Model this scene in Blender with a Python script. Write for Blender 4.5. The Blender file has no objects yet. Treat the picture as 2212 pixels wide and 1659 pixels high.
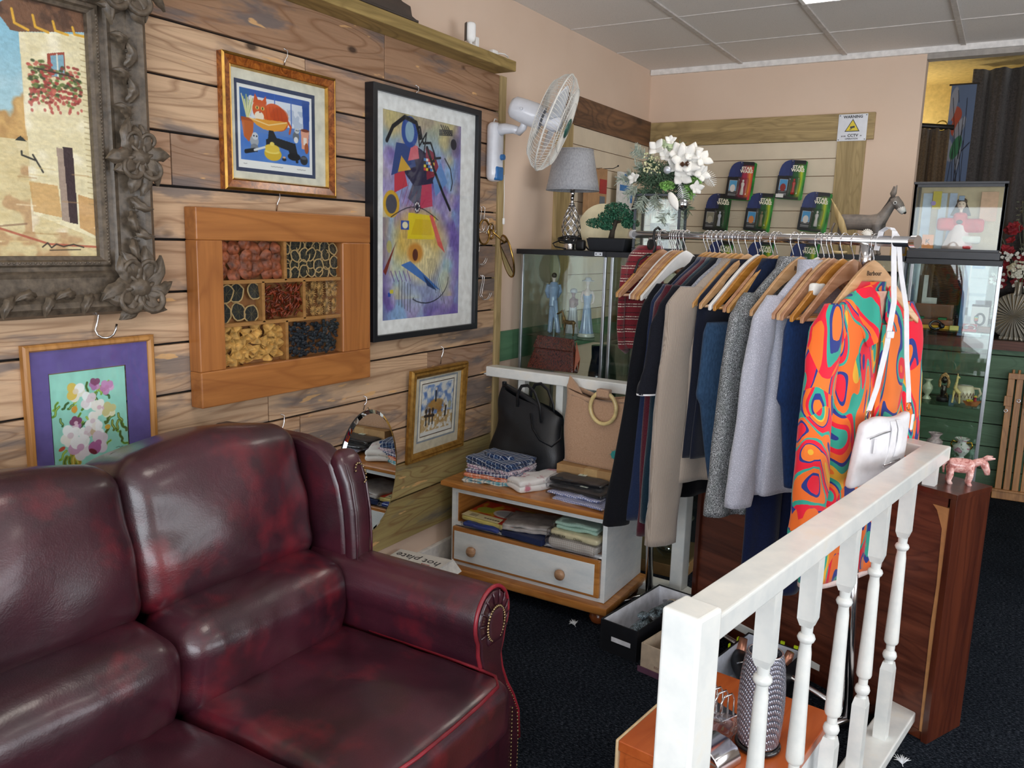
import bpy, math, random
import numpy as np
from mathutils import Matrix, Vector, noise as mnoise
random.seed(7); rng = np.random.default_rng(11)
PI = math.pi; C = bpy.context.scene.collection; SC = bpy.context.scene

# ---------------------------------------------------------------- camera
H = 1.55
_yaw, _pit, _rol = math.radians(-30.7123), math.radians(9.8784), math.radians(-1.6523)
F_ = Vector((math.sin(_yaw)*math.cos(_pit), math.cos(_yaw)*math.cos(_pit), -math.sin(_pit)))
r_ = Vector((math.cos(_yaw), -math.sin(_yaw), 0)); d_ = F_.cross(r_)
R_ = r_*math.cos(_rol) + d_*math.sin(_rol); D_ = -r_*math.sin(_rol) + d_*math.cos(_rol)
cd = bpy.data.cameras.new('camera'); cam = bpy.data.objects.new('camera', cd); C.objects.link(cam)
cam.matrix_world = Matrix(((R_.x, -D_.x, -F_.x, 0), (R_.y, -D_.y, -F_.y, 0), (R_.z, -D_.z, -F_.z, H), (0, 0, 0, 1)))
cd.sensor_width = 36; cd.lens = 1775.5/2212*36; cd.clip_start = .02; SC.camera = cam
# ---------------------------------------------------------------- world, window daylight, exposure
SC.view_settings.view_transform = 'Standard'; SC.view_settings.look = 'None'; SC.view_settings.gamma = 1
SC.view_settings.exposure = 0.14; SC.view_settings.use_curve_mapping = False
w = bpy.data.worlds.new('world'); SC.world = w; w.use_nodes = True
w.node_tree.nodes['Background'].inputs[0].default_value = (.80, .90, 1.0, 1)
w.node_tree.nodes['Background'].inputs[1].default_value = 0.9
def area(name, loc, size, power, rot, col=(1, 1, 1), sy=None):
    l = bpy.data.lights.new(name, 'AREA'); l.energy = power; l.color = col; l.shape = 'RECTANGLE'; l.size = size; l.size_y = sy or size
    o = bpy.data.objects.new(name, l); C.objects.link(o); o.location = loc; o.rotation_euler = rot; return o
area('daylight_front_window', (.5, -1.93, 1.50), 4.4, 175, (math.radians(102), 0, 0), (.84, .92, 1.0), 2.2)
area('side_fill_light', (3.25, 1.9, 1.50), 3.4, 95, (math.radians(108), 0, math.radians(90)), (.86, .93, 1.0), 2.1)  # added area light before the solid right wall, tilted up to brighten the ceiling
LAMP_K = 7.0     # the ceiling panels' glow
# ---------------------------------------------------------------- helpers
def lin(c):
    if isinstance(c, str): c = [int(c[i:i+2], 16)/255 for i in (0, 2, 4)]
    return tuple((x/12.92 if x <= .04045 else ((x+.055)/1.055)**2.4) for x in c[:3])
def lin4(c): return lin(c)+(1,)
class MB:
    def __init__(s): s.V = []; s.F = []; s.MI = []; s.mi = 0; s.T = Matrix(); s.n = 0
    def add(s, vs, fs, mi=None):
        b = s.n
        T = s.T
        s.V.extend([tuple(T @ Vector(v)) for v in vs]); s.n += len(vs)
        s.F.extend([tuple(i+b for i in f) for f in fs]); s.MI.extend([s.mi if mi is None else mi]*len(fs)); return s
    def box(s, x0, y0, z0, x1, y1, z1):
        return s.add([(x0,y0,z0),(x1,y0,z0),(x1,y1,z0),(x0,y1,z0),(x0,y0,z1),(x1,y0,z1),(x1,y1,z1),(x0,y1,z1)],
                     [(3,2,1,0),(4,5,6,7),(0,1,5,4),(1,2,6,5),(2,3,7,6),(3,0,4,7)])
    def cbox(s, c, h): return s.box(c[0]-h[0],c[1]-h[1],c[2]-h[2],c[0]+h[0],c[1]+h[1],c[2]+h[2])
    def tube(s, pts, r, n=8, closed=False, cap=True, flat=1.0):
        pts = [Vector(p) for p in pts]; m = len(pts); rs = r if isinstance(r, (list, tuple)) else [r]*m
        vs = []; up = None
        for i, p in enumerate(pts):
            a = pts[(i-1) % m] if (closed or i > 0) else p; b = pts[(i+1) % m] if (closed or i < m-1) else p
            t = (b-a).normalized() if (b-a).length > 1e-9 else Vector((0,0,1))
            if up is None:
                up = Vector((0,0,1)) if abs(t.z) < .9 else Vector((1,0,0))
            u = (up - t*up.dot(t)); u = u.normalized() if u.length > 1e-6 else t.orthogonal().normalized()
            v = t.cross(u); up = u
            for k in range(n):
                a_ = 2*PI*k/n; vs.append(p + u*math.cos(a_)*rs[i] + v*math.sin(a_)*rs[i]*flat)
        fs = []
        for i in range(m if closed else m-1):
            for k in range(n):
                j = (i+1) % m; fs.append((i*n+k, i*n+(k+1) % n, j*n+(k+1) % n, j*n+k))
        if cap and not closed: fs += [tuple(range(n))[::-1], tuple((m-1)*n+k for k in range(n))]
        return s.add(vs, fs)
    def cyl(s, a, b, r, n=16, r2=None): return s.tube([a, b], [r, r if r2 is None else r2], n)
    def lathe(s, prof, n=24, c=(0,0,0), sx=1, sy=1, cap=True):
        vs = [(c[0]+p[0]*math.cos(2*PI*k/n)*sx, c[1]+p[0]*math.sin(2*PI*k/n)*sy, c[2]+p[1]) for p in prof for k in range(n)]
        fs = [(i*n+k, i*n+(k+1) % n, (i+1)*n+(k+1) % n, (i+1)*n+k) for i in range(len(prof)-1) for k in range(n)]
        if cap: fs += [tuple(range(n))[::-1], tuple((len(prof)-1)*n+k for k in range(n))]
        return s.add(vs, fs)
    def prism(s, poly, a, b, ax='y'):
        n = len(poly)
        f = {'y': lambda p, t: (p[0], t, p[1]), 'z': lambda p, t: (p[0], p[1], t), 'x': lambda p, t: (t, p[0], p[1])}[ax]
        vs = [f(p, a) for p in poly] + [f(p, b) for p in poly]
        return s.add(vs, [tuple(range(n)), tuple(range(2*n-1, n-1, -1))] + [(i, i+n, (i+1) % n+n, (i+1) % n) for i in range(n)])
    def sphere(s, c, r, n=12, m=8):
        r = r if isinstance(r, (tuple, list)) else (r, r, r)
        vs = [(c[0], c[1], c[2]-r[2])] + [(c[0]+r[0]*math.sin(PI*i/m)*math.cos(2*PI*k/n), c[1]+r[1]*math.sin(PI*i/m)*math.sin(2*PI*k/n), c[2]-r[2]*math.cos(PI*i/m)) for i in range(1, m) for k in range(n)] + [(c[0], c[1], c[2]+r[2])]
        fs = [(0, 1+(k+1) % n, 1+k) for k in range(n)]
        fs += [(1+(i-1)*n+k, 1+(i-1)*n+(k+1) % n, 1+i*n+(k+1) % n, 1+i*n+k) for i in range(1, m-1) for k in range(n)]
        L = 1+(m-1)*n; fs += [(L, L-n+k, L-n+(k+1) % n) for k in range(n)]
        return s.add(vs, fs)
    def grid(s, fn, nu, nv, cu=False, cv=False):
        U = nu if cu else nu+1; Vn = nv if cv else nv+1
        vs = [fn(i/nu, j/nv) for j in range(Vn) for i in range(U)]
        fs = [(j*U+i, j*U+(i+1) % U, ((j+1) % Vn)*U+(i+1) % U, ((j+1) % Vn)*U+i) for j in range(nv) for i in range(nu)]
        return s.add(vs, fs)
    def rbox(s, c, h, r, n=14, bulge=(0, 0, 0), warp=None):
        """a soft box: half sizes h, corner radius r, bulge per axis"""
        c = Vector(c); h = Vector(h); base = {}
        vs = []; fs = []
        def g(t):   # denser near the edges
            return math.sin(t*PI/2)*.55+t*.45
        for ax in range(3):
            for sg in (-1, 1):
                idx = {}
                for i in range(n+1):
                    for j in range(n+1):
                        p = [0, 0, 0]; p[ax] = sg; p[(ax+1) % 3] = g(-1+2*i/n); p[(ax+2) % 3] = g(-1+2*j/n)
                        key = tuple(round(x, 5) for x in p)
                        if key not in base:
                            q = Vector((p[0]*h.x, p[1]*h.y, p[2]*h.z))
                            ic = Vector([max(-(h[k]-r), min(h[k]-r, q[k])) for k in range(3)])
                            dd = q-ic; q2 = ic + (dd.normalized()*r if dd.length > 1e-9 else dd)
                            u = [q2[k]/h[k] for k in range(3)]
                            for k in range(3):
                                a, b = u[(k+1) % 3], u[(k+2) % 3]
                                q2[k] += (1 if u[k] > 0 else -1)*abs(u[k])*bulge[k]*max(0, 1-a*a)*max(0, 1-b*b)
                            if warp: q2 = Vector(warp(q2, u))
                            base[key] = len(vs); vs.append(tuple(c+q2))
                        idx[i, j] = base[key]
                for i in range(n):
                    for j in range(n):
                        f = (idx[i, j], idx[i+1, j], idx[i+1, j+1], idx[i, j+1]); fs.append(f if sg > 0 else f[::-1])
        return s.add(vs, fs)
WM = {}
def build(name, mb, mats, parent=None, smooth=False, bevel=0, sub=0, world=False, solid=0, seg=2, auto=None):
    V = mb.V
    if world and parent is not None:
        inv = WM[parent.name].inverted(); V = [tuple(inv @ Vector(v)) for v in V]
    me = bpy.data.meshes.new(name); me.from_pydata(V, [], mb.F)
    for m in (mats if isinstance(mats, (list, tuple)) else [mats]): me.materials.append(m)
    if max(mb.MI or [0]) > 0: me.polygons.foreach_set('material_index', mb.MI)
    me.polygons.foreach_set('use_smooth', [bool(smooth)]*len(me.polygons)); me.update()
    o = bpy.data.objects.new(name, me); C.objects.link(o)
    if parent is not None: o.parent = parent; WM[o.name] = WM[parent.name]
    else: WM[o.name] = Matrix()
    if solid: q = o.modifiers.new('s', 'SOLIDIFY'); q.thickness = solid; q.offset = 0
    if bevel: q = o.modifiers.new('b', 'BEVEL'); q.width = bevel; q.segments = seg; q.limit_method = 'ANGLE'; q.angle_limit = math.radians(35); q.harden_normals = False
    if sub: q = o.modifiers.new('u', 'SUBSURF'); q.levels = q.render_levels = sub
    if auto: 
        me.polygons.foreach_set('use_smooth', [True]*len(me.polygons)); me.set_sharp_from_angle(angle=math.radians(auto))
    return o
def thing(name, label, cat, loc=(0, 0, 0), rz=0, group=None, rot=None):
    o = bpy.data.objects.new(name, None); o.empty_display_size = .05; C.objects.link(o); o.location = loc; o.rotation_euler = rot or (0, 0, rz)
    o['label'] = label; o['category'] = cat
    if group: o['group'] = group
    WM[o.name] = Matrix.Translation(Vector(loc)) @ o.rotation_euler.to_matrix().to_4x4(); return o
def tag(o, label, cat, group=None, kind=None):
    o['label'] = label; o['category'] = cat
    if group: o['group'] = group
    if kind: o['kind'] = kind
    return o
def struct(name, mb, mat, **k):
    o = build(name, mb, mat, **k)
    if o.parent is None: o['kind'] = 'structure'
    return o
def dup(root, loc=None, rot=None, label=None, group=None, mats=None):
    r = root.copy(); C.objects.link(r)
    if loc is not None: r.location = loc
    if rot is not None: r.rotation_euler = rot
    if label: r['label'] = label
    if group: r['group'] = group
    WM[r.name] = Matrix.Translation(r.location) @ r.rotation_euler.to_matrix().to_4x4()
    def rec(a, b):
        for ch in list(a.children):
            c = ch.copy(); C.objects.link(c); c.parent = b; WM[c.name] = WM[r.name]
            if mats and ch.data and ch.name.split('.')[0] in mats:
                c.data = ch.data.copy(); c.data.materials.clear(); c.data.materials.append(mats[ch.name.split('.')[0]])
            rec(ch, c)
    rec(root, r)
    if mats and root.data and '*' in mats: r.data = root.data.copy(); r.data.materials.clear(); r.data.materials.append(mats['*'])
    return r
# ---------------------------------------------------------------- materials
class NT:
    def __init__(s, name):
        s.m = bpy.data.materials.new(name); s.m.use_nodes = True; s.t = s.m.node_tree; s.n = s.t.nodes
        s.b = s.n['Principled BSDF']
    def node(s, ty, **k):
        n = s.n.new(ty)
        for a, v in k.items():
            if a.startswith('i_'): n.inputs[a[2:].replace('_', ' ')].default_value = v
            else: setattr(n, a, v)
        return n
    def link(s, a, b): s.t.links.new(a, b)
    def coord(s, scale=(1, 1, 1), kind='Object', add=None):
        tc = s.node('ShaderNodeTexCoord'); mp = s.node('ShaderNodeMapping'); mp.inputs['Scale'].default_value = scale
        src = tc.outputs[kind]
        if add is not None:
            ad = s.node('ShaderNodeVectorMath', operation='ADD'); s.link(src, ad.inputs[0]); s.link(add, ad.inputs[1]); src = ad.outputs[0]
        s.link(src, mp.inputs['Vector']); return mp.outputs[0]
    def noise(s, vec, scale=5, detail=3, rough=.55, dist=0):
        n = s.node('ShaderNodeTexNoise'); n.inputs['Scale'].default_value = scale; n.inputs['Detail'].default_value = detail
        n.inputs['Roughness'].default_value = rough; n.inputs['Distortion'].default_value = dist; s.link(vec, n.inputs['Vector']); return n.outputs['Fac']
    def ramp(s, fac, stops, interp='LINEAR'):
        r = s.node('ShaderNodeValToRGB'); cr = r.color_ramp; cr.interpolation = interp
        while len(cr.elements) < len(stops): cr.elements.new(.5)
        for e, (p, c) in zip(cr.elements, stops): e.position = p; e.color = lin4(c) if not isinstance(c, (int, float)) else (c, c, c, 1)
        s.link(fac, r.inputs[0]); return r.outputs[0]
    def mix(s, a, b, fac, mode='MIX'):
        m = s.node('ShaderNodeMix', data_type='RGBA', blend_type=mode)
        for sock, v in ((m.inputs[6], a), (m.inputs[7], b)):
            if isinstance(v, (tuple, list, str)): sock.default_value = lin4(v)
            else: s.link(v, sock)
        if isinstance(fac, (int, float)): m.inputs[0].default_value = fac
        else: s.link(fac, m.inputs[0])
        return m.outputs[2]
    def bump(s, h, strength=.3, dist=.01):
        b = s.node('ShaderNodeBump'); b.inputs['Strength'].default_value = strength; b.inputs['Distance'].default_value = dist
        s.link(h, b.inputs['Height']); s.link(b.outputs[0], s.b.inputs['Normal'])
    def col(s, c):
        if isinstance(c, (tuple, list, str)): s.b.inputs['Base Color'].default_value = lin4(c)
        else: s.link(c, s.b.inputs['Base Color'])
    def set(s, rough=.5, metal=0, spec=None, coat=0, sheen=0, trans=0, ior=None):
        b = s.b; b.inputs['Roughness'].default_value = rough; b.inputs['Metallic'].default_value = metal
        if spec is not None: b.inputs['Specular IOR Level'].default_value = spec
        if coat: b.inputs['Coat Weight'].default_value = coat; b.inputs['Coat Roughness'].default_value = .15
        if sheen: b.inputs['Sheen Weight'].default_value = sheen
        if trans: b.inputs['Transmission Weight'].default_value = trans
        if ior: b.inputs['IOR'].default_value = ior
_mc = {}
def M(c, rough=.5, metal=0, var=.06, nscale=30, bump=0, coat=0, name=None, sheen=0, spec=None, bscale=None):
    """plain surface with a little procedural variation"""
    key = (str(c), rough, metal, var, nscale, bump, coat, sheen, spec, bscale)
    if key in _mc: return _mc[key]
    t = NT(name or 'paint'); v = t.coord(); c = c if not isinstance(c, str) else [int(c[i:i+2], 16)/255 for i in (0, 2, 4)]
    f = t.noise(v, nscale, 3)
    if var: t.col(t.ramp(f, [(.3, [x*(1-var) for x in c]), (.7, [min(1, x*(1+var)) for x in c])]))
    else: t.col(tuple(c))
    if bump: t.bump(t.noise(v, bscale or nscale*4, 2), bump, .003)
    t.set(rough, metal, coat=coat, sheen=sheen, spec=spec); _mc[key] = t.m; return t.m
def wood(name, light, dark, axis=0, rough=.45, scale=1.0, knots=.0, coat=0, grain=26):
    t = NT(name); s = [grain*scale]*3; s[axis] = 1.6*scale; v = t.coord(tuple(s))
    g = t.noise(v, 1, 5, .65, .6)
    s2 = [7*scale]*3; s2[axis] = 1.2*scale; g2 = t.noise(t.coord(tuple(s2)), 1, 2, .5, 1.2)
    wv = t.node('ShaderNodeMath', operation='PINGPONG'); sc = t.node('ShaderNodeMath', operation='MULTIPLY'); sc.inputs[1].default_value = 9
    t.link(g2, sc.inputs[0]); t.link(sc.outputs[0], wv.inputs[0]); wv.inputs[1].default_value = .5
    c1 = t.ramp(g, [(.25, dark), (.62, light), (.9, [min(1, x*1.08) for x in ([int(light[i:i+2], 16)/255 for i in (0, 2, 4)] if isinstance(light, str) else light)])])
    c2 = t.mix(c1, dark, t.ramp(wv.outputs[0], [(.0, .55), (.25, 0.0)]))
    if knots:
        vo = t.node('ShaderNodeTexVoronoi'); s3 = [7*scale]*3; s3[axis] = 3*scale; t.link(t.coord(tuple(s3)), vo.inputs['Vector']); vo.inputs['Scale'].default_value = 1
        c2 = t.mix(c2, [x*.45 for x in ([int(dark[i:i+2], 16)/255 for i in (0, 2, 4)] if isinstance(dark, str) else dark)], t.ramp(vo.outputs['Distance'], [(.05, knots), (.12, 0.0)]))
    t.col(c2); t.bump(g, .12, .002); t.set(rough, coat=coat); return t.m
def glass(name='clear_glass', tint=(.93, .97, .95), refl=.10):
    t = NT(name); t.n.remove(t.b); out = t.n['Material Output']
    tr = t.node('ShaderNodeBsdfTransparent'); tr.inputs[0].default_value = (*tint, 1); gl = t.node('ShaderNodeBsdfGlossy'); gl.inputs['Roughness'].default_value = .02
    fr = t.node('ShaderNodeLayerWeight'); fr.inputs[0].default_value = .12
    mp = t.node('ShaderNodeMath', operation='MULTIPLY_ADD'); mp.inputs[1].default_value = .45; mp.inputs[2].default_value = refl*.4; t.link(fr.outputs['Fresnel'], mp.inputs[0])
    mx = t.node('ShaderNodeMixShader'); t.link(mp.outputs[0], mx.inputs[0]); t.link(tr.outputs[0], mx.inputs[1]); t.link(gl.outputs[0], mx.inputs[2]); t.link(mx.outputs[0], out.inputs[0]); return t.m
def emit(name, c, k):
    t = NT(name); t.b.inputs['Base Color'].default_value = lin4(c); t.b.inputs['Emission Color'].default_value = lin4(c); t.b.inputs['Emission Strength'].default_value = k; return t.m
def vcmat(name, rough=.6, bump=0, bs=200, coat=0):
    t = NT(name); a = t.node('ShaderNodeAttribute', attribute_name='Col'); t.link(a.outputs['Color'], t.b.inputs['Base Color'])
    if bump: t.bump(t.noise(t.coord(), bs, 3), bump, .002)
    t.set(rough, coat=coat); return t.m
def fabric(name, c, c2=None, scale=300, bump=.35, rough=.95, sheen=.3, var=.5, stretch=(1, 1, 1)):
    t = NT(name); v = t.coord(stretch); f = t.noise(v, scale, 2); c2 = c2 or [x*.7 for x in ([int(c[i:i+2], 16)/255 for i in (0, 2, 4)] if isinstance(c, str) else c)]
    t.col(t.ramp(f, [(.5-var/2, c2), (.5+var/2, c)])); t.bump(f, bump, .002); t.set(rough, sheen=sheen, spec=.15); return t.m
def text(name, body, size, mat, parent, loc, rot=(PI/2, 0, 0), extrude=.0004, align='CENTER', sx=1.0, bold=0, shear=0):
    """raised lettering turned into a mesh"""
    cu = bpy.data.curves.new(name, 'FONT'); cu.body = body; cu.size = size; cu.extrude = extrude; cu.align_x = align; cu.align_y = 'CENTER'; cu.offset = bold; cu.shear = shear; cu.resolution_u = 2
    tmp = bpy.data.objects.new('tmp', cu); C.objects.link(tmp); bpy.context.view_layer.update()
    me = bpy.data.meshes.new_from_object(tmp.evaluated_get(bpy.context.evaluated_depsgraph_get())); bpy.data.objects.remove(tmp)
    me.name = name; me.materials.clear(); me.materials.append(mat)
    o = bpy.data.objects.new(name, me); C.objects.link(o); o.parent = parent; o.location = loc; o.rotation_euler = rot; o.scale = (sx, 1, 1)
    return o
# ---------------------------------------------------------------- paint: pictures drawn on fine coloured meshes
def vnoise(h, w, sy, sx, seed=0, octv=3):
    g = np.random.default_rng(seed); out = np.zeros((h, w)); a = 1; tot = 0
    for k in range(octv):
        ny, nx = int(sy*2**k)+2, int(sx*2**k)+2; G = g.random((ny, nx))
        yy = np.linspace(0, ny-1.001, h); xx = np.linspace(0, nx-1.001, w); y0 = yy.astype(int); x0 = xx.astype(int)
        fy = (yy-y0)[:, None]; fx = (xx-x0)[None, :]; fy = fy*fy*(3-2*fy); fx = fx*fx*(3-2*fx)
        A = G[y0][:, x0]; B = G[y0][:, x0+1]; Cc = G[y0+1][:, x0]; D = G[y0+1][:, x0+1]
        out += a*((A*(1-fx)+B*fx)*(1-fy)+(Cc*(1-fx)+D*fx)*fy); tot += a; a *= .5
    return out/tot
def rgb(c): return np.array([int(c[i:i+2], 16)/255 for i in (0, 2, 4)]) if isinstance(c, str) else np.array(c, float)
class Canvas:
    def __init__(s, w, h, c='ffffff', asp=None):
        s.w, s.h = w, h; s.a = np.zeros((h, w, 3))+rgb(c); s.Y, s.X = np.mgrid[0:h, 0:w]; s.X = s.X/(w-1); s.Y = s.Y/(h-1); s.asp = asp or h/w; s.px = 1/w
    def blend(s, m, c, al=1):
        m = np.clip(m, 0, 1)[..., None]*al; s.a = s.a*(1-m)+(c if isinstance(c, np.ndarray) and c.ndim == 3 else rgb(c))*m
    def ell(s, cx, cy, rx, ry, c, al=1, soft=None, rot=0):
        dx = s.X-cx; dy = (s.Y-cy)*s.asp; ry_ = ry*s.asp; cr, sr = math.cos(rot), math.sin(rot)
        d = np.sqrt(((dx*cr+dy*sr)/rx)**2+((-dx*sr+dy*cr)/ry_)**2); k = soft or s.px/min(rx, ry_)*1.2
        s.blend((1-d)/k+.5, c, al)
    def poly(s, pts, c, al=1):
        m = np.zeros((s.h, s.w), bool); n = len(pts)
        for i in range(n):
            x0, y0 = pts[i]; x1, y1 = pts[(i+1) % n]
            if y0 == y1: continue
            cnd = ((y0 > s.Y) != (y1 > s.Y)) & (s.X < (x1-x0)*(s.Y-y0)/(y1-y0)+x0); m ^= cnd
        s.blend(m.astype(float), c, al)
    def line(s, pts, wd, c, al=1, soft=1.0):
        D = np.full((s.h, s.w), 9.)
        for (x0, y0), (x1, y1) in zip(pts[:-1], pts[1:]):
            vx, vy = x1-x0, (y1-y0)*s.asp; L = vx*vx+vy*vy+1e-12; px = s.X-x0; py = (s.Y-y0)*s.asp
            t = np.clip((px*vx+py*vy)/L, 0, 1); D = np.minimum(D, np.hypot(px-t*vx, py-t*vy))
        s.blend((wd/2-D)/(s.px*soft)+.5, c, al)
    def rect(s, x0, y0, x1, y1, c, al=1): s.blend(((s.X >= x0) & (s.X <= x1) & (s.Y >= y0) & (s.Y <= y1)).astype(float), c, al)
    def grain(s, k, sx=40, sy=40, seed=1): s.a = np.clip(s.a*(1+k*(vnoise(s.h, s.w, sy, sx, seed)[..., None]-.5)*2), 0, 1)
    def mesh(s, name, W, Hh, mat, parent, y=0, x0=None, z0=0, relief=0, seed=3):
        h, w = s.h, s.w; x0 = -W/2 if x0 is None else x0
        co = np.zeros((h, w, 3)); co[..., 0] = x0+s.X*W; co[..., 1] = y; co[..., 2] = z0+Hh*(1-s.Y)
        if relief: co[..., 1] -= relief*vnoise(h, w, h/5, w/5, seed, 2)
        i = np.arange(h*w).reshape(h, w); f = np.stack([i[1:, :-1], i[1:, 1:], i[:-1, 1:], i[:-1, :-1]], -1).reshape(-1, 4)
        me = bpy.data.meshes.new(name); me.vertices.add(h*w); me.vertices.foreach_set('co', co.reshape(-1)); nf = len(f)
        me.loops.add(nf*4); me.loops.foreach_set('vertex_index', f.reshape(-1)); me.polygons.add(nf)
        me.polygons.foreach_set('loop_start', np.arange(nf)*4); me.polygons.foreach_set('loop_total', np.full(nf, 4)); me.update(calc_edges=True)
        at = me.color_attributes.new('Col', 'FLOAT_COLOR', 'POINT'); a = np.clip(s.a, 0, 1); L = np.where(a <= .04045, a/12.92, ((a+.055)/1.055)**2.4)
        at.data.foreach_set('color', np.concatenate([L, np.ones((h, w, 1))], -1).reshape(-1).astype(np.float32)); me.materials.append(mat)
        o = bpy.data.objects.new(name, me); C.objects.link(o); o.parent = parent; return o
# ================================================================ the room
PINK = NT('pink_plaster'); _f = PINK.noise(PINK.coord(), 3, 4); PINK.col(PINK.ramp(_f, [(.3, 'e2c8b2'), (.7, 'e6cdb8')])); PINK.bump(PINK.noise(PINK.coord(), 60, 3), .08, .003); PINK.set(.85); PINK = PINK.m
def carpet():
    t = NT('charcoal_carpet'); f = t.noise(t.coord((1, 2.6, 1)), 85, 4, .8); g = t.noise(t.coord(), 3, 3)
    c = t.ramp(f, [(.38, '0b0e13'), (.52, '22272f'), (.62, '565c67')]); c = t.mix(c, '10131a', t.ramp(g, [(.4, 0.0), (.7, .35)]))
    # tile joints every half metre
    tc = t.node('ShaderNodeTexCoord'); sp = t.node('ShaderNodeSeparateXYZ'); t.link(tc.outputs['Object'], sp.inputs[0])
    wv = t.node('ShaderNodeTexWave', wave_type='BANDS', bands_direction='Y'); wv.inputs['Scale'].default_value = 60; wv.inputs['Distortion'].default_value = 3; wv.inputs['Detail'].default_value = 2
    t.link(tc.outputs['Object'], wv.inputs['Vector'])
    c = t.mix(c, '05070b', t.ramp(wv.outputs['Fac'], [(.1, .5), (.5, 0.0)]))
    t.col(c); t.bump(f, .8, .006); t.set(1.0, spec=.02); return t.m
def ceil_m():
    t = NT('mineral_ceiling_tile'); f = t.noise(t.coord(), 220, 2); v = t.node('ShaderNodeTexVoronoi'); v.inputs['Scale'].default_value = 45; t.link(t.coord(), v.inputs['Vector'])
    c = t.ramp(f, [(.3, 'e6e0da'), (.6, 'efe9e4')]); c = t.mix(c, '8c8681', t.ramp(v.outputs['Distance'], [(.06, .55), (.10, 0.0)])); t.col(c); t.bump(f, .2, .002); t.set(.95); return t.m
struct('floor', MB().box(-2.2, -2.05, -.05, 3.5, 7.4, 0), carpet())
struct('ceiling', MB().box(-2.2, -2.05, 2.66, 3.5, 5.35, 2.72), ceil_m())
tb = MB()
for k in range(-10, 4): 
    x = -.347-.6*k*-1 if False else -.347+.6*k
    if -2.13 < x < 3.4: tb.box(x-.012, -2, 2.652, x+.012, 5.24, 2.6605)
for k in range(0, 13):
    y = 4.69-.6*k
    if y > -2: tb.box(-2.13, y-.0035, 2.656, 3.4, y+.0035, 2.6605)
struct('trim_1', tb, M('cfc8c2', .6))
def ceiling_panel(x, y, lab):
    t = thing('ceiling_light', lab, 'ceiling light', (x, y, 2.645), group='square ceiling panels')
    build('frame', MB().box(-.297, -.297, 0, .297, -.28, .012).box(-.297, .28, 0, .297, .297, .012).box(-.297, -.28, 0, -.28, .28, .012).box(.28, -.28, 0, .297, .28, .012), M('f2f2f2', .4), t)
    build('diffuser', MB().box(-.28, -.28, .004, .28, .28, .010), emit('light_diffuser', 'fff6ea', LAMP_K), t)
ceiling_panel(-.647, 3.79, 'glowing square ceiling light panel nearest the clothes rail')
ceiling_panel(-.647, 1.39, 'glowing square ceiling light panel above the white banister')
ceiling_panel(1.753, 2.59, 'glowing square ceiling light panel over the aisle')
struct('trim_2', MB().box(-2.13, 5.225, 2.628, 3.4, 5.25, 2.66), M('eeeae6', .5))
# left wall: pink above and below one green board
GREEN = wood('green_board', '5f8a68', '4b7556', 1, .55, .8)
GREENX = wood('green_board_x', '5b7c61', '466249', 0, .55, .8, knots=.5)
struct('wall_left', MB().box(-2.25, -2.05, 0, -2.134, 7.3, 2.66), PINK)
struct('trim_3', MB().box(-2.134, 3.412, .957, -2.122, 5.25, 1.106), GREEN, bevel=.002)
struct('wall_back', MB().box(-2.134, 5.25, 0, -.52, 5.36, 2.66), PINK)
struct('trim_4', MB().box(-2.12, 5.238, .3, -.53, 5.25, 1.106), GREENX)
struct('wall_right', MB().box(3.4, -2.05, 0, 3.5, 7.3, 2.66), PINK)
struct('wall_front', MB().box(-2.2, -2.15, 0, 3.5, -2.05, 2.66), PINK)
struct('baseboard_left', MB().box(-2.134, -2, 0, -2.112, 5.24, .165), M('e9e7e2', .4), bevel=.004)
struct('baseboard_back', MB().box(-2.11, 5.232, 0, -.53, 5.25, .165), M('e9e7e2', .4), bevel=.004)
# reclaimed planks on the left wall
def plank_mat():
    t = NT('reclaimed_plank'); a = t.node('ShaderNodeAttribute', attribute_name='Col'); r = t.node('ShaderNodeAttribute', attribute_name='Rnd')
    sc = t.node('ShaderNodeVectorMath', operation='SCALE'); sc.inputs['Scale'].default_value = 60; t.link(r.outputs['Vector'], sc.inputs[0]); off = sc.outputs[0]
    g = t.noise(t.coord((20, 1.6, 34), add=off), 1, 6, .68, .5)
    ringn = t.noise(t.coord((3, .8, 6.5), add=off), 1, 1.5, .5, .8)
    m = t.node('ShaderNodeMath', operation='MULTIPLY'); m.inputs[1].default_value = 14; t.link(ringn, m.inputs[0]); pp = t.node('ShaderNodeMath', operation='PINGPONG'); pp.inputs[1].default_value = .5; t.link(m.outputs[0], pp.inputs[0])
    base = t.mix(a.outputs['Color'], (.44, .33, .24), t.ramp(g, [(.3, .55), (.55, .12), (.75, 0.0)]))
    base = t.mix(base, (.45, .29, .17), t.ramp(pp.outputs[0], [(0.0, .5), (.16, .0)]))
    pt = t.noise(t.coord((4, 1.3, 7), add=off), 1, 5, .62, .3)
    base = t.mix(base, (.37, .37, .39), t.ramp(pt, [(.52, 0.0), (.60, .68), (.8, .85)]))
    ch = t.noise(t.coord((9, 4.5, 22), add=off), 1, 3, .6)
    base = t.mix(base, (.86, .68, .46), t.ramp(ch, [(.66, 0.0), (.69, .8)]))
    vo = t.node('ShaderNodeTexVoronoi'); t.link(t.coord((1, 3.4, 7), add=off), vo.inputs['Vector']); vo.inputs['Scale'].default_value = 1
    base = t.mix(base, (.16, .11, .09), t.ramp(vo.outputs['Distance'], [(.05, .85), (.11, 0.0)]))
    t.col(base); t.bump(g, .25, .003); t.set(.6, spec=.3); return t.m
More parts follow.
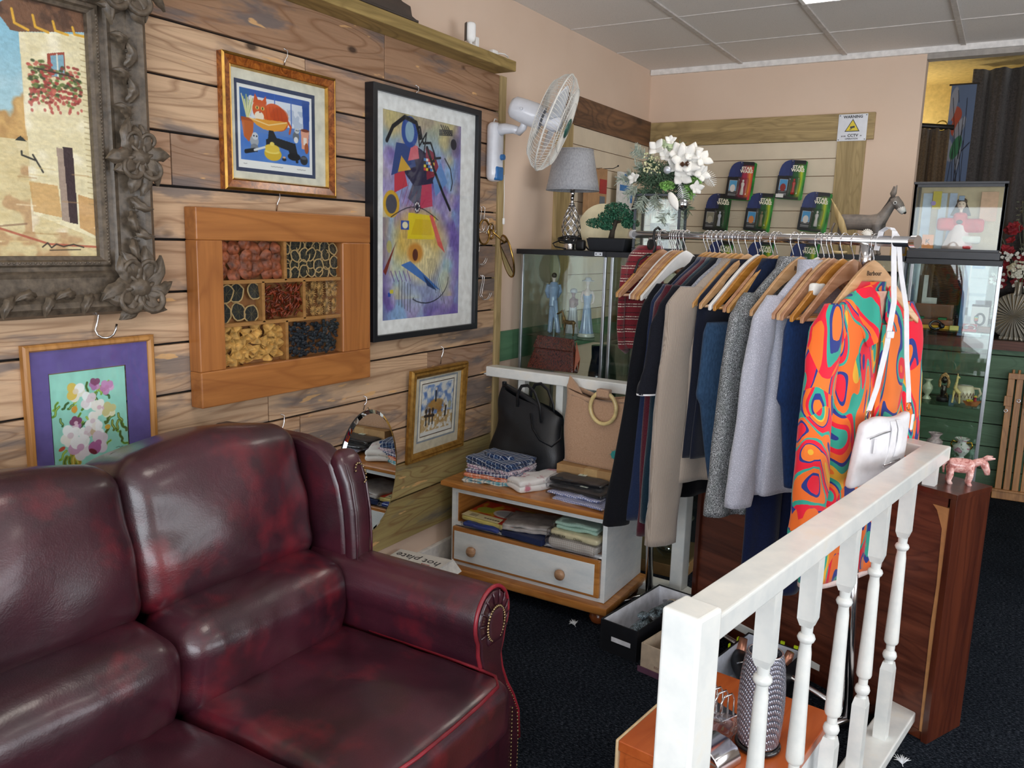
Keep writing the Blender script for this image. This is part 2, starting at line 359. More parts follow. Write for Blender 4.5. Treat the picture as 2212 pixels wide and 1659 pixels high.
def planks(name, rows, x0, x1, y0, y1, tints, axis='y'):
    V = []; Fc = []; col = []; rn = []; rr = random.Random(5)
    for ri, (z0, z1) in enumerate(rows):
        y = y0; first = True
        while y < y1-1e-3:
            L = rr.uniform(.7, 1.9) if not first else rr.uniform(.5, 1.5); first = False
            ye = y1 if (y+L > y1-.12) else y+L
            tint = tints(ri, (z0+z1)/2, rr); rd = (rr.random(), rr.random(), rr.random()); b = len(V); g = .0015
            V += [(x0, y+g, z0), (x1, y+g, z0), (x1, ye-g, z0), (x0, ye-g, z0), (x0, y+g, z1), (x1, y+g, z1), (x1, ye-g, z1), (x0, ye-g, z1)]
            Fc += [tuple(b+i for i in f) for f in ((3,2,1,0),(4,5,6,7),(0,1,5,4),(1,2,6,5),(2,3,7,6),(3,0,4,7))]
            col += [tint]*8; rn += [rd]*8; y = ye
    mb = MB(); mb.add(V, Fc); o = struct(name, mb, plank_mat(), bevel=.0022)
    at = o.data.color_attributes.new('Col', 'FLOAT_COLOR', 'POINT'); at.data.foreach_set('color', [c for t in col for c in (*lin(t), 1)])
    a2 = o.data.attributes.new('Rnd', 'FLOAT_VECTOR', 'POINT'); a2.data.foreach_set('vector', [c for t in rn for c in t]); return o
rows = [(2.139, 2.298)] + [(2.136-.1525*(k+1)+.003, 2.136-.1525*k-.004) for k in range(12)]
rows[-1] = (.266, rows[-1][1])
def tint(ri, z, rr):
    if z > 2.1: return (.66, .52, .41)
    if z < .62: return rr.choice([(.68, .62, .42), (.72, .64, .44), (.64, .58, .38)])
    return rr.choice([(.80, .66, .53), (.75, .61, .50), (.83, .70, .57), (.68, .56, .47), (.78, .65, .53)])
planks('wall_left_planks', rows, -2.128, -2.11, -2.0, 3.362, tint)
struct('trim_5', MB().box(-2.133, -2, .27, -2.127, 3.36, 2.29), M('1c1613', .9))
PINE = wood('treated_pine', 'c0a878', '8f7a50', 2, .6, 1, knots=.8); PINEX = wood('treated_pine_x', 'b9a06f', '86714b', 0, .6, 1, knots=.8); PINEY = wood('shelf_pine', 'b59a5e', '7a6536', 1, .6, .8, knots=.6)
struct('trim_6', MB().box(-2.133, 3.364, .26, -2.100, 3.41, 2.297), PINE, bevel=.002)
sh = build('wall_shelf', MB().box(-2.134, -2.0, 2.298, -2.0, 3.325, 2.343), PINEY, bevel=.004); tag(sh, 'long thick pine shelf running along the top of the plank wall', 'shelf')
# slatted display board in the corner with its timber surround
SLAT = M('dccdb5', .55, var=.03, nscale=6); DK = M('8f6c50', .8)
def slats(mb, gb, a0, a1, zt, zb, back):
    z = zt
    while z > zb+.02:
        zl = max(z-.1015, zb)
        if back: mb.box(a0, 5.233, zl+.0018, a1, 5.246, z-.0018); gb.box(a0, 5.243, zl-.003, a1, 5.249, zl+.003)
        else: mb.box(-2.13, a0, zl+.0018, -2.117, a1, z-.0018); gb.box(-2.133, a0, zl-.003, -2.127, a1, zl+.003)
        z = zl
for lab, a0, a1, bk, lc in (('cream slatted display board on the back wall behind the carded toys', -2.116, -.945, True, (-1.5, 5.24, 1.2)), ('cream slatted display board on the left wall behind the table lamp', 4.13, 5.225, False, (-2.125, 4.7, 1.2))):
    sl = thing('slatted_display_board', lab, 'display board', lc); a, b = MB(), MB(); slats(a, b, a0, a1, 2.182, 1.10, bk)
    build('board', a, SLAT, sl, world=True, bevel=.0012); build('groove', b, DK, sl, world=True)
DARKW = wood('weathered_batten', '8d6546', '3a2a22', 1, .6, .7, knots=.5)
struct('trim_7', MB().box(-2.134, 5.222, 2.182, -.752, 5.25, 2.330), PINEX, bevel=.002)
struct('trim_8', MB().box(-.945, 5.226, .9, -.790, 5.25, 2.182), PINE, bevel=.002)
struct('trim_9', MB().box(-2.134, 4.02, 2.182, -2.106, 5.22, 2.335), DARKW, bevel=.002)
struct('trim_10', MB().box(-2.134, 3.965, 1.1, -2.110, 4.13, 2.182), PINE, bevel=.002)
# the recess beyond the back wall: green boards, brown ledge, curtains
gb = MB()
for k in range(7):
    z0 = .152*k-.002; gb.box(-.9, 6.15, max(0, z0+.004), 3.4, 6.165, min(z0+.150, .95))
struct('wall_recess', gb, GREENX, bevel=.002)
struct('wall_recess_base', MB().box(-.9, 6.162, 0, 3.4, 6.30, .95), M('12160f', .9))
struct('trim_11', MB().box(-.9, 6.10, .95, 3.4, 6.16, 1.008), wood('ledge_brown', '6d4233', '45271d', 0, .5))
struct('trim_12', MB().box(-.9, 6.16, .95, 3.4, 6.72, 1.004), M('1a1716', .7))
struct('trim_13', MB().box(-.52, 5.25, 2.60, 3.4, 5.33, 2.659), M('a9a29b', .8))
struct('wall_recess_far', MB().box(-1.2, 7.2, 0, 3.4, 7.3, 2.9), M('d8c489', .8))
struct('ceiling_recess', MB().box(-1.2, 5.33, 2.80, 3.5, 7.3, 2.86), M('d6c38c', .8))
struct('wall_recess_side', MB().box(-1.3, 5.36, 0, -1.2, 7.3, 2.9), M('d8c489', .8))
pl = bpy.data.lights.new('recess_bulb', 'POINT'); pl.energy = 8; pl.color = (1, .86, .58); pl.shadow_soft_size = .08; po = bpy.data.objects.new('recess_bulb', pl); C.objects.link(po); po.location = (-.85, 6.85, 2.3)
def curtain(x0, x1, y, z0, z1, folds, amp, mb, seed=0, thick=True):
    rr = random.Random(seed); ph = [rr.uniform(0, 6) for _ in range(4)]
    def f(u, v):
        x = x0+(x1-x0)*u; a = amp*(.6+.4*math.sin(3*u+ph[0]))
        return (x, y+a*math.sin(2*PI*folds*u+ph[1]+.5*math.sin(5*u+ph[2]))+.4*a*math.sin(2*PI*folds*2.3*u+ph[3]+v), z0+(z1-z0)*v)
    mb.grid(f, int(folds*14), 10); return mb
CUR = fabric('dark_curtain', '5c5654', '3c3837', 90, .15, .95)
o = build('curtain', curtain(-.36, 3.3, 6.62, 1.0, 2.78, 26, .035, MB(), 3), CUR, smooth=True, solid=.004); tag(o, 'wide dark brown pleated curtain hanging behind the display ledge', 'curtain')
t = thing('curtain_rail_drape', 'narrow brown curtain bunched on a black pole in the yellow doorway', 'curtain', (-.62, 6.0, 1.0))
build('cloth', curtain(-.70, -.42, 6.02, 1.0, 2.33, 4, .03, MB(), 8), fabric('brown_curtain', '6b5a45', '4a3d30', 90, .15), t, smooth=True, world=True, solid=.004)
build('pole', MB().cyl((-.95, 6.02, 2.39), (-.40, 6.02, 2.33), .016), M('1d1a18', .4), t, smooth=True, world=True)
build('ring', MB().tube([(-.47+.03*math.cos(a), 6.02, 2.345+.03*math.sin(a)) for a in [k*PI/6 for k in range(12)]], .004, 6, closed=True), M('c9a94d', .3, 1), t, smooth=True, world=True)
# hanging printed banner at the curtain's edge
bn = Canvas(70, 240, '5b6c8c')
rr = random.Random(4)
for k in range(9): bn.ell(rr.uniform(.1, .9), rr.uniform(.05, .95), rr.uniform(.15, .4), rr.uniform(.03, .09), rr.choice(['a8472f', 'b4552f', '2f6b45', '9fa3ad', '8f93a0', '2c3555']), .9, rot=rr.uniform(0, 3))
for k in range(14): bn.line([(rr.random(), rr.random()), (rr.random(), rr.random())], .02, '15151c')
t = thing('printed_banner', 'tall narrow blue banner printed with orange and green shapes', 'banner', (-.40, 6.52, 1.35))
bn.mesh('cloth', .15, 1.32, vcmat('banner_print', .85), t)
build('rod', MB().cyl((-.09, .004, 1.325), (.09, .004, 1.325), .006, 8), M('2a2522', .5), t)
# ================================================================ things on the left wall
def frame(W, Hh, prof, mb=None):
    """mitred moulding: prof = (inset from the outer edge, y) from the back outer corner to the inner edge"""
    mb = mb or MB(); n = len(prof); vs = []
    for (i, y) in prof: vs += [(-W/2+i, y, i), (W/2-i, y, i), (W/2-i, y, Hh-i), (-W/2+i, y, Hh-i)]
    fs = [(a*4+k, a*4+(k+1) % 4, (a+1)*4+(k+1) % 4, (a+1)*4+k) for a in range(n-1) for k in range(4)]
    return mb.add(vs, fs)
def mat_board(W, Hh, x0, x1, z0, z1, y, th=.002, mb=None):
    """a mount with a window (coordinates centred in x, from the frame's foot in z)"""
    mb = mb or MB(); o = [(-W/2, 0), (W/2, 0), (W/2, Hh), (-W/2, Hh)]; i = [(x0, z0), (x1, z0), (x1, z1), (x0, z1)]
    vs = [(a, y, b) for a, b in o]+[(a, y, b) for a, b in i]+[(a, y+th, b) for a, b in i]
    return mb.add(vs, [(k, (k+1) % 4, (k+1) % 4+4, k+4) for k in range(4)]+[(k+4, (k+1) % 4+4, (k+1) % 4+8, k+8) for k in range(4)])
CHROME = M('d8d8da', .16, 1, var=.02, name='chrome'); BLK = M('16171a', .5, name='black_plastic'); WHITE = M('f2f1ee', .45, var=.02); GLASS = glass()
PGL = glass('picture_glass', (.97, .98, .98), .05)
LW = (PI/2); WX = -2.110
def s_hook(x, y, ztop, ln, lab, r=.0022, group=None):
    """a bent wire picture hook hanging in a gap between planks; x = height of the frame top it reaches behind"""
    if x: return tag(build('picture_hook', MB().tube([(-2.118, y, ztop+.004), (-2.107, y+.003, ztop+.010), (-2.100, y+.010, ztop+.004), (-2.100, y+.008, ztop-.015), (-2.103, y+.002, (ztop+x)/2), (-2.108, y, x+.001)], r, 8), CHROME, smooth=True), lab, 'hook')
    pts = [(-2.118, y, ztop+.004), (-2.107, y+.003, ztop+.010), (-2.100, y+.010, ztop+.004), (-2.100, y+.008, ztop-.02)]
    pts += [(-2.100, y-.004, ztop-ln*.65), (-2.099, y-.012, ztop-ln*.85)]
    pts += [(-2.098+.004*k, y-.012+.021*(1-math.cos(k*PI/6)), ztop-ln*.88-.019*math.sin(k*PI/6)) for k in range(1, 7)]
    pts += [(-2.072, y+.034, ztop-ln*.72)]
    mb = MB().tube(pts, r, 8); return tag(build('picture_hook', mb, CHROME, smooth=True), lab, 'hook', group)
# ---- ginger cat print
def ginger():
    W, Hh = .487, .405; t = thing('framed_cat_print', 'burl and gilt framed print of a ginger cat sitting in a kitchen scale pan', 'picture', (WX, 2.005, 1.682), LW)
    burl = NT('burl_veneer'); v = burl.coord(); f = burl.noise(v, 28, 5, .7, 1.5); burl.col(burl.ramp(f, [(.3, '4a2410'), (.5, '8a4a1c'), (.7, 'b8702c')])); burl.set(.18, coat=.6)
    gilt = M('c9a055', .28, 1, var=.12)
    build('frame', frame(W, Hh, [(0, 0), (0, -.022), (.004, -.026), (.030, -.020), (.032, -.016)]), burl.m, t)
    build('gilt_edge', frame(W, Hh, [(.0, -.020), (-.001, -.0235), (.006, -.0275), (.008, -.0262)]).add(*(lambda q: (q.V, q.F))(frame(W, Hh, [(.030, -.018), (.034, -.021), (.037, -.012), (.038, -.008)]))), gilt, t)
    x0, x1, z0, z1 = -.176, .146, .072, .325
    m = mat_board(W-.06, Hh, x0-.012, x1+.012, z0-.012, z1+.012, -.0085); build('mount', m, M('ddd9c8', .85, bump=.1), t)
    build('inner_mount', mat_board(W-.1, Hh, x0, x1, z0, z1, -.0065), M('3c4560', .8), t)
    c = Canvas(230, 180, 'f3f3f0'); c.rect(.035, .04, .965, .90, '5f86c8')
    c.rect(.10, .07, .90, .43, 'dfe6f2'); c.blend((vnoise(180, 230, 12, 12, 5) > .55)*((c.Y > .2) & (c.Y < .43) & (c.X > .1) & (c.X < .9)), 'b3c2d8', .8)
    c.rect(.035, .04, .965, .12, '2f5cb0')
    for x in (.25, .48, .70): c.rect(x, .04, x+.012, .45, '3568c0')
    c.poly([(.86, .05), (.97, .05), (.96, .55), (.88, .5)], '234e9f'); c.poly([(.035, .05), (.16, .05), (.13, .4), (.035, .45)], '2a63a4')
    c.rect(.035, .55, .965, .90, '3f74c8'); c.blend(vnoise(180, 230, 8, 8, 8)*(c.Y > .55)*(c.Y < .9)*(c.X > .035)*(c.X < .965), '7da4de', .5)
    for k in range(9): c.line([(.13, .42), (.06+.02*k, .12+.03*(k % 3))], .012, 'b8c878' if k % 2 else 'e8e2b4')
    c.poly([(.05, .40), (.21, .40), (.19, .62), (.14, .68), (.08, .62)], 'c4652a'); c.rect(.05, .39, .21, .43, 'a84e1e')
    c.ell(.50, .33, .17, .16, 'd8561a', rot=.3); c.ell(.55, .30, .12, .10, 'b8400f', .6); c.ell(.29, .27, .095, .12, 'd4581c')
    c.poly([(.20, .20), (.23, .08), (.28, .17)], 'd4581c'); c.poly([(.31, .17), (.37, .09), (.38, .2)], 'd4581c')
    c.ell(.28, .35, .06, .06, 'f7ead6'); c.ell(.255, .25, .022, .022, 'e7d36a'); c.ell(.325, .25, .022, .022, 'e7d36a'); c.ell(.255, .25, .008, .016, '111111'); c.ell(.325, .25, .008, .016, '111111'); c.ell(.29, .30, .012, .01, 'b05a50')
    for k in range(5): c.line([(.36+.05*k, .20), (.39+.05*k, .40)], .006, '9c3608', .6)
    c.poly([(.16, .39), (.68, .36), (.60, .47), (.47, .51), (.33, .50), (.24, .46)], 'e8a338'); c.line([(.16, .39), (.40, .44), (.68, .36)], .012, 'f6d493'); c.line([(.66, .36), (.70, .42), (.68, .50)], .025, 'c85218')
    c.poly([(.40, .50), (.46, .50), (.50, .58), (.76, .62), (.80, .80), (.70, .82), (.66, .72), (.38, .66)], '1e2126'); c.poly([(.36, .62), (.44, .58), (.46, .7), (.36, .7)], '1b1e24'); c.ell(.74, .79, .09, .05, '15171c')
    c.ell(.21, .66, .055, .07, 'a8adb4'); c.ell(.22, .60, .04, .045, 'd2d6da'); c.line([(.13, .80), (.19, .77), (.24, .78)], .02, '3c4048'); c.ell(.21, .74, .05, .045, '7f858e'); c.ell(.205, .598, .01, .01, '203040'); c.ell(.24, .6, .01, .01, '203040')
    c.ell(.77, .53, .045, .07, '6c7178'); c.ell(.785, .45, .035, .035, 'c9ced2'); c.ell(.77, .57, .03, .04, 'e8e8e8'); c.ell(.775, .447, .007, .008, '102030'); c.ell(.80, .447, .007, .008, '102030')
    c.poly([(.84, .42), (.96, .43), (.94, .68), (.85, .67)], 'e6a68c'); c.ell(.90, .43, .06, .02, '7a3c2a'); c.rect(.875, .52, .925, .62, 'f2e6dc'); c.ell(.92, .66, .03, .07, 'a8562c')
    c.ell(.45, .79, .115, .085, 'd9b531'); c.ell(.44, .76, .10, .03, 'f2dc70'); c.ell(.44, .72, .10, .05, 'e6c648'); c.ell(.44, .665, .03, .025, 'f0d869')
    c.line([(.10, .80), (.21, .77)], .04, '16181c'); c.line([(.21, .77), (.34, .72)], .022, 'dfe3e6'); c.ell(.60, .84, .03, .022, '22242a'); c.ell(.60, .815, .02, .012, 'e9b07a'); c.ell(.78, .85, .02, .018, '1c1e22'); c.ell(.88, .82, .055, .06, '2a2d33'); c.ell(.88, .79, .045, .02, '565a62')
    for a, b in ((.07, .15), (.42, .60), (.78, .94)): c.line([(a+.02*k, .945+.006*(k % 2)) for k in range(int((b-a)/.02))], .006, '8a8a90', .8)
    c.mesh('print', x1-x0, z1-z0, vcmat('cat_print', .5), t, y=-.004, x0=x0, z0=z0)
    build('glazing', MB().box(-W/2+.034, -.0105, .034, W/2-.034, -.0100, Hh-.034), PGL, t)
    s_hook(2.087, 2.03, 2.136, .10, 'chrome wire hook holding up the ginger cat print')
ginger()
# ---- tall abstract print in a black box frame (a plain stand-in composition)
def abstract():
    W, Hh = .725, .962; y0 = 2.792; t = thing('framed_abstract_print', 'tall black box frame with white mount around a busy purple and blue abstract print', 'picture', (WX, y0, 1.148), LW)
    build('frame', frame(W, Hh, [(0, 0), (0, -.042), (.024, -.042), (.024, -.022)]), M('14161b', .4, bump=.05), t, bevel=.0012)
    x0, x1, z0, z1 = -.288, .232, .078, .878
    build('mount', mat_board(W-.046, Hh, x0, x1, z0, z1, -.024), M('f3f2f0', .9), t)
    w_, h_ = 250, 380; c = Canvas(w_, h_, 'a79bc8'); n1 = vnoise(h_, w_, 5, 4, 21); n2 = vnoise(h_, w_, 7, 5, 22); n3 = vnoise(h_, w_, 30, 20, 23)
    c.blend(np.clip((n1-.45)*6, 0, 1), '6f5aa8', .9); c.blend(np.clip((n2-.5)*6, 0, 1), '8fb4dc', .9); c.blend(np.clip((.42-n1)*6, 0, 1)*(c.Y > .1), 'd8c389', .8)
    c.ell(.5, .25, .40, .20, 'b3d4d8', .55, soft=.5); c.ell(.55, .40, .33, .15, 'd9b24e', .85, soft=.6); c.ell(.5, .28, .22, .10, 'e8d9a8', .9, soft=.6)
    c.blend(np.clip((c.Y-.80)*6, 0, 1), 'c2b578', .7); c.blend(np.clip((.12-c.X)*7, 0, 1), '7a68b4', .8); c.blend(np.clip((c.X-.88)*7, 0, 1)*(c.Y < .5), '5b4a7e', .7)
    c.grain(.16, 60, 45, 24)
    c.poly([(.25, .13), (.44, .17), (.78, .27), (.66, .29)], '4979c0'); c.poly([(.30, .13), (.44, .16), (.50, .22)], '27406e')
    c.ell(.60, .33, .10, .05, 'cf8a34', .9, soft=.4); c.ell(.60, .32, .035, .03, '5a2417')
    c.poly([(.35, .40), (.70, .40), (.69, .53), (.34, .52)], 'e8cf20'); c.poly([(.38, .42), (.66, .42), (.60, .50), (.40, .5)], 'd4b010', .6); c.rect(.68, .445, .78, .49, '2d4fa8'); c.ell(.73, .467, .035, .017, 'efe6c0')
    c.poly([(.20, .33), (.30, .37), (.42, .52), (.38, .53)], 'e2625a'); c.poly([(.96, .22), (.99, .24), (.83, .39)], '7c2f24'); c.ell(.895, .565, .095, .065, 'd8a92c'); c.ell(.895, .565, .065, .046, '4a4a58')
    c.poly([(.38, .57), (.56, .55), (.58, .66), (.50, .72), (.40, .70)], 'c64262'); c.poly([(.55, .55), (.70, .60), (.62, .70), (.52, .68)], '55576e'); c.poly([(.24, .70), (.62, .66), (.78, .74), (.70, .88), (.42, .82)], '2b2547'); c.poly([(.28, .74), (.46, .70), (.48, .86), (.36, .84)], '8c2440'); c.poly([(.70, .66), (.86, .62), (.86, .76), (.76, .76)], 'c8384c')
    c.poly([(.18, .70), (.34, .62), (.38, .70), (.28, .80)], '6b93cf'); c.poly([(.60, .76), (.90, .70), (.84, .86), (.66, .86)], '344a86'); c.poly([(.66, .74), (.82, .72), (.78, .80)], 'd9a93c'); c.poly([(.56, .80), (.70, .78), (.66, .86), (.58, .86)], 'd9707c')
    for i in range(5):
        for j in range(4): c.rect(.36+.028*i, .745+.016*j, .386+.028*i, .759+.016*j, ['e8e6d8', '1b1b26', 'd83c3c', '4a86c8', 'e8cf3c'][(i*3+j*2) % 5])
    c.ell(.58, .56, .04, .03, '20203a')
    for a in range(9): c.ell(.58+.028*math.cos(a*.7), .56+.02*math.sin(a*.7), .008, .006, 'f0f0f0')
    c.line([(.14, .56), (.24, .64), (.36, .75), (.46, .86)], .028, '14141f'); c.line([(.13, .66), (.11, .70), (.14, .77), (.22, .82)], .012, '14141f')
    pts = [(.28+.05*k+.03*math.sin(k*1.9), .80+.022*k+.02*math.cos(k*2.1)) for k in range(9)]; c.line(pts, .018, '0f0f18')
    c.ell(.68, .92, .10, .075, '2d4f9e'); c.ell(.68, .92, .055, .05, '8fb0c8'); c.line([(.95, .86), (.88, .93), (.74, .985), (.60, .97), (.55, .90)], .032, '0f0f18'); c.line([(.50, .83), (.47, .93), (.56, .86), (.58, .95)], .014, '0f0f18')
    c.ell(.10, .90, .042, .028, '1b1824'); c.ell(.10, .90, .09, .06, '2a1f3a', .25, soft=.6)
    for k in range(4): c.line([(.13+.03*k, .945), (.19+.03*k, .985)], .010, '14141f'); c.line([(.12, .965+.008*k-.02), (.30, .955+.008*k-.02)], .008, '14141f')
    for k in range(5): c.line([(.66+.035*k, .03+.01*k), (.66+.035*k, .17+.006*k)], .006, '14141f', .8); c.line([(.66+.05*k, .19), (.70+.05*k, .24)], .008, '5a2e8c', .8)
    c.line([(.62+.0*k, .10) for k in range(2)], .01, '14141f'); c.line([(.15+.3*(1-math.cos(a)), .20-.13*math.sin(a)) for a in [k*.2 for k in range(12)]], .008, '222230'); c.line([(.30+.6*k/10, .50+.06*math.sin(k*.31)) for k in range(11)], .007, '222230')
    for k in range(6): c.line([(.20+.04*k, .06+.02*k), (.34+.02*k, .30)], .004, '222230', .8)
    for k in range(6): c.line([(.48+.05*k, .60+.02*k), (.58+.045*k, .53+.01*k)], .005, '8c2f3c', .6)
    c.ell(.92, .36, .03, .03, 'd0c040', .5); c.rect(.90, .115, .935, .135, '2d4fa8'); c.rect(.87, .13, .91, .15, 'd9c93c')
    c.a = c.a[::-1, ::-1].copy()
    c.mesh('print', x1-x0, z1-z0, vcmat('abstract_print', .5), t, y=-.0215, x0=x0, z0=z0)
    build('glazing', MB().box(-W/2+.024, -.0275, .024, W/2-.024, -.0270, Hh-.024), PGL, t)
    s_hook(2.110, 2.73, 2.139, .10, 'chrome wire hook above the black framed abstract print')
abstract()
# ---- herb box frame with seven compartments
def herb():
    W, Hh = .775, .605; t = thing('dried_fruit_display_box', 'wide pine display frame holding dried fruit and flowers in seven glazed compartments', 'wall decoration', (WX, 2.012, 1.018), LW)
    pine = wood('orange_pine', 'b0733c', '8a5228', 0, .35, .7, knots=.9, coat=.2); pinev = wood('orange_pine_upright', 'ae703a', '8a5228', 2, .35, .7, coat=.2)
    D = .052; xi0, xi1, zi0, zi1 = -.292, .238, .112, .508
    build('rail', MB().box(-W/2, -D, 0, W/2, 0, zi0), pine, t, bevel=.004); build('rail', MB().box(-W/2, -D, zi1, W/2, 0, Hh), pine, t, bevel=.004)
    build('stile', MB().box(-W/2, -D+.0008, zi0, xi0, 0, zi1), pinev, t, bevel=.003); build('stile', MB().box(xi1, -D+.0008, zi0, W/2, 0, zi1), pinev, t, bevel=.003)
    build('back_board', MB().box(xi0, -.008, zi0, xi1, -.002, zi1), M('8a5a30', .8), t)
    z1_, z2_ = zi0+.134, zi0+.268; dv = MB()
    for z in (z1_, z2_): dv.box(xi0, -D+.012, z-.006, xi1, -.008, z+.006)
    fx = lambda f: xi0+(xi1-xi0)*f
    for f in (.50,): dv.box(fx(f)-.006, -D+.012, z2_, fx(f)+.006, -.008, zi1); dv.box(fx(f)-.004, -D+.012, zi0, fx(f)+.008, -.008, z1_)
    for f in (.315, .66): dv.box(fx(f)-.006, -D+.012, z1_, fx(f)+.006, -.008, z2_)
    build('divider', dv, wood('thin_pine', 'b98549', '8f5f2c', 0, .6), t, bevel=.001)
    rr = random.Random(3)
    def slices(mb, x0, x1, z0, z1, r, nx, nz, kind):
        for i in range(nx):
            for j in range(nz):
                x = x0+r*.8+(x1-x0-1.6*r)*(i/(max(1, nx-1)))+rr.uniform(-.3, .3)*r; z = z0+r*.8+(z1-z0-1.6*r)*(j/max(1, nz-1))+rr.uniform(-.3, .3)*r; y = -.014-.012*rr.random()
                rr_ = r*rr.uniform(.85, 1.1); a0 = rr.uniform(0, 6); tl = rr.uniform(-.35, .35)
                n = 16; ring = [(x+rr_*math.cos(2*PI*k/n)*(1+.06*math.sin(3*k+a0)), y+tl*rr_*math.sin(2*PI*k/n), z+rr_*math.sin(2*PI*k/n)*(1+.06*math.cos(2*k+a0))) for k in range(n)]
                if kind == 'citrus':
                    mb.mi = 0; mb.tube(ring, .0024, 6, closed=True); mb.mi = 1; mb.add([(x, y-.001, z)]+ring, [(0, 1+(k+1) % n, 1+k) for k in range(n)])
                    for k in range(0, n, 2): mb.mi = 2; mb.tube([(x, y-.002, z), tuple((Vector(ring[k])*.9+Vector((x, y-.002, z))*.1))], .0007, 4)
                elif kind == 'apple':
                    mb.mi = 0; s = .55
                    def fn(u, v, ring=ring, x=x, y=y, z=z):
                        a = 2*PI*u; b = v; k = int(u*n) % n; p = Vector(ring[k]); q = Vector((x, y-.012*math.sin(b*PI*.5+.5), z)); return tuple(p.lerp(q, b)+Vector((0, -.008*math.sin(PI*b), 0)))
                    mb.grid(fn, n, 4, cu=True)
                elif kind == 'wavy':
                    def fn(u, v, x=x, y=y, z=z, r=rr_, a0=a0): a = 2*PI*u; return (x+r*v*math.cos(a), y-.010*v*math.sin(3*a+a0)-.006*(1-v), z+r*v*math.sin(a)*(.8+.2*math.cos(a0)))
                    mb.grid(fn, 20, 4, cu=True); mb.tube([fn(k/20, 1) for k in range(20)], .0014, 5, closed=True)
                elif kind == 'star':
                    for k in range(14):
                        a = 2*PI*k/14; mb.add([(x+rr_*.6*math.cos(a-.2), y, z+rr_*.6*math.sin(a-.2)), (x+rr_*1.1*math.cos(a), y-.004, z+rr_*1.1*math.sin(a)), (x+rr_*.6*math.cos(a+.2), y, z+rr_*.6*math.sin(a+.2)), (x, y-.004, z)], [(3, 0, 1, 2)])
    cit = [M('b89a68', .6), M('1f211d', .7), M('5a5238', .7)]
    m = MB(); slices(m, xi0, fx(.49), z2_+.006, zi1, .026, 6, 4, 'apple'); build('dried_apple', m, M('7d4228', .5, var=.4, nscale=40, bump=.3), t, smooth=True)['kind'] = 'stuff'
    m = MB(); slices(m, fx(.51), xi1, z2_+.006, zi1, .022, 7, 4, 'citrus'); build('dried_lime_slices', m, cit, t)['kind'] = 'stuff'
    m = MB(); slices(m, xi0, fx(.30), z1_+.006, z2_-.006, .030, 3, 2, 'citrus'); build('dried_orange_slices', m, cit, t)['kind'] = 'stuff'
    m = MB()
    for k in range(130):
        x = rr.uniform(fx(.34), fx(.64)); z = rr.uniform(z1_+.012, z2_-.014); a = rr.uniform(0, PI); L = rr.uniform(.012, .022); y = -.012-.022*rr.random()
        p = [Vector((x-L*math.cos(a), y, z-L*math.sin(a))), Vector((x, y-.003, z+.003)), Vector((x+L*math.cos(a), y, z+L*math.sin(a)))]
        for q in p: q.x = min(max(q.x, fx(.33)), fx(.65)); q.z = min(max(q.z, z1_+.008), z2_-.008)
        m.tube(p, [.002, .0036, .001], 6)
    build('dried_chillies', m, M('6e2c14', .35, var=.4, nscale=60), t, smooth=True)['kind'] = 'stuff'
    m = MB(); slices(m, fx(.67), xi1, z1_+.008, z2_-.008, .020, 5, 4, 'star'); build('dried_flower_heads', m, M('8a6a3c', .8, var=.5, nscale=80), t)['kind'] = 'stuff'
    m = MB(); slices(m, xi0, fx(.49), zi0+.002, z1_-.008, .027, 6, 4, 'wavy'); build('dried_mushroom', m, M('c0924c', .7, var=.2, nscale=60), t, smooth=True)['kind'] = 'stuff'
    m = MB()
    for k in range(260):
        c = (rr.uniform(fx(.525), xi1-.006), -.012-.02*rr.random(), rr.uniform(zi0+.006, z1_-.016)); m.sphere(c, (rr.uniform(.005, .010), .006, rr.uniform(.004, .009)), 6, 4)
    build('black_peppers', m, M('20242a', .5, var=.5, nscale=120), t)['kind'] = 'stuff'
    build('glazing', MB().box(xi0, -D+.008, zi0, xi1, -D+.0085, zi1), PGL, t)
    s_hook(1.623, 1.985, 1.683, .09, 'chrome wire hook between the cat print and the dried fruit box')
herb()
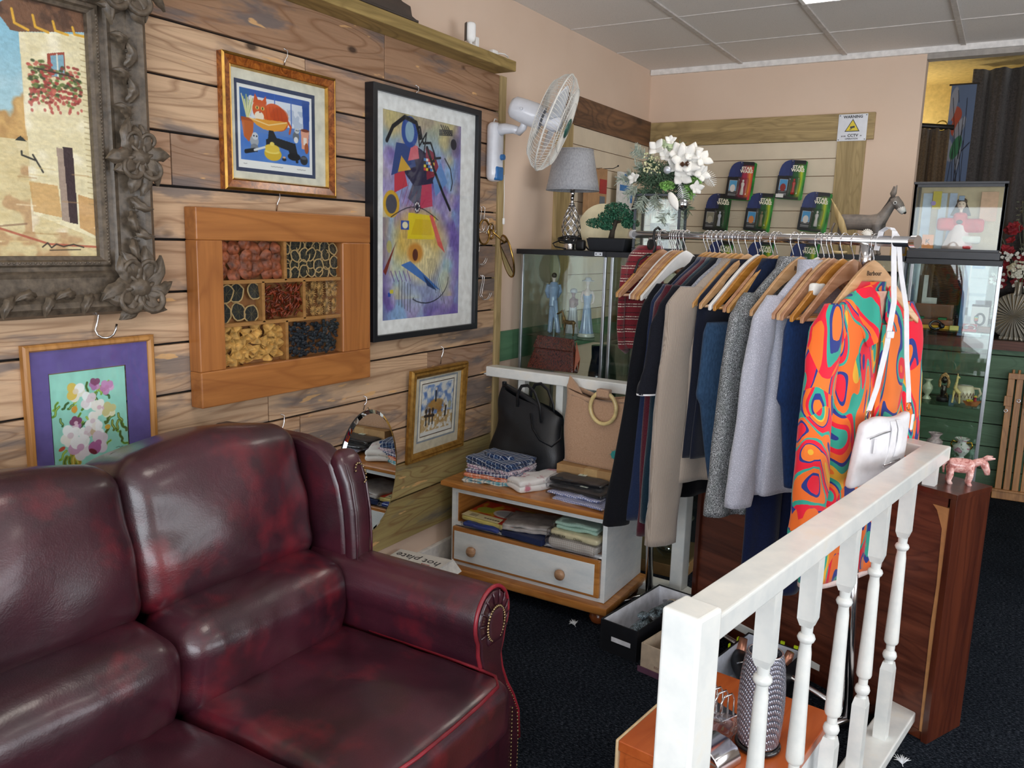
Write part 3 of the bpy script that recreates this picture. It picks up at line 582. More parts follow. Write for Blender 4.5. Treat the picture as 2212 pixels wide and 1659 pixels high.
# ---- floral painting, purple mount
def floral():
    W, Hh = .372, .56; t = thing('framed_flower_painting', 'pine framed painting of white and pink flowers on aqua with a purple mount', 'picture', (WX, 1.308, .695), LW)
    build('frame', frame(W, Hh, [(0, 0), (0, -.016), (.005, -.021), (.013, -.021), (.018, -.014), (.019, -.006)]), wood('honey_pine', 'c08a4c', '96632c', 2, .4, .8), t)
    x0, x1, z0, z1 = -.118, .096, .212, .478
    build('mount', mat_board(W-.034, Hh, x0-.003, x1+.003, z0-.003, z1+.003, -.0085), M('6a5c9c', .9), t)
    build('bevel_edge', mat_board(x1-x0+.02, Hh, x0, x1, z0, z1, -.0075).add([], []) , M('e8ead8', .8), t) if False else None
    w_, h_ = 200, 250; c = Canvas(w_, h_, '9fe0cf'); c.grain(.06, 10, 8, 2); rr = random.Random(12)
    def leaf(x, y, a, L, wd, col):
        p = [(x+L*k/6*math.cos(a+.2*math.sin(k)), y+L*.8*k/6*math.sin(a+.2*math.sin(k))) for k in range(7)]
        c.line(p, wd, col, .95); c.line(p[:6], wd*.3, 'd8e070' if rr.random() < .4 else '3c5a20', .8)
    for k in range(34): 
        x, y = rr.uniform(.08, .92), rr.uniform(.08, .85); leaf(x, y, rr.uniform(.3, 2.8), rr.uniform(.08, .16), .03, rr.choice(['5e8f2a', '86b53a', '4a7324', 'a6c850', '3d6a34']))
    for k in range(8): leaf(rr.uniform(.08, .4), .82+rr.uniform(0, .06), rr.uniform(1.2, 2.2), .16, .05, rr.choice(['b08a2c', '8a9a34', 'c7a33c']))
    for k in range(7): leaf(rr.uniform(.7, .92), rr.uniform(.45, .75), rr.uniform(1., 2.4), .13, .035, '5c6f2c')
    def flower(x, y, r, cols, n=5):
        for k in range(n): a = 2*PI*k/n+rr.random(); c.ell(x+r*.55*math.cos(a), y+r*.5*math.sin(a), r*.62, r*.45, rr.choice(cols), .95, rot=a)
        c.ell(x, y, r*.35, r*.26, cols[-1], .9); 
    Wt = ['fbf6ee', 'f0e6ea', 'ffffff', 'e8d4dc']; Pk = ['b87bb0', 'd49cc8', 'a0608c', '8c4a70']
    flower(.32, .20, .11, ['f6f1e2', 'e8c85a', 'ffffff', 'efe0c8']); flower(.58, .15, .07, Pk); flower(.74, .20, .085, ['e4b4d8', 'd090c4', 'c884b4']); flower(.48, .31, .10, Wt); flower(.62, .40, .09, ['fbf6ee', 'f6d8dc', 'e8c0cc'])
    flower(.75, .44, .09, ['f6f0d0', 'fffbe8', 'd8cf90']); flower(.30, .52, .075, Pk+['f0d0e0']); flower(.52, .53, .10, Wt); flower(.22, .64, .12, Wt); flower(.42, .64, .08, Wt); flower(.58, .63, .09, ['fbf6ee', 'd8c0a0', 'ffffff']); flower(.34, .78, .14, Wt+['d8a8c8']); flower(.58, .77, .13, ['fdf8f6', 'ffffff', 'e6d6e2', 'b86aa0'])
    c.ell(.29, .38, .04, .035, 'e0a23c'); c.ell(.72, .62, .04, .025, 'e0b040'); c.ell(.10, .76, .045, .02, 'c8543c', rot=-.4); c.ell(.50, .85, .06, .025, '7c2436', rot=.6)
    c.line([(.82, .86), (.86, .855), (.88, .865), (.92, .86)], .006, '40584a')
    c.mesh('painting', x1-x0, z1-z0, vcmat('flower_paint', .55), t, y=-.006, x0=x0, z0=z0)
    build('glazing', MB().box(-W/2+.018, -.0105, .018, W/2-.018, -.0100, Hh-.018), PGL, t)
    s_hook(0, 1.333, 1.381, .118, 'large chrome S-shaped hook above the flower painting', r=.003)
floral()
# ---- small gilt frame with a harvest watercolour
def harvest():
    W, Hh = .412, .405; t = thing('framed_harvest_print', 'small gilt framed watercolour of a loaded hay cart under a blue sky', 'picture', (WX, 2.885, .600), rot=(math.radians(3), 0, LW))
    g = NT('antique_gilt'); f = g.noise(g.coord(), 40, 4); g.col(g.ramp(f, [(.3, '8a6228'), (.65, 'b98d44')])); g.set(.35, .6)
    build('frame', frame(W, Hh, [(0, 0), (0, -.014), (.006, -.024), (.014, -.020), (.022, -.024), (.034, -.016), (.038, -.012), (.040, -.006)]), g.m, t)
    x0, x1, z0, z1 = -.118, .115, .105, .335
    for k, (e, cc, y) in enumerate(((.026, 'd8cdb4', -.0085), (.018, '8f97a0', -.0080), (.015, 'e6dfcc', -.0076), (.004, 'efe9dc', -.0072))):
        build('mount', mat_board(W-.07, Hh, x0-e, x1+e, z0-e, z1+e, y, .001), M(cc, .85), t)
    build('black_line', mat_board(x1-x0+.03, Hh, x0, x1, z0, z1, -.0068, .001), M('2a2a30', .8), t) if False else None
    c = Canvas(160, 160, 'eceae4'); n = vnoise(160, 160, 8, 8, 3); c.blend(np.clip((n-.42)*5, 0, 1)*(c.Y < .62)*(c.Y > .03), '7f9fd4', .9); c.blend(np.clip((n-.6)*6, 0, 1)*(c.Y < .6), '4f6fb4', .6)
    c.blend(np.clip((vnoise(160, 160, 20, 14, 8)-.35)*5, 0, 1)*np.clip(1.6-((c.X-.45)/.30)**2-((c.Y-.52)/.17)**2, 0, 1), 'b07a34', .95); c.ell(.45, .43, .22, .10, 'b98a44', .9, soft=.3)
    c.blend(np.clip((vnoise(160, 160, 14, 14, 9)-.4)*5, 0, 1)*(c.Y > .6)*(c.Y < .93), 'c9a468', .9)
    c.line([(.44, .16), (.44, .36)], .05, '2f3848'); c.ell(.445, .13, .035, .03, 'e8e0d8'); c.line([(.48, .12), (.5, .3)], .012, '6b5130')
    for x in (.16, .26, .36): c.line([(x, .56), (x, .80)], .035, '2b2622'); c.ell(x, .53, .04, .045, '4a3c30')
    c.line([(.12, .62), (.40, .64)], .05, '3a2f28'); c.line([(.78, .52), (.76, .70)], .05, '3a3430'); c.ell(.90, .5, .05, .08, 'c9c08c', .8, soft=.4)
    for k in range(30): c.line([(.5+.3*random.random(), .65+.2*random.random()), (.5+.4*random.random(), .7+.2*random.random())], .006, 'a87c3c', .6)
    c.mesh('print', x1-x0, z1-z0, vcmat('harvest_print', .6), t, y=-.0062, x0=x0, z0=z0)
    build('glazing', MB().box(-W/2+.04, -.0095, .04, W/2-.04, -.0090, Hh-.04), PGL, t)
    s_hook(1.005, 2.925, 1.073, .085, 'chrome wire hook holding the small gilt framed print')
harvest()
# ---- bevelled oval mirror
t = thing('oval_wall_mirror', 'frameless oval mirror with cut edge hung beside the burgundy sofa wing', 'mirror', (WX, 2.440, .625), LW)
def ov(rx, rz, y, n=48): return [(rx*math.cos(2*PI*k/n), y, rz*math.sin(2*PI*k/n)) for k in range(n)]
MIR = M('e9eeee', .015, 1, var=0, name='mirror_silver')
a, b, c_ = ov(.176, .252, -.008), ov(.162, .238, -.014), ov(.176, .252, -.001); mb = MB(); n = 48
mb.add(a+b, [(k, (k+1) % n, n+(k+1) % n, n+k) for k in range(n)]); mb.add(b, [tuple(range(n))]); build('mirror_plate', mb, MIR, t)
build('backing', MB().add(a+c_, [(k, n+k, n+(k+1) % n, (k+1) % n) for k in range(n)]+[tuple(range(2*n-1, n-1, -1))]), M('3b3d40', .5), t)
build('hanging_wire', MB().tube([(-.05, -.004, .20), (0, -.004, .262), (.05, -.004, .20)], .0015, 6), CHROME, t, smooth=True)
s_hook(0.880, 2.415, .926, .075, 'chrome wire hook from which the oval mirror hangs')
s_hook(0, 1.985, .926, .07, 'thin chrome hook just above the back of the sofa')
# ---- big oil painting in a carved dark frame
def oil():
    Wi, Hi = .90, .610; fw = .155; W, Hh = Wi+2*fw, Hi+2*fw; zb = 1.487-fw-.02
    t = thing('framed_oil_painting', 'large oil painting of a sunlit village house in a heavily carved dark brown frame', 'picture', (WX, 1.335-Wi/2, 1.478-fw), LW)
    fm = NT('bronze_gesso'); f = fm.noise(fm.coord(), 60, 4); c1 = fm.ramp(f, [(.3, '433a30'), (.7, '6a5d4e')]); g2 = fm.noise(fm.coord(), 11, 5, .7); c1 = fm.mix(c1, 'a2583c', fm.ramp(g2, [(.70, 0.0), (.73, .8)])); fm.col(c1); fm.bump(f, .3, .004); fm.set(.42); FR = fm.m
    build('frame', frame(W, Hh, [(0, 0), (0, -.030), (.010, -.060), (.026, -.072), (.040, -.066), (.058, -.050), (.100, -.042), (.112, -.046), (.118, -.038), (.128, -.036), (.134, -.044), (.142, -.044), (.146, -.034), (.155, -.030), (.156, -.012)]), FR, t)
    n = 70
    bd = MB()
    for k in range(n): bd.sphere((Wi/2+.016, -.044, fw-.014+(Hi+.02)*k/n), (.0035, .004, .0042), 6, 4)
    build('bead_moulding', bd, FR, t, smooth=True)['kind'] = 'stuff'; bd = MB()
    for k in range(n): bd.sphere((-Wi/2+Wi*k/n, -.044, fw-.016), (.0042, .004, .0035), 6, 4)
    build('bead_moulding', bd, FR, t, smooth=True)['kind'] = 'stuff'
    rr = random.Random(9)
    def scroll(cx, cz, R0, sgn, mb, turns=1.6, th=.011, a0=0):
        pts = []; rs = []
        for k in range(26):
            u = k/25; a = a0+sgn*turns*2*PI*u; r = R0*(1-.86*u); pts.append((cx+r*math.cos(a), -.066-.022*math.sin(PI*min(1, u*1.2)), cz+r*math.sin(a))); rs.append(th*(1-.45*u))
        mb.tube(pts, rs, 8, flat=.8)
    def leafy(cx, cz, a, L, wd, mb, curl=.5):
        def fn(u, v):
            s = u; wv = (v-.5)*2; ww = wd*math.sin(PI*min(1, .12+s*.88))**.7*(1+.18*math.sin(s*18)); aa = a+curl*s*s
            x = cx+L*s*math.cos(aa)-wv*ww*math.sin(aa); z = cz+L*s*math.sin(aa)+wv*ww*math.cos(aa)
            return (x, -.060-.026*math.sin(PI*s*.8)*(1-.5*wv*wv)-.006*abs(math.sin(3*wv)), z)
        mb.grid(fn, 12, 6)
    def cartouche(cx, cz, S, name='carved_rosette'):
        mb = MB()
        for k in range(9): leafy(cx, cz, 2*PI*k/9+.3, S*rr.uniform(.85, 1.1), S*.24, mb, rr.uniform(-.7, .7))
        for s in (-1, 1): scroll(cx+s*S*.32, cz-S*.25, S*.42, s, mb, 1.4, S*.10, PI/2); scroll(cx+s*S*.25, cz+S*.42, S*.30, -s, mb, 1.3, S*.08, -PI/2)
        mb.sphere((cx, -.075, cz), (S*.30, S*.20, S*.24), 14, 8)
        for k in range(6): mb.tube([(cx+S*.12*math.cos(k), -.088, cz+S*.1*math.sin(k)), (cx+S*.5*math.cos(k+.3), -.072, cz+S*.5*math.sin(k+.3))], [S*.04, S*.07], 6)
        build(name, mb, FR, t, smooth=True)
    xs = W/2-.055; cartouche(xs, Hh*.455, .098); cartouche(W/2-.075, .072, .115, 'carved_corner'); cartouche(W/2-.075, Hh-.072, .115, 'carved_corner'); cartouche(0, .06, .085)
    for s, z0, z1 in ((1, Hh*.56, Hh*.80), (-1, Hh*.34, Hh*.14)):
        gl = MB()
        for k in range(5): z = z0+(z1-z0)*k/5; leafy(xs-.018, z, s*PI/2+.5*(-1)**k, .06, .014, gl, .6)
        for k in range(14): z = z0+(z1-z0)*(k/14); gl.tube([(xs-.012, -.053, z), (xs+.03, -.055, z+.012)], .0022, 5)
        build('carved_garland', gl, FR, t, smooth=True)
    gl = MB()
    for k in range(6): leafy(W/2-.20-.05*k, .055, PI+.4*(-1)**k, .06, .014, gl, .5)
    build('carved_garland', gl, FR, t, smooth=True)
    ch = MB().sphere((W/2-.006, -.045, .075), (.010, .01, .012), 8, 6).sphere((W/2-.012, -.05, .020), (.015, .008, .007), 8, 6); build('plaster_chip', ch, M('ececea', .8), t, smooth=True)['label'] = 'bare white plaster where the moulding has chipped'
    w_, h_ = 620, 420; c = Canvas(w_, h_, 'a4c6d2'); n1 = vnoise(h_, w_, 5, 7, 31); n2 = vnoise(h_, w_, 14, 20, 32); n3 = vnoise(h_, w_, 60, 30, 33)
    c.a[:] = rgb('7cb4cc')[None, None]*(1-c.Y[..., None])+rgb('d9dfd2')[None, None]*c.Y[..., None]; c.blend(np.clip((n1-.5)*4, 0, 1)*(c.Y < .4), 'd6e0e0', .7)
    gy = .50; c.blend(np.clip((n2+.15*(c.Y-.38)*10-.42)*7, 0, 1)*(c.Y > .30)*(c.Y < .58), 'b98a4c', .9); c.blend(np.clip((n2-.5)*6, 0, 1)*(c.Y > .36)*(c.Y < .55), 'd6b070', .8)
    c.rect(0, .54, 1, 1.01, 'dccfa4'); c.blend(n3*(c.Y > .54), 'c4ae78', .7); c.blend(np.clip((n2-.55)*8, 0, 1)*(c.Y > .6), 'a8744c', .5)
    hx = .815; L = [(hx, .13), (1.01, .08), (1.01, .93), (hx+.01*.72, .83)]; c.poly(L, 'e6ddb8'); c.blend(n3*(c.X > hx)*(c.Y > .1)*(c.Y < .85), 'cfc090', .6); c.blend(np.clip((n2-.5)*5, 0, 1)*(c.X > hx)*(c.Y > .1)*(c.Y < .9), 'f1ead0', .8)
    c.poly([(hx-.10*.72, .075), (hx-.02*.72, .0), (1.01, -.01), (1.01, .07), (hx, .13), (hx-.03*.72, .13), (hx-.06*.72, .09)], '74513a'); c.blend(np.clip((vnoise(h_, w_, 30, 50, 41)-.5)*5, 0, 1)*(c.Y < .1)*(c.X > hx-.08*.72), '4e3628', .8)
    for k in range(5): x = hx-.02*.72+.055*k; c.line([(x, .05+.005*k), (x+.005, .10-.003*k), (x+.04, .115-.008*k)], .007, 'd9a838')
    c.poly([(hx+.10*.72, .19), (hx+.17*.72, .17), (hx+.17*.72, .27), (hx+.10*.72, .28)], '9c4a38'); c.poly([(hx+.115*.72, .195), (hx+.165*.72, .182), (hx+.165*.72, .27), (hx+.115*.72, .275)], '7fa8b8'); c.line([(hx+.14*.72, .185), (hx+.14*.72, .275)], .004, 'dfe0d0')
    for k in range(260):
        x, y = hx+.02+.145*random.random(), .24+.13*random.random()+.02*math.sin(k); c.ell(x, y, .006, .006, random.choice(['a8423c', '8c3a34', '5b6f3a', '6f7f44', 'c06a58', '3d4a2c']), .9)
    for k in range(60): x = hx+.015+.15*random.random(); c.ell(x, .34+.08*random.random(), .004, .007, 'b0524a', .8)
    c.line([(hx+.06*.72, .255), (hx+.20*.72, .262)], .004, '403028')
    c.poly([(hx+.115*.72, .555), (hx+.145*.72, .56), (hx+.15*.72, .86), (hx+.12*.72, .85)], 'a39080'); c.poly([(hx+.14*.72, .55), (hx+.18*.72, .55), (hx+.185*.72, .865), (hx+.15*.72, .86)], '38272a'); c.poly([(hx, .70), (hx+.11*.72, .71), (hx+.12*.72, .84), (hx+.01*.72, .82)], 'c49454', .7); c.poly([(hx+.19*.72, .74), (1.01, .76), (1.01, .92), (hx+.19*.72, .88)], 'c08a4c', .7)
    for k in range(30): y = .12+.68*k/30; c.line([(hx+.235*.72, y), (hx+.255*.72, y+.002)], .003, 'a08a5c', .6)
    lx = hx-.02*.72; c.poly([(lx-.016, .545), (lx+.0, .525), (lx+.016, .545)], '1f2824'); c.poly([(lx-.016, .55), (lx+.016, .55), (lx+.008, .585), (lx-.008, .585)], 'd8caa0'); c.line([(lx, .585), (lx, .60), (lx+.035, .615)], .005, '2b2a26'); c.line([(lx+.03, .595), (lx+.055, .66)], .005, '2b2a26')
    c.line([(.50, .85), (.66, .86), (.86, .95), (1, .96)], .006, 'a84c38', .8); c.line([(.3, .95), (.62, .90), (.8, .87)], .005, '7c5a44', .6)
    for k in range(40): x, y = random.random(), .6+.38*random.random(); c.line([(x, y), (x+.05, y+.002)], .004, random.choice(['efe4c0', 'b08c5c', 'd8c48c']), .5)
    c.line([(.84, .962), (.855, .945), (.865, .965), (.88, .95), (.90, .96), (.93, .95), (.96, .962)], .004, '3a3024'); c.line([(.86, .975), (.95, .972)], .003, '3a3024')
    c.grain(.07, 90, 120, 35)
    c.mesh('painting', Wi, Hi, vcmat('oil_paint', .55, .3, 300), t, y=-.016, x0=-Wi/2, z0=fw, relief=.0008)
oil()
# ---- loose wire hooks beside the black frame
for k, (y, z, L) in enumerate(((3.175, 1.690, .10), (3.208, 1.692, .10), (3.236, 1.692, .10), (3.185, 1.533, .085), (3.198, 1.530, .085), (3.228, 1.378, .095), (3.243, 1.378, .095), (3.268, 1.640, .06))):
    s_hook(0, y, z, L, ['bare chrome wire hook in the topmost cluster beside the black frame, next to its edge', 'bare chrome wire hook in the middle of the topmost cluster beside the black frame', 'bare chrome wire hook in the topmost cluster, farthest from the black frame',
        'short bare chrome hook behind the brass mirror loop, nearer the black frame', 'short bare chrome hook behind the brass mirror loop, farther from the black frame', 'bare chrome hook below the brass mirror, nearer the black frame', 'bare chrome hook below the brass mirror, farther from the black frame', 'short chrome hook holding the brass loop of the small mirror'][k], r=.0018, group='bare picture hooks')
# ---- round brass shaving mirror with its loop arm
t = thing('brass_round_mirror', 'small round brass mirror tilted on a looped brass stand, hung by the fan', 'mirror', (-2.095, 3.25, 1.50))
BR = M('a8874a', .25, 1, var=.15); Rm = Matrix.Translation((-2.02, 3.325, 1.478)) @ Matrix.Rotation(math.radians(52), 4, 'Z') @ Matrix.Rotation(math.radians(-14), 4, 'Y')
ring = MB(); ring.T = Rm; ring.tube([(0, .068*math.cos(a), .098*math.sin(a)) for a in [2*PI*k/32 for k in range(32)]], .005, 8, closed=True); build('rim', ring, BR, t, smooth=True, world=True)
gm = MB(); gm.T = Rm; gm.add([(.003, .066*math.cos(a), .096*math.sin(a)) for a in [2*PI*k/32 for k in range(32)]], [tuple(range(32))]).add([(-.003, .066*math.cos(a), .096*math.sin(a)) for a in [2*PI*k/32 for k in range(32)]], [tuple(range(31, -1, -1))]); build('mirror_glass', gm, MIR, t, world=True)
lp = MB().tube([(-2.075, 3.205+.048*math.cos(a)*(1.0), 1.585+.055*math.sin(a)) for a in [2*PI*k/24 for k in range(25)]], .0042, 8); lp.tube([(-2.07, 3.25, 1.60), (-2.05, 3.268, 1.575), (-2.03, 3.29, 1.55), (-2.025, 3.315, 1.535)], .0042, 8); lp.tube([(-2.08, 3.272+.022*math.cos(a), 1.590+.035*math.sin(a)) for a in [2*PI*k/16 for k in range(16)]], .004, 8, closed=True)
build('loop_arm', lp, BR, t, smooth=True, world=True)
# ---- clock, camera and plug on the shelf
t = thing('mantel_clock', 'dark napoleon-hat mantel clock, its end showing on the wall shelf', 'clock', (-2.03, 2.33, 2.343))
prof = [(-.27, 0), (-.27, .012), (-.245, .018), (-.235, .05)] + [(-.235+.235*math.sin(k*PI/16)*1.0, .05+.14*(1-math.cos(k*PI/8))/2) for k in range(1, 9)]
prof = prof + [(-x, z) for x, z in prof[::-1]]
build('case', MB().prism([(x, z) for x, z in prof], -.04, .025, 'x'), wood('dark_oak', '4a3a30', '2a201a', 1, .35), t, bevel=.003)
build('foot', MB().box(-.05, -.28, 0, .028, .28, .010), wood('dark_oak_foot', '3a2d26', '221a15', 1, .35), t, bevel=.002)
dl = MB().add([(.0262, .055*math.cos(a), .115+.055*math.sin(a)) for a in [2*PI*k/28 for k in range(28)]], [tuple(range(28))]); build('dial', dl, M('d8cfae', .4), t)
t = thing('security_camera', 'small white camera with a black front facing from the shelf', 'camera', (-2.035, 3.005, 2.343), rot=(0, 0, math.radians(-38)))
build('body', MB().rbox((0, 0, .058), (.021, .021, .040), .016, 8), WHITE, t, smooth=True); build('lens_panel', MB().box(-.0135, -.0225, .022, .0135, -.0205, .094), M('15161a', .12), t, bevel=.001)
build('base', MB().lathe([(.024, 0), (.024, .006), (.008, .012), (.008, .02)], 20), WHITE, t, smooth=True)
t = thing('camera_power_block', 'little white power block standing behind the shelf camera', 'adapter', (-2.045, 3.058, 2.343)); build('block', MB().box(-.012, -.012, 0, .012, .012, .050), WHITE, t, bevel=.003)
t = thing('power_plug', 'white mains plug with curled cable near the end of the wall shelf', 'plug', (-2.045, 3.20, 2.343))
build('plug_body', MB().rbox((0, 0, .014), (.016, .022, .013), .008, 6), WHITE, t, smooth=True)
build('cable', MB().tube([(0, .02, .016), (.005, .045, .022), (.012, .075, .024), (.02, .095, .014), (.022, .085, .006), (.012, .04, .003), (.01, -.06, .003), (.004, -.14, .003)], .003, 8), WHITE, t, smooth=True)
# ---- wall fan
def fan():
    t = thing('wall_fan', 'white and blue wall fan with a wire cage tilted downwards', 'fan', (-2.110, 3.295, 1.81)); PL = M('e6e8ef', .25, var=.02, coat=.3); BL = M('2f6fae', .25)
    b = MB().rbox((-2.082, 3.292, 1.948), (.030, .044, .132), .028, 10); build('wall_bracket', b, PL, t, smooth=True, world=True)
    build('blue_panel', MB().rbox((-2.062, 3.292, 1.853), (.0125, .032, .032), .010, 8), BL, t, smooth=True, world=True)
    build('speed_knob', MB().cyl((-2.056, 3.300, 1.925), (-2.036, 3.300, 1.925), .013, 20), BL, t, smooth=False, world=True, bevel=.002)
    ax = Vector((.90, .36, -.36)).normalized(); cc = Vector((-1.79, 3.315, 2.065))
    q = ax.to_track_quat('Z', 'Y').to_matrix().to_4x4(); T = Matrix.Translation(cc) @ q
    am = MB().tube([(-2.065, 3.292, 2.045), (-2.03, 3.294, 2.050), (-1.985, 3.296, 2.045), (-1.955, 3.297, 2.035)], [.030, .024, .019, .017], 14); am.tube([(-1.965, 3.297, 2.03), (-1.935, 3.29, 2.05), (-1.92, 3.285, 2.085)], .017, 12); build('arm', am, PL, t, smooth=True, world=True)
    mo = MB(); mo.T = T; mo.lathe([(.001, -.212), (.034, -.210), (.047, -.195), (.052, -.15), (.054, -.10), (.050, -.062), (.046, -.058)], 28, cap=False); build('motor_housing', mo, PL, t, smooth=True, world=True)
    kn = MB(); kn.T = T; kn.cyl((-.050, 0, -.15), (-.072, 0, -.15), .006, 10); build('oscillation_knob', kn, PL, t, smooth=True, world=True)
    R = .215; cg = MB(); cg.T = T; fr = MB(); fr.T = T
    cg.tube([(R*math.cos(a), R*math.sin(a), 0) for a in [2*PI*k/48 for k in range(48)]], .0042, 6, closed=True)
    for k in range(72):
        a = 2*PI*k/72; s = .35
        def P(r, z, tw=0): return (r*math.cos(a+tw), r*math.sin(a+tw), z)
        cg.tube([P(.052, -.062), P(.11, -.070, .10), P(.17, -.058, .2), P(.205, -.026, .26), P(R, 0, .28)], .0011, 4, cap=False)
        cg.tube([P(.040, .060), P(.11, .056, -.1), P(.17, .046, -.2), P(.205, .020, -.26), P(R, 0, -.28)], .0011, 4, cap=False)
    for r, z in ((.11, -.071), (.17, -.059), (.11, .057), (.17, .047)): cg.tube([(r*math.cos(a), r*math.sin(a), z) for a in [2*PI*k/40 for k in range(40)]], .0016, 5, closed=True)
    build('cage', cg, M('e9e7e0', .3), t, world=True, smooth=True)
    cap = MB(); cap.T = T; cap.lathe([(.042, .056), (.044, .064), (.034, .069), (.001, .070)], 24, cap=False); build('cage_badge', cap, M('2e5a50', .3), t, world=True, smooth=True)
    hub = MB(); hub.T = T; hub.lathe([(.030, -.05), (.036, -.02), (.034, .02), (.015, .034), (.001, .036)], 20, cap=False); build('hub', hub, PL, t, world=True, smooth=True)
    BLD = M('dfe3ea', .2, var=.02)
    for j in range(3):
        bl = MB(); bl.T = T @ Matrix.Rotation(2*PI*j/3+.4, 4, 'Z')
        def fn(u, v): a = -.62+1.24*v; r = .032+.155*u; wv = math.sin(PI*min(.999, .18+.75*u))**.5; return (r*math.cos(a*wv), r*math.sin(a*wv), -.026*(a*wv)*1.3)
        bl.grid(fn, 10, 10); build('blade', bl, BLD, t, world=True, smooth=True, solid=.0015)
    build('pull_cord', MB().tube([(-2.062, 3.345, 1.85), (-2.060, 3.347, 1.75), (-2.060, 3.347, 1.655)], .0018, 6).lathe([(.0015, 1.655), (.006, 1.652), (.006, 1.628), (.003, 1.624)], 10, c=(-2.060, 3.347, 0)), WHITE, t, world=True, smooth=True)
    build('cable', MB().tube([(-2.10, 3.30, 2.075), (-2.10, 3.312, 2.098), (-2.108, 3.335, 2.10), (-2.112, 3.35, 2.095)], .003, 6), WHITE, t, world=True, smooth=True)
fan()
# ================================================================ burgundy leather sofa
def leather():
    t = NT('burgundy_leather'); n1 = t.noise(t.coord(), 3.2, 4, .6, .4); n2 = t.noise(t.coord(), 5.5, 4, .6)
    c = t.ramp(n1, [(.30, '1e0a13'), (.5, '34121e'), (.66, '451926')]); c = t.mix(c, '8a1f2a', t.ramp(n2, [(.54, 0.0), (.76, .55)])); c = t.mix(c, '2c1218', t.ramp(t.noise(t.coord(), 5, 3), [(.55, 0.0), (.7, .5)]))
    vo = t.node('ShaderNodeTexVoronoi'); vo.inputs['Scale'].default_value = 260; t.link(t.coord(), vo.inputs['Vector'])
    cr = t.noise(t.coord((6, 14, 22)), 1, 4, .6, 2.0); mm = t.node('ShaderNodeMath', operation='MULTIPLY_ADD'); mm.inputs[1].default_value = 5; t.link(cr, mm.inputs[0]); t.link(vo.outputs['Distance'], mm.inputs[2])
    t.col(c); t.bump(mm.outputs[0], .09, .002); t.set(.33, coat=.3, spec=.7); return t.m
LEA = leather(); PIP = M('7a1f2a', .35, var=.25, nscale=9, name='worn_piping'); NAIL = M('8d7a5c', .3, 1, var=.3, nscale=200)
sofa = thing('leather_sofa', 'large burgundy leather wing sofa with studded scroll arms against the plank wall', 'sofa', (-1.5, .35, 0))
def nz(p, s, k=0): return mnoise.noise(Vector(p)*s+Vector((k, k*2, 0)))
build('base', MB().rbox((-1.50, .35, .205), (.535, 1.28, .145), .02, 10), LEA, sofa, smooth=True, world=True)
for k in range(3):
    y1 = 1.632-.538*k; yc = y1-.266
    def wp(q, u, yc=yc, k=k):
        q = Vector(q)
        if u[2] > 0: q.z += .010*nz((q.x, q.y+yc, 0), 7)+.004*nz((q.x*3, q.y*8, k), 4)
        return q
    build('seat_cushion', MB().rbox((-1.235, yc, .405), (.300, .265, .078), .040, 22, (0, 0, .022), wp), LEA, sofa, smooth=True, world=True)
    pl_ = [(-.962, yc-.235, .478), (-.945, yc-.12, .482), (-.942, yc, .483), (-.945, yc+.12, .482), (-.955, yc+.215, .478), (-.985, yc+.252, .478), (-1.05, yc+.258, .480), (-1.4, yc+.262, .482)]
    pl_ = pl_ if k == 0 else pl_[:5]
    build('seat_piping', MB().tube(pl_, .0048, 8), PIP, sofa, smooth=True, world=True)
    build('front_seam', MB().tube([(-.962, yc-.26, .352), (-.950, yc, .350), (-.962, yc+.26, .352)], .006, 6), LEA, sofa, smooth=True, world=True)
    def wl(q, u, yc=yc, k=k):
        q = Vector(q); e = abs(u[1])
        q.x += .012*math.sin(q.z*40+u[1]*2)*max(0, e-.6)+.006*nz((q.x*4, (q.y+yc)*14, q.z*3), 2, k); q.z -= .02*max(0, e-.7); return q
    c = Matrix.Translation((-1.575, yc, .560)) @ Matrix.Rotation(math.radians(8), 4, 'Y')
    m = MB(); m.T = c; m.rbox((0, 0, 0), (.115, .2715, .125), .070, 22, (.014, .006, .010), wl); build('lumbar_cushion', m, LEA, sofa, smooth=True, world=True)
    def wb(q, u, yc=yc, k=k):
        q = Vector(q); q.z += .020*(1-u[1]*u[1])*max(0, u[2])-.012*abs(u[1])*max(0, u[2]); e = max(0, abs(u[1])-.55)
        q.x += .016*math.sin(q.z*34+3*u[1])*e*(1-abs(u[2]))+.009*nz((q.x, (q.y+yc)*5, q.z*5), 1.4, k)-.012*max(0, u[2])**2*abs(u[1])
        return q
    c = Matrix.Translation((-1.742, yc, .828)) @ Matrix.Rotation(math.radians(-13), 4, 'Y')
    m = MB(); m.T = c; m.rbox((0, 0, 0), (.125, .2720, .192), .060, 26, (.034, .006, .012), wb); build('back_cushion', m, LEA, sofa, smooth=True, world=True)
    # piping line over the top of the cushion
    pts = []
    for j in range(17):
        u = -1+2*j/16; p = Vector((-.035, u*.264, .194+.020*(1-u*u)-.03*max(0, abs(u)-.82)/.18-.010*abs(u))); pts.append(c @ p)
    build('back_piping', MB().tube(pts, .004, 6), LEA, sofa, smooth=True, world=True)
build('back_frame', MB().rbox((-1.95, .35, .49), (.105, 1.30, .43), .05, 12), LEA, sofa, smooth=True, world=True)
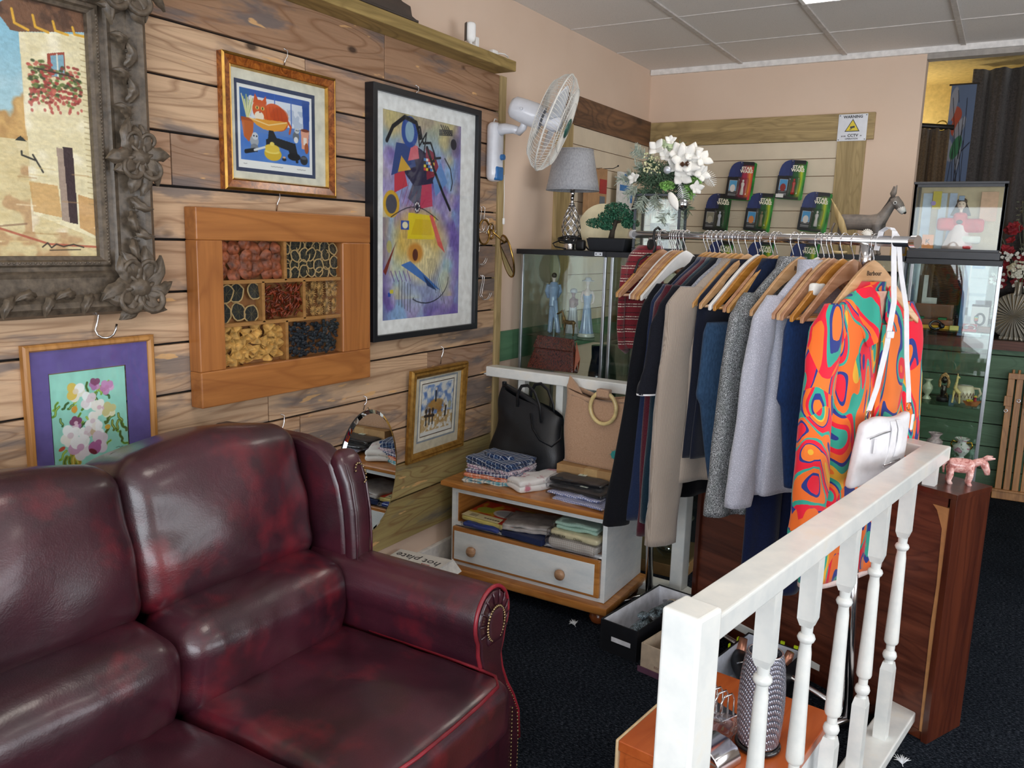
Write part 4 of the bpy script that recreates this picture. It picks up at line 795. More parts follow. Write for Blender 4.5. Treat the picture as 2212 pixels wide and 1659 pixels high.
def arm(flip):
    yc = lambda y: y if not flip else 2*.35-y
    out = [(1.832, .06), (1.833, .18), (1.822, .27), (1.792, .33), (1.755, .385), (1.728, .44), (1.716, .490), (1.728, .520)]
    cy, cz, ra, rb = 1.674, .600, .077, .083
    out += [(cy+ra*math.cos(a), cz+rb*math.sin(a)) for a in [math.radians(x) for x in range(-38, 216, 12)]]
    out += [(1.612, .520), (1.632, .46), (1.645, .40), (1.652, .30), (1.652, .06)]
    pr = [(yc(y), z) for y, z in out]
    b = MB(); n = len(pr); xs = [-1.040, -1.055, -1.2, -1.35, -1.5, -1.62]; sc = [.985, 1, 1, 1, 1, 1]; V = []
    for x, s in zip(xs, sc): V += [(x, yc(cy)+(y-yc(cy))*s, .4+(z-.4)*s) for y, z in pr]
    b.add(V, [(i*n+k, i*n+(k+1) % n, (i+1)*n+(k+1) % n, (i+1)*n+k) for i in range(len(xs)-1) for k in range(n)]+[tuple(range(n))[::-1], tuple((len(xs)-1)*n+k for k in range(n))])
    build('arm', b, LEA, sofa, auto=50, world=True)
    inn = [(yc(cy)+(y-yc(cy))*.90, .38+(z-.38)*.965) for y, z in pr]
    f = MB().prism(inn, -1.045, -1.026, 'x'); fo = build('arm_front_panel', f, LEA, sofa, auto=40, world=True, bevel=.005)
    build('arm_piping', MB().tube([(-1.034, y, z) for y, z in pr[1:-1]], .0055, 8), PIP, sofa, smooth=True, world=True)
    # inner oval with pleats
    ov_ = [(-1.020, yc(cy)+.040*math.cos(a), cz-.012+.046*math.sin(a)) for a in [math.radians(x) for x in range(-60, 250, 10)]]
    build('scroll_centre', MB().rbox((-1.026, yc(cy), cz-.018), (.008, .034, .046), .008, 8), LEA, sofa, smooth=True, world=True)
    for a in [math.radians(x) for x in range(-40, 230, 30)]:
        pass
    build('pleats', MB().tube([(-1.0235, yc(cy)+.043*math.cos(1.2), cz-.01+.05*math.sin(1.2)), (-1.0245, yc(cy)+.068*math.cos(1.0), cz+.074*math.sin(1.0))], .0022, 5) if flip else
          (lambda mb: [mb.tube([(-1.0235, yc(cy)+.043*math.cos(a), cz-.01+.05*math.sin(a)), (-1.0225, yc(cy)+.055*math.cos(a+.06), cz-.005+.063*math.sin(a+.06)), (-1.0245, yc(cy)+.069*math.cos(a+.1), cz+.075*math.sin(a+.1))], .0022, 5) for a in [math.radians(x) for x in range(-35, 200, 26)]] and mb)(MB()), LEA, sofa, smooth=True, world=True)['kind'] = 'stuff'
    nl = MB(); 
    for p in ov_[::1]: nl.sphere(p, (.0035, .0042, .0042), 8, 5)
    path = [(1.716, .487), (1.735, .43), (1.760, .378), (1.795, .325), (1.822, .272), (1.829, .2), (1.829, .08)]; d = 0
    for (a, b_) in zip(path[:-1], path[1:]):
        L = math.hypot(b_[0]-a[0], b_[1]-a[1]); k = 0
        while k < L: nl.sphere((-1.033, yc(a[0]+(b_[0]-a[0])*k/L-.004), a[1]+(b_[1]-a[1])*k/L), (.0035, .004, .004), 8, 5); k += .0115
    for k in range(22): nl.sphere((-1.024, yc(1.775-.0*k), .300-.0115*k), (.003, .004, .004), 8, 5)
    o = build('nail_heads', nl, NAIL, sofa, smooth=True, world=True); o['kind'] = 'stuff'
    # wing above the arm
    w = MB(); 
    prof = [(-2.04, .50), (-1.51, .56), (-1.495, .66), (-1.498, .76), (-1.515, .86), (-1.545, .935), (-1.60, .970), (-1.68, .985), (-1.80, .985), (-2.04, .975)]
    w.prism([(x, z) for x, z in prof], yc(1.638), yc(1.702), 'y'); build('wing', w, LEA, sofa, auto=50, world=True, bevel=.018, seg=4)
    rl = [(-1.478, yc(1.668), .655), (-1.478, yc(1.668), .72), (-1.484, yc(1.669), .80), (-1.500, yc(1.670), .88), (-1.522, yc(1.672), .93), (-1.552, yc(1.674), .955)]
    rv = [Vector(p) for p in rl]; ww = [.034, .036, .038, .041, .044, .036]
    def wr(u, v):
        s = v*(len(rv)-1); i = min(len(rv)-2, int(s)); f_ = s-i; p = rv[i].lerp(rv[i+1], f_); w_ = ww[i]+(ww[i+1]-ww[i])*f_; d = (rv[i+1]-rv[i]).normalized(); n_ = Vector((d.z, 0, -d.x)); a = 2*PI*u; c_, s_ = math.cos(a), math.sin(a); k_ = (abs(c_)**3.2+abs(s_)**3.2)**(-1/3.2)
        e = min(1, (1-v)*9+.25)**.5; return tuple(p+Vector((0, 1, 0))*w_*c_*k_*e+n_*.026*s_*k_*e)
    build('wing_roll', MB().grid(wr, 28, 30, cu=True), LEA, sofa, smooth=True, world=True)
    build('wing_piping', MB().tube([(x+.026, y-.030, z) for x, y, z in rl], .0035, 6).tube([(x+.026, y+.028, z) for x, y, z in rl], .0035, 6), LEA, sofa, smooth=True, world=True)
    wn = MB()
    for k in range(15): a = math.radians(-80+22*k) if k < 12 else 0; wn.sphere((-1.4775-.38*(.028*math.sin(a)), yc(1.682)+.018*math.cos(a), .905+.026*math.sin(a)), (.0032, .0035, .0035), 8, 5)
    build('wing_nail_heads', wn, NAIL, sofa, smooth=True, world=True)['kind'] = 'stuff'
arm(False); arm(True)
for y in (1.72, -1.02): build('foot', MB().lathe([(.020, 0), (.028, .02), (.030, .07)], 16, c=(-1.08, y, 0)), M('2a1710', .4), sofa, smooth=True, world=True)
# ================================================================ small boxes by the wall
t = thing('hot_plate_box', 'white hot plate carton lying between the sofa and the painted pine chest', 'box', (-1.965, 2.50, 0), math.radians(6))
build('carton', MB().box(-.13, -.20, 0, .13, .17, .232), M('e6e4df', .55, var=.04), t, bevel=.004)
text('lettering', 'hot plate', .062, M('3a3a3e', .6), t, (-.005, .105, .2325), (0, 0, PI-.10))
text('lettering', 'double', .016, M('b0504c', .6), t, (.055, .068, .2325), (0, 0, PI-.10))
build('lid_flap', MB().box(.13, -.19, .232, .133, .165, .238).add([(.131, .17, .232), (.16, .19, .18), (.16, -.18, .18), (.131, -.19, .232)], [(0, 1, 2, 3)]), M('dddbd6', .55), t)
# ================================================================ painted pine chest
PO = wood('varnished_pine', 'c98a48', '9a5c26', 0, .3, .7, knots=.8, coat=.3); POY = wood('varnished_pine_side', 'c98a48', '9a5c26', 1, .3, .7, coat=.3)
WP = NT('painted_white'); f = WP.noise(WP.coord((1, 1, 3)), 6, 5, .7); WP.col(WP.ramp(f, [(.3, 'dbe3e6'), (.6, 'eef2f2'), (.8, 'd9d7ce')])); WP.set(.45); WP = WP.m
chest = thing('painted_pine_chest', 'low white painted chest with pine top, open shelf, one drawer and bun feet', 'chest', (-1.65, 3.11, 0))
X0, X1, Y0, Y1 = -2.030, -1.268, 2.920, 3.300
build('top', MB().rbox((-1.649, 3.10, .4805), (.418, .225, .0145), .010, 6), PO, chest, auto=40, world=True)
build('side_panel', MB().box(X0, Y0, .100, X0+.020, Y1, .466), WP, chest, world=True, bevel=.001)
build('side_panel', MB().box(X1-.020, Y0, .100, X1, Y1, .466), WP, chest, world=True, bevel=.001)
build('side_lining', MB().box(X0+.0202, Y0+.02, .296, X0+.024, Y1-.01, .436), POY, chest, world=True); build('side_lining', MB().box(X1-.024, Y0+.02, .296, X1-.0202, Y1-.01, .436), POY, chest, world=True)
build('front_rail', MB().box(X0+.0201, Y0, .437, X1-.0201, Y0+.02, .466).box(X0+.0201, Y0, .286, X1-.0201, Y0+.02, .297), WP, chest, world=True, bevel=.001)
build('bottom_rail', MB().box(X0+.0201, Y0-.0, .100, X1-.0201, Y0+.02, .118), WP, chest, world=True)
build('back_panel', MB().box(X0+.0201, Y1-.01, .1, X1-.0201, Y1, .466), PO, chest, world=True)
build('shelf_board', MB().box(X0+.0201, Y0+.0201, .284, X1-.0201, Y1-.0101, .2965), PO, chest, world=True)
dr = build('drawer', MB().box(X0+.018, Y0-.020, .122, X1-.018, Y0-.001, .284), PO, chest, world=True, bevel=.005)
build('drawer_panel', MB().box(X0+.030, Y0-.0225, .134, X1-.040, Y0-.0195, .266), WP, dr, world=True, bevel=.001)
for x in (-1.893, -1.452): 
    m = MB(); m.T = Matrix.Translation((x, Y0-.022, .196)) @ Matrix.Rotation(PI/2, 4, 'X'); m.lathe([(.010, 0), (.010, .010), (.021, .018), (.024, .027), (.019, .036), (.001, .039)], 24); build('knob', m, wood('knob_wood', 'c9a07c', '7f4f34', 0, .3), dr, smooth=True, world=True)
build('plinth', MB().rbox((-1.649, 3.10, .080), (.414, .222, .0205), .014, 6), PO, chest, auto=40, world=True)
for x, y in ((-1.995, 2.945), (-1.300, 2.945), (-1.300, 3.27), (-1.995, 3.27)): build('bun_foot', MB().lathe([(.022, .0), (.036, .012), (.041, .030), (.034, .050), (.022, .060)], 24, c=(x, y, 0)), wood('bun_wood', '8f4c26', '5f2c14', 0, .25, coat=.4), chest, smooth=True, world=True)
# ---- materials for textiles
def plaid(name, base, cols, per=.05, rot=0.0, rough=.9):
    t = NT(name); tc = t.node('ShaderNodeTexCoord'); mp = t.node('ShaderNodeMapping'); mp.inputs['Rotation'].default_value = (0, 0, rot); t.link(tc.outputs['Object'], mp.inputs[0]); sp = t.node('ShaderNodeSeparateXYZ'); t.link(mp.outputs[0], sp.inputs[0])
    ad = t.node('ShaderNodeMath', operation='ADD'); t.link(sp.outputs[1], ad.inputs[0]); zz = t.node('ShaderNodeMath', operation='MULTIPLY'); zz.inputs[1].default_value = .9; t.link(sp.outputs[2], zz.inputs[0]); t.link(zz.outputs[0], ad.inputs[1])
    c = None
    for k, src in enumerate((sp.outputs[0], ad.outputs[0])):
        d = t.node('ShaderNodeMath', operation='DIVIDE'); d.inputs[1].default_value = per; t.link(src, d.inputs[0]); fr = t.node('ShaderNodeMath', operation='FRACT'); t.link(d.outputs[0], fr.inputs[0])
        r = t.ramp(fr.outputs[0], [(p, q) for p, q in cols], 'CONSTANT'); c = r if c is None else t.mix(c, r, .5)
    t.col(c); t.bump(t.noise(t.coord(), 400, 2), .2, .002); t.set(rough, sheen=.2, spec=.15); return t.m
def folded(name, lab, cat, loc, rz, h, mats, group=None, seed=0, layers=3, tilt=(0, 0), collar=None):
    t = thing(name, lab, cat, loc, group=group, rot=(tilt[0], tilt[1], rz)); rr = random.Random(seed); hz = h[2]/layers
    for k in range(layers):
        def wp(q, u, k=k): q = Vector(q); q.z += .007*nz((q.x*5, q.y*5, k), 4, seed); q.x += .007*nz((q.y*6, k, 1), 3, seed); q.y += .004*nz((q.x*6, k, 3), 3, seed); return q
        build('fold', MB().rbox((rr.uniform(-.004, .004), rr.uniform(-.004, .004), hz*(2*k+1)), (h[0]*rr.uniform(.95, 1), h[1]*rr.uniform(.95, 1), hz*1.06), hz*.95, 12, (0, 0, hz*.25), wp), mats, t, smooth=True)
    if collar: build('collar', MB().tube([(-h[0]*.6, -h[1]*.2, h[2]*2+.004), (-h[0]*.2, -h[1]*.55, h[2]*2+.010), (h[0]*.3, -h[1]*.5, h[2]*2+.008), (h[0]*.6, -h[1]*.1, h[2]*2+.004)], .012, 8, flat=.6), mats, t, smooth=True)
    return t
navy_pl = plaid('navy_plaid', '', [(0, '1f3157'), (.30, 'dfe6ee'), (.36, '26406e'), (.62, '8fb0cf'), (.66, '1f3157'), (.90, 'e8eef4'), (.95, '26406e')], .052, .25)
lil_pl = plaid('lilac_plaid', '', [(0, 'e3d3dd'), (.3, '4b4a72'), (.42, 'efe6ec'), (.6, 'c793ad'), (.72, 'efe6ec'), (.85, '3c3f63')], .045, .1)
indigo_pl = plaid('indigo_plaid', '', [(0, '33466f'), (.3, 'e6e6ee'), (.45, '33466f'), (.6, '8a6f8f'), (.8, 'e6e6ee')], .035, -.1)
or_pl = plaid('orange_plaid', '', [(0, 'e9825a'), (.3, 'f7dccb'), (.36, 'ee9470'), (.7, 'f6e8dc'), (.8, 'e46f44')], .040, .05)
teal_pl = plaid('teal_plaid', '', [(0, '5aa0b4'), (.25, 'e9e4d6'), (.5, '3f6f8f'), (.62, 'e0ddd0'), (.8, '7fb9c4')], .042, .15)
z = .4952
for k, (mt, h, lab) in enumerate(((teal_pl, .0065, 'folded teal and cream checked shirt at the bottom of the shirt stack'), (or_pl, .0085, 'folded orange checked shirt in the stack, above the teal one'), (indigo_pl, .007, 'folded indigo and white checked shirt in the middle of the stack'), (lil_pl, .0075, 'folded pale lilac checked shirt under the navy shirt'), (navy_pl, .013, 'folded navy and white checked shirt on top of the stack'))):
    folded('folded_shirt', lab, 'shirt', (-1.860+.004*k, 3.035+.010*(k % 2), z), math.radians(14-5*k), (.140-.004*k, .105, h*1.2), mt, 'folded checked shirts', k, 2, collar=(k == 4)); z += 2.4*h+.0015
wt = NT('printed_white_cotton'); f = wt.noise(wt.coord(), 14, 3); wt.col(wt.ramp(f, [(.35, 'c87f8f'), (.42, 'eeecea'), (.62, 'f3f2f0'), (.68, '8fb0a0'), (.72, 'eeecea')])); wt.set(.9, sheen=.2); 
folded('folded_garment', 'loosely folded white cotton garment with faint floral print beside the shirts', 'garment', (-1.655, 3.045, .4965), math.radians(62), (.135, .062, .026), wt.m, None, 21, 2, collar=False)
BAGP = glass('plastic_film', (.93, .93, .95), .18)
def packed(name, lab, cat, loc, rz, h, mt, group=None, seed=0, label=None, layers=1, tilt=(0, 0)):
    t = folded(name, lab, cat, loc, rz, h, mt, group, seed, layers, tilt); rr = random.Random(seed+50)
    def wp(q, u): q = Vector(q); q.z += .004*nz((q.x*9, q.y*9, 2), 4, seed); q.x += .006*nz((q.y*8, q.z*20, 1), 3, seed)*abs(u[0]); return q
    build('plastic_wrapper', MB().rbox((0, 0, h[2]), (h[0]+.008, h[1]+.008, h[2]+.003), min(.006, h[2]), 14, (0, 0, .002), wp), BAGP, t, smooth=True)
    if label: build('sticker', MB().box(label[0]-.018, label[1]-.014, 2*h[2]+.0062, label[0]+.018, label[1]+.014, 2*h[2]+.0068), M('e4ecdf', .5), t); text('sticker_mark', '3', .018, M('5f9a5c', .5), t, (label[0], label[1], 2*h[2]+.0072), (0, 0, 0), .0002)
    return t
bst = plaid('blue_gingham', '', [(0, '4a5ea8'), (.5, 'e6eaf4')], .008, 0); blk = fabric('black_jersey', '1c1d21', '101114', 200)
packed('packed_shirt', 'blue gingham shirt in clear wrapper at the front edge of the chest', 'shirt', (-1.395, 2.985, .4955), math.radians(-8), (.125, .075, .006), bst, 'wrapped shirts', 31)
packed('packed_shirt', 'striped blue shirt in clear wrapper under the black one', 'shirt', (-1.435, 3.025, .5105), math.radians(-3), (.125, .080, .005), plaid('blue_stripe', '', [(0, '5a6fb4'), (.5, 'eef0f6')], .010, .3), 'wrapped shirts', 32)
packed('packed_shirt', 'black shirt in clear wrapper with green sticker, lower of two', 'shirt', (-1.440, 3.05, .5245), math.radians(-5), (.130, .085, .007), blk, 'wrapped shirts', 33, (.02, -.03))
packed('packed_shirt', 'black shirt in clear wrapper with green sticker, uppermost by the carton', 'shirt', (-1.475, 3.085, .5425), math.radians(2), (.120, .075, .008), blk, 'wrapped shirts', 34, (.0, .02))
# inside the open shelf
t = thing('red_yellow_packet', 'red and yellow printed packet with barcode jutting from the open shelf', 'packet', (-1.835, 3.015, .318), rot=(math.radians(3), 0, math.radians(-4)))
c = Canvas(120, 90, 'd8402c'); c.blend(np.clip((vnoise(90, 120, 3, 4, 6)-.5)*8, 0, 1), 'e8c93c', .95); c.ell(.62, .45, .24, .22, 'e8e4dc'); c.ell(.62, .45, .2, .15, 'b9c0c4'); c.rect(0, .74, .72, 1, 'efe6b4'); c.ell(.22, .48, .16, .16, 'b8c84c')
for k in range(8): c.rect(.12+.018*k, .80, .128+.018*k, .94, '3a3a3a')
for k in range(6): c.rect(.40+.05*k, .86, .44+.05*k, .90, '5a4a3a')
m = c.mesh('film', .28, .20, vcmat('printed_film', .3, coat=.5), t); m.rotation_euler = (math.radians(-90), 0, 0); m.location = (0, -.10, .026); m.scale = (1, 1, 1)
build('packet_body', MB().rbox((0, 0, .012), (.140, .100, .012), .008, 8, (0, 0, .0)), M('d0c070', .4), t, smooth=True)
packed('packed_linen', 'royal blue folded linen in clear film under the red and yellow packet', 'linen', (-1.860, 2.985, .2970), 0, (.095, .090, .0095), M('27418f', .6), None, 41)
t = thing('navy_box', 'flat navy blue box pushed under the grey folded cloth', 'box', (-1.640, 2.965, .2968), math.radians(-6)); build('carton', MB().box(-.105, -.08, 0, .105, .10, .026), M('16264f', .45), t, bevel=.002)
packed('packed_linen', 'pale grey folded cloth in crinkled clear film on the navy box', 'linen', (-1.665, 3.01, .324), math.radians(12), (.11, .10, .014), M('b9b4ae', .7, var=.1), None, 42, layers=2)
def strp(name, a, b, per): return plaid(name, '', [(0, a), (.5, b)], per, 0)
packed('packed_linen', 'cream and grey striped sheet pack at the bottom right of the open shelf', 'linen', (-1.412, 2.995, .2970), 0, (.115, .105, .022), strp('ticking', 'd8d4cc', 'bdb4a6', .009), None, 43)
t = packed('packed_linen', 'cream wrapped pack lettered DOUBLE BED SIZE, between mint and striped packs', 'linen', (-1.408, 2.995, .3445), math.radians(-2), (.112, .100, .013), M('e2dab0', .6, var=.05), None, 44)
text('lettering', 'DOUBLE BED SIZE', .0095, M('3a3630', .6), t, (-.066, -.1095, .014), (PI/2, 0, 0), .0003, bold=.0003); text('lettering', 'Christy', .014, M('4a463a', .6), t, (.030, -.1095, .014), (PI/2, 0, 0), .0003)
packed('packed_linen', 'mint green folded towel in clear film on top of the packs', 'linen', (-1.415, 3.01, .3745), math.radians(3), (.098, .085, .015), fabric('mint_towel', 'bfe0cf', 'a3cbb8', 200), None, 45, layers=2)
# ================================================================ bags on the chest
t = thing('cardboard_carton', 'flat brown cardboard carton on the chest under the jute bag', 'box', (-1.445, 3.20, .4955)); build('carton', MB().box(-.165, -.085, 0, .165, .11, .098), M('b08a5c', .8, var=.05), t, bevel=.002); build('tape', MB().box(-.03, -.0855, .01, .03, -.0851, .098).box(-.03, -.0855, .098, .03, .11, .0984), M('c2a070', .3), t)
JUTE = fabric('jute_cloth', 'c5a186', 'ab8769', 260, .4)
t = thing('jute_bag', 'beige jute shopping bag with a round bamboo handle on the cardboard carton', 'bag', (-1.452, 3.215, .595), math.radians(-4))
def jb(u, v):
    a = 2*PI*u; W_, D_2 = .160+.008*v, .062*(1-.25*v); p = 5; ca, sa = math.cos(a), math.sin(a); k = (abs(ca)**p+abs(sa)**p)**(-1/p); x = W_*ca*k; y = D_2*sa*k
    z = .335*v; x += .004*math.sin(z*25+a*2); y += .006*math.sin(x*22+z*14)*v
    if v > .9: z += .020*math.cos(a*2)-.02*abs(sa)
    return (x, y, z)
build('body', MB().grid(jb, 64, 26, cu=True).box(-.15, -.055, 0, .15, .055, .004), JUTE, t, smooth=True, solid=.003)
build('gusset', MB().add([(-.150, -.05, .33), (-.155, .05, .33), (-.10, 0, .30), (-.168, 0, .375)], [(0, 2, 3), (2, 1, 3)]), JUTE, t, solid=.002)
HB = M('d7bf86', .35, var=.1, coat=.3)
build('handle_ring', MB().tube([(.048+.062*math.cos(a), -.078, .268+.068*math.sin(a)) for a in [2*PI*k/32 for k in range(32)]], .0088, 12, closed=True), HB, t, smooth=True)
build('handle_tab', MB().box(.018, -.093, .315, .078, -.058, .350), JUTE, t, bevel=.006)
c = Canvas(60, 60, 'c5a186'); ts = MB()
for k in range(8): a = 2*PI*k/8; ts.add([(.110+.004*math.cos(a-.5), -.0690, .072+.004*math.sin(a-.5)), (.110+.028*math.cos(a), -.0695, .072+.028*math.sin(a)), (.110+.010*math.cos(a+.45), -.0690, .072+.010*math.sin(a+.45))], [(0, 1, 2)])
ts.add([(.110+.019*math.cos(2*PI*k/16), -.0692, .072+.019*math.sin(2*PI*k/16)) for k in range(16)], [tuple(range(16))[::-1]]); build('printed_emblem', ts, M('2f8f8a', .8), t, solid=.0006)
t = thing('black_tote_bag', 'slumped black leather tote bag leaning back on the painted chest', 'bag', (-1.818, 3.235, .496), math.radians(-5))
BL_ = M('1b1d21', .42, var=.15, nscale=20, bump=.2, bscale=200)
def tb_(u, v):
    a = 2*PI*u; W_ = (.212-.045*v)*(1-.08*(1-v)**6); D2 = .075*(1-v)**.7+.022; p = 3.2; ca, sa = math.cos(a), math.sin(a); k = (abs(ca)**p+abs(sa)**p)**(-1/p); x = W_*ca*k+.0*v; y = D2*sa*k+.02*v
    z = (.385-.12*(x+.17)/.34*v)*v*1.0; y += .010*math.sin(x*16+z*20)*(v*(1-v)*3); x += .010*math.sin(z*22+a); z += .012*math.sin(x*14)*v
    return (x-.005, y, z)
build('body', MB().grid(tb_, 56, 28, cu=True).add([tb_(k/56, 0) for k in range(56)], [tuple(range(55, -1, -1))]), BL_, t, smooth=True)
build('top_zip', MB().tube([(-.165, .02, .383), (-.05, .02, .345), (.06, .02, .300), (.155, .02, .262)], [.010, .012, .012, .009], 8, flat=1.6), BL_, t, smooth=True)
for y, dx in ((-.022, 0), (.058, .02)):
    build('handle', MB().tube([(-.060+dx, y, .30), (-.058+dx, y-.004, .36), (-.035+dx, y-.006, .400), (.0+dx, y-.008, .408), (.04+dx, y-.012, .385), (.075+dx, y-.018, .325), (.088+dx, y-.020, .25)], .008, 8, flat=.5), BL_, t, smooth=True)
build('strap', MB().tube([(.02, -.030, .28), (.05, -.055, .22), (.10, -.068, .175), (.16, -.060, .155), (.19, -.03, .19), (.175, .0, .24)], .008, 8, flat=.35), BL_, t, smooth=True)
build('zip_pull', MB().box(-.178, .012, .350, -.160, .030, .400), BL_, t, bevel=.004)
# croc clutch bag on the white ledge
CRO = NT('brown_croc'); vo = CRO.node('ShaderNodeTexVoronoi', distance='CHEBYCHEV'); vo.inputs['Scale'].default_value = 1; CRO.link(CRO.coord((230, 230, 120)), vo.inputs['Vector']); CRO.col(CRO.ramp(vo.outputs['Distance'], [(.2, '57261a'), (.7, '260e09')])); CRO.bump(vo.outputs['Distance'], .5, .002); CRO.set(.22, coat=.5)
t = thing('crocodile_handbag', 'brown crocodile-print clutch bag standing on the white banister ledge', 'handbag', (-1.795, 3.385, .9535), rot=(math.radians(-10), 0, math.radians(-1)))
V = [(-.128, -.028, 0), (.128, -.028, 0), (.128, .028, 0), (-.128, .028, 0), (-.088, -.008, .155), (.100, -.008, .150), (.100, .010, .150), (-.088, .010, .155)]
build('body', MB().add(V, [(3, 2, 1, 0), (4, 5, 6, 7), (0, 1, 5, 4), (1, 2, 6, 5), (2, 3, 7, 6), (3, 0, 4, 7)]), CRO.m, t, bevel=.008, seg=3)
build('flap', MB().add([(-.092, -.012, .158), (.104, -.012, .153), (.110, -.024, .098), (-.104, -.024, .100), (-.092, .012, .158), (.104, .012, .153)], [(0, 3, 2, 1), (4, 0, 1, 5)]), CRO.m, t, solid=.006, bevel=.002)
build('side_gusset', MB().add([(.128, -.02, .01), (.128, .022, .01), (.140, .0, .07), (.106, .010, .145)], [(0, 2, 3), (2, 1, 3)]), M('8a4a30', .4), t, solid=.002)
# ================================================================ white banister around the stair head
BW = NT('gloss_white_paint'); f = BW.noise(BW.coord(), 9, 4, .6); BW.col(BW.ramp(f, [(.35, 'e2e6e4'), (.6, 'f3f4ef'), (.8, 'f5f0e2')])); BW.bump(BW.noise(BW.coord(), 30, 3), .15, .004); BW.set(.32, coat=.25); BW = BW.m
ban = thing('banister', 'white painted stair banister with turned balusters wrapping round the clothes rail', 'banister', (-.6, 2.2, 0))
A = Vector((-.398, 1.17, 0)); B = Vector((-.137, 2.862, 0)); N2 = Vector((-1.086, 3.300, 0)); E_ = Vector((-2.125, 3.345, 0))
def rail(p, q, z0, z1, w, name, ext=0, top=True):
    d = (q-p).normalized(); n = Vector((-d.y, d.x, 0)); p = p-d*ext; q = q+d*ext; L = (q-p).length; m = MB(); a = math.atan2(d.y, d.x)
    m.T = Matrix.Translation(p) @ Matrix.Rotation(a, 4, 'Z'); m.box(0, -w, z0, L, w, z1); return build(name, m, BW, ban, world=True, bevel=.005, seg=3)
rail(A+(B-A).normalized()*.062, B+(B-A).normalized()*.036, .904, .950, .037, 'handrail'); rail(B, N2, .9035, .9495, .037, 'handrail', .03); rail(N2, E_, .904, .951, .040, 'handrail')
rail(A+(B-A).normalized()*.062, B+(B-A).normalized()*.045, .045, .080, .048, 'base_rail'); rail(B, N2, .046, .0805, .045, 'base_rail', .04); rail(N2, E_, .045, .080, .045, 'base_rail')
m = MB(); 
for p, q in ((A, B), (B, N2), (N2, E_)):
    d = (q-p).normalized(); m.T = Matrix.Translation(p) @ Matrix.Rotation(math.atan2(d.y, d.x), 4, 'Z'); m.box(-.02, -.03, 0, (q-p).length+.02, .03, .045)
build('plinth', m, M('cfc7b2', .6), ban, world=True)
def newel(c, rz, top, h):
    m = MB(); m.T = Matrix.Translation(c) @ Matrix.Rotation(rz, 4, 'Z'); m.box(-h, -h, 0, h, h, top); build('newel_post', m, BW, ban, world=True, bevel=.006, seg=3)
newel(Vector((-.362, 1.176, 0)), math.radians(-13), 1.0, .034); newel(N2, math.radians(-10), .90, .030)
def bal_mesh():
    m = MB(); s = .0185; m.box(-s, -s, .742, s, s, .905)
    m.add([(-s, -s, .742), (s, -s, .742), (s, s, .742), (-s, s, .742), (-.013, -.013, .724), (.013, -.013, .724), (.013, .013, .724), (-.013, .013, .724)], [(4, 5, 1, 0), (5, 6, 2, 1), (6, 7, 3, 2), (7, 4, 0, 3)])
    m.lathe([(.0135, .727), (.013, .715), (.0125, .706), (.0175, .702), (.020, .695), (.0175, .688), (.013, .684), (.0125, .676), (.0145, .660), (.0165, .56), (.0200, .42), (.0205, .396), (.0185, .390), (.0125, .384), (.0125, .366), (.018, .360), (.0205, .350), (.018, .341), (.0125, .336), (.0125, .322), (.0145, .312)], 20, cap=False)
    m.add([(-.014, -.014, .328), (.014, -.014, .328), (.014, .014, .328), (-.014, .014, .328), (-s, -s, .306), (s, -s, .306), (s, s, .306), (-s, s, .306)], [(0, 1, 2, 3), (4, 5, 1, 0), (5, 6, 2, 1), (6, 7, 3, 2), (7, 4, 0, 3)])
    m.box(-s, -s, .076, s, s, .306); return m
b0 = build('baluster', bal_mesh(), BW, ban, auto=40); first = True; inv = WM[ban.name].inverted()
for (p, q, ts) in ((A, B, (.245, .385, .535, .682, .835, .985)), (B, N2, (.155+.0, .36, .757)), (N2, E_, (.2, .4, .6, .8))):
    for t_ in ts:
        tt = 1-t_ if q is N2 else t_
        P_ = p.lerp(q, tt); a = math.atan2((q-p).y, (q-p).x)
        o = b0 if first else b0.copy()
        if not first: C.objects.link(o); o.parent = ban
        first = False; o.location = inv @ Vector((P_.x, P_.y, 0)); o.rotation_euler = (0, 0, a)
# ================================================================ brown wooden cabinet behind the banister
DM = wood('dark_mahogany', '5a2a18', '34120b', 2, .28, .7, coat=.3); GR = wood('striped_veneer', '6d3a28', '3a160e', 0, .4, .9); LG = M('b07c4c', .6)
t = thing('mahogany_cabinet', 'dark mahogany cabinet whose striped back shows through the banister', 'cabinet', (-.058, 2.757, 0), math.radians(-25.5))
W_, Dp, Ht = 1.04, .200, .830
build('side_panel', MB().box(-.020, 0, 0, 0, Dp, Ht-.018), DM, t, bevel=.001)
build('side_panel', MB().box(-W_, 0, 0, -W_+.02, Dp, Ht-.018), DM, t, bevel=.001)
build('top', MB().box(-W_-.002, -.002, Ht-.018, .002, Dp+.002, Ht), DM, t, bevel=.001)
build('striped_back', MB().box(-W_+.021, .012, .03, -.032, .018, Ht-.0185), GR, t)
build('split_edge', MB().prism([(-.031, .03), (-.022, .03), (-.022, Ht-.05), (-.075, Ht-.05), (-.06, Ht-.065), (-.038, Ht-.12), (-.033, Ht-.3), (-.036, .4)], .006, .016, 'y'), LG, t)
build('base_plinth', MB().box(-W_+.021, .01, 0, -.021, Dp-.01, .03), DM, t)
build('front_panel', MB().box(-W_+.021, Dp-.02, .03, -.021, Dp-.004, Ht-.019), DM, t)
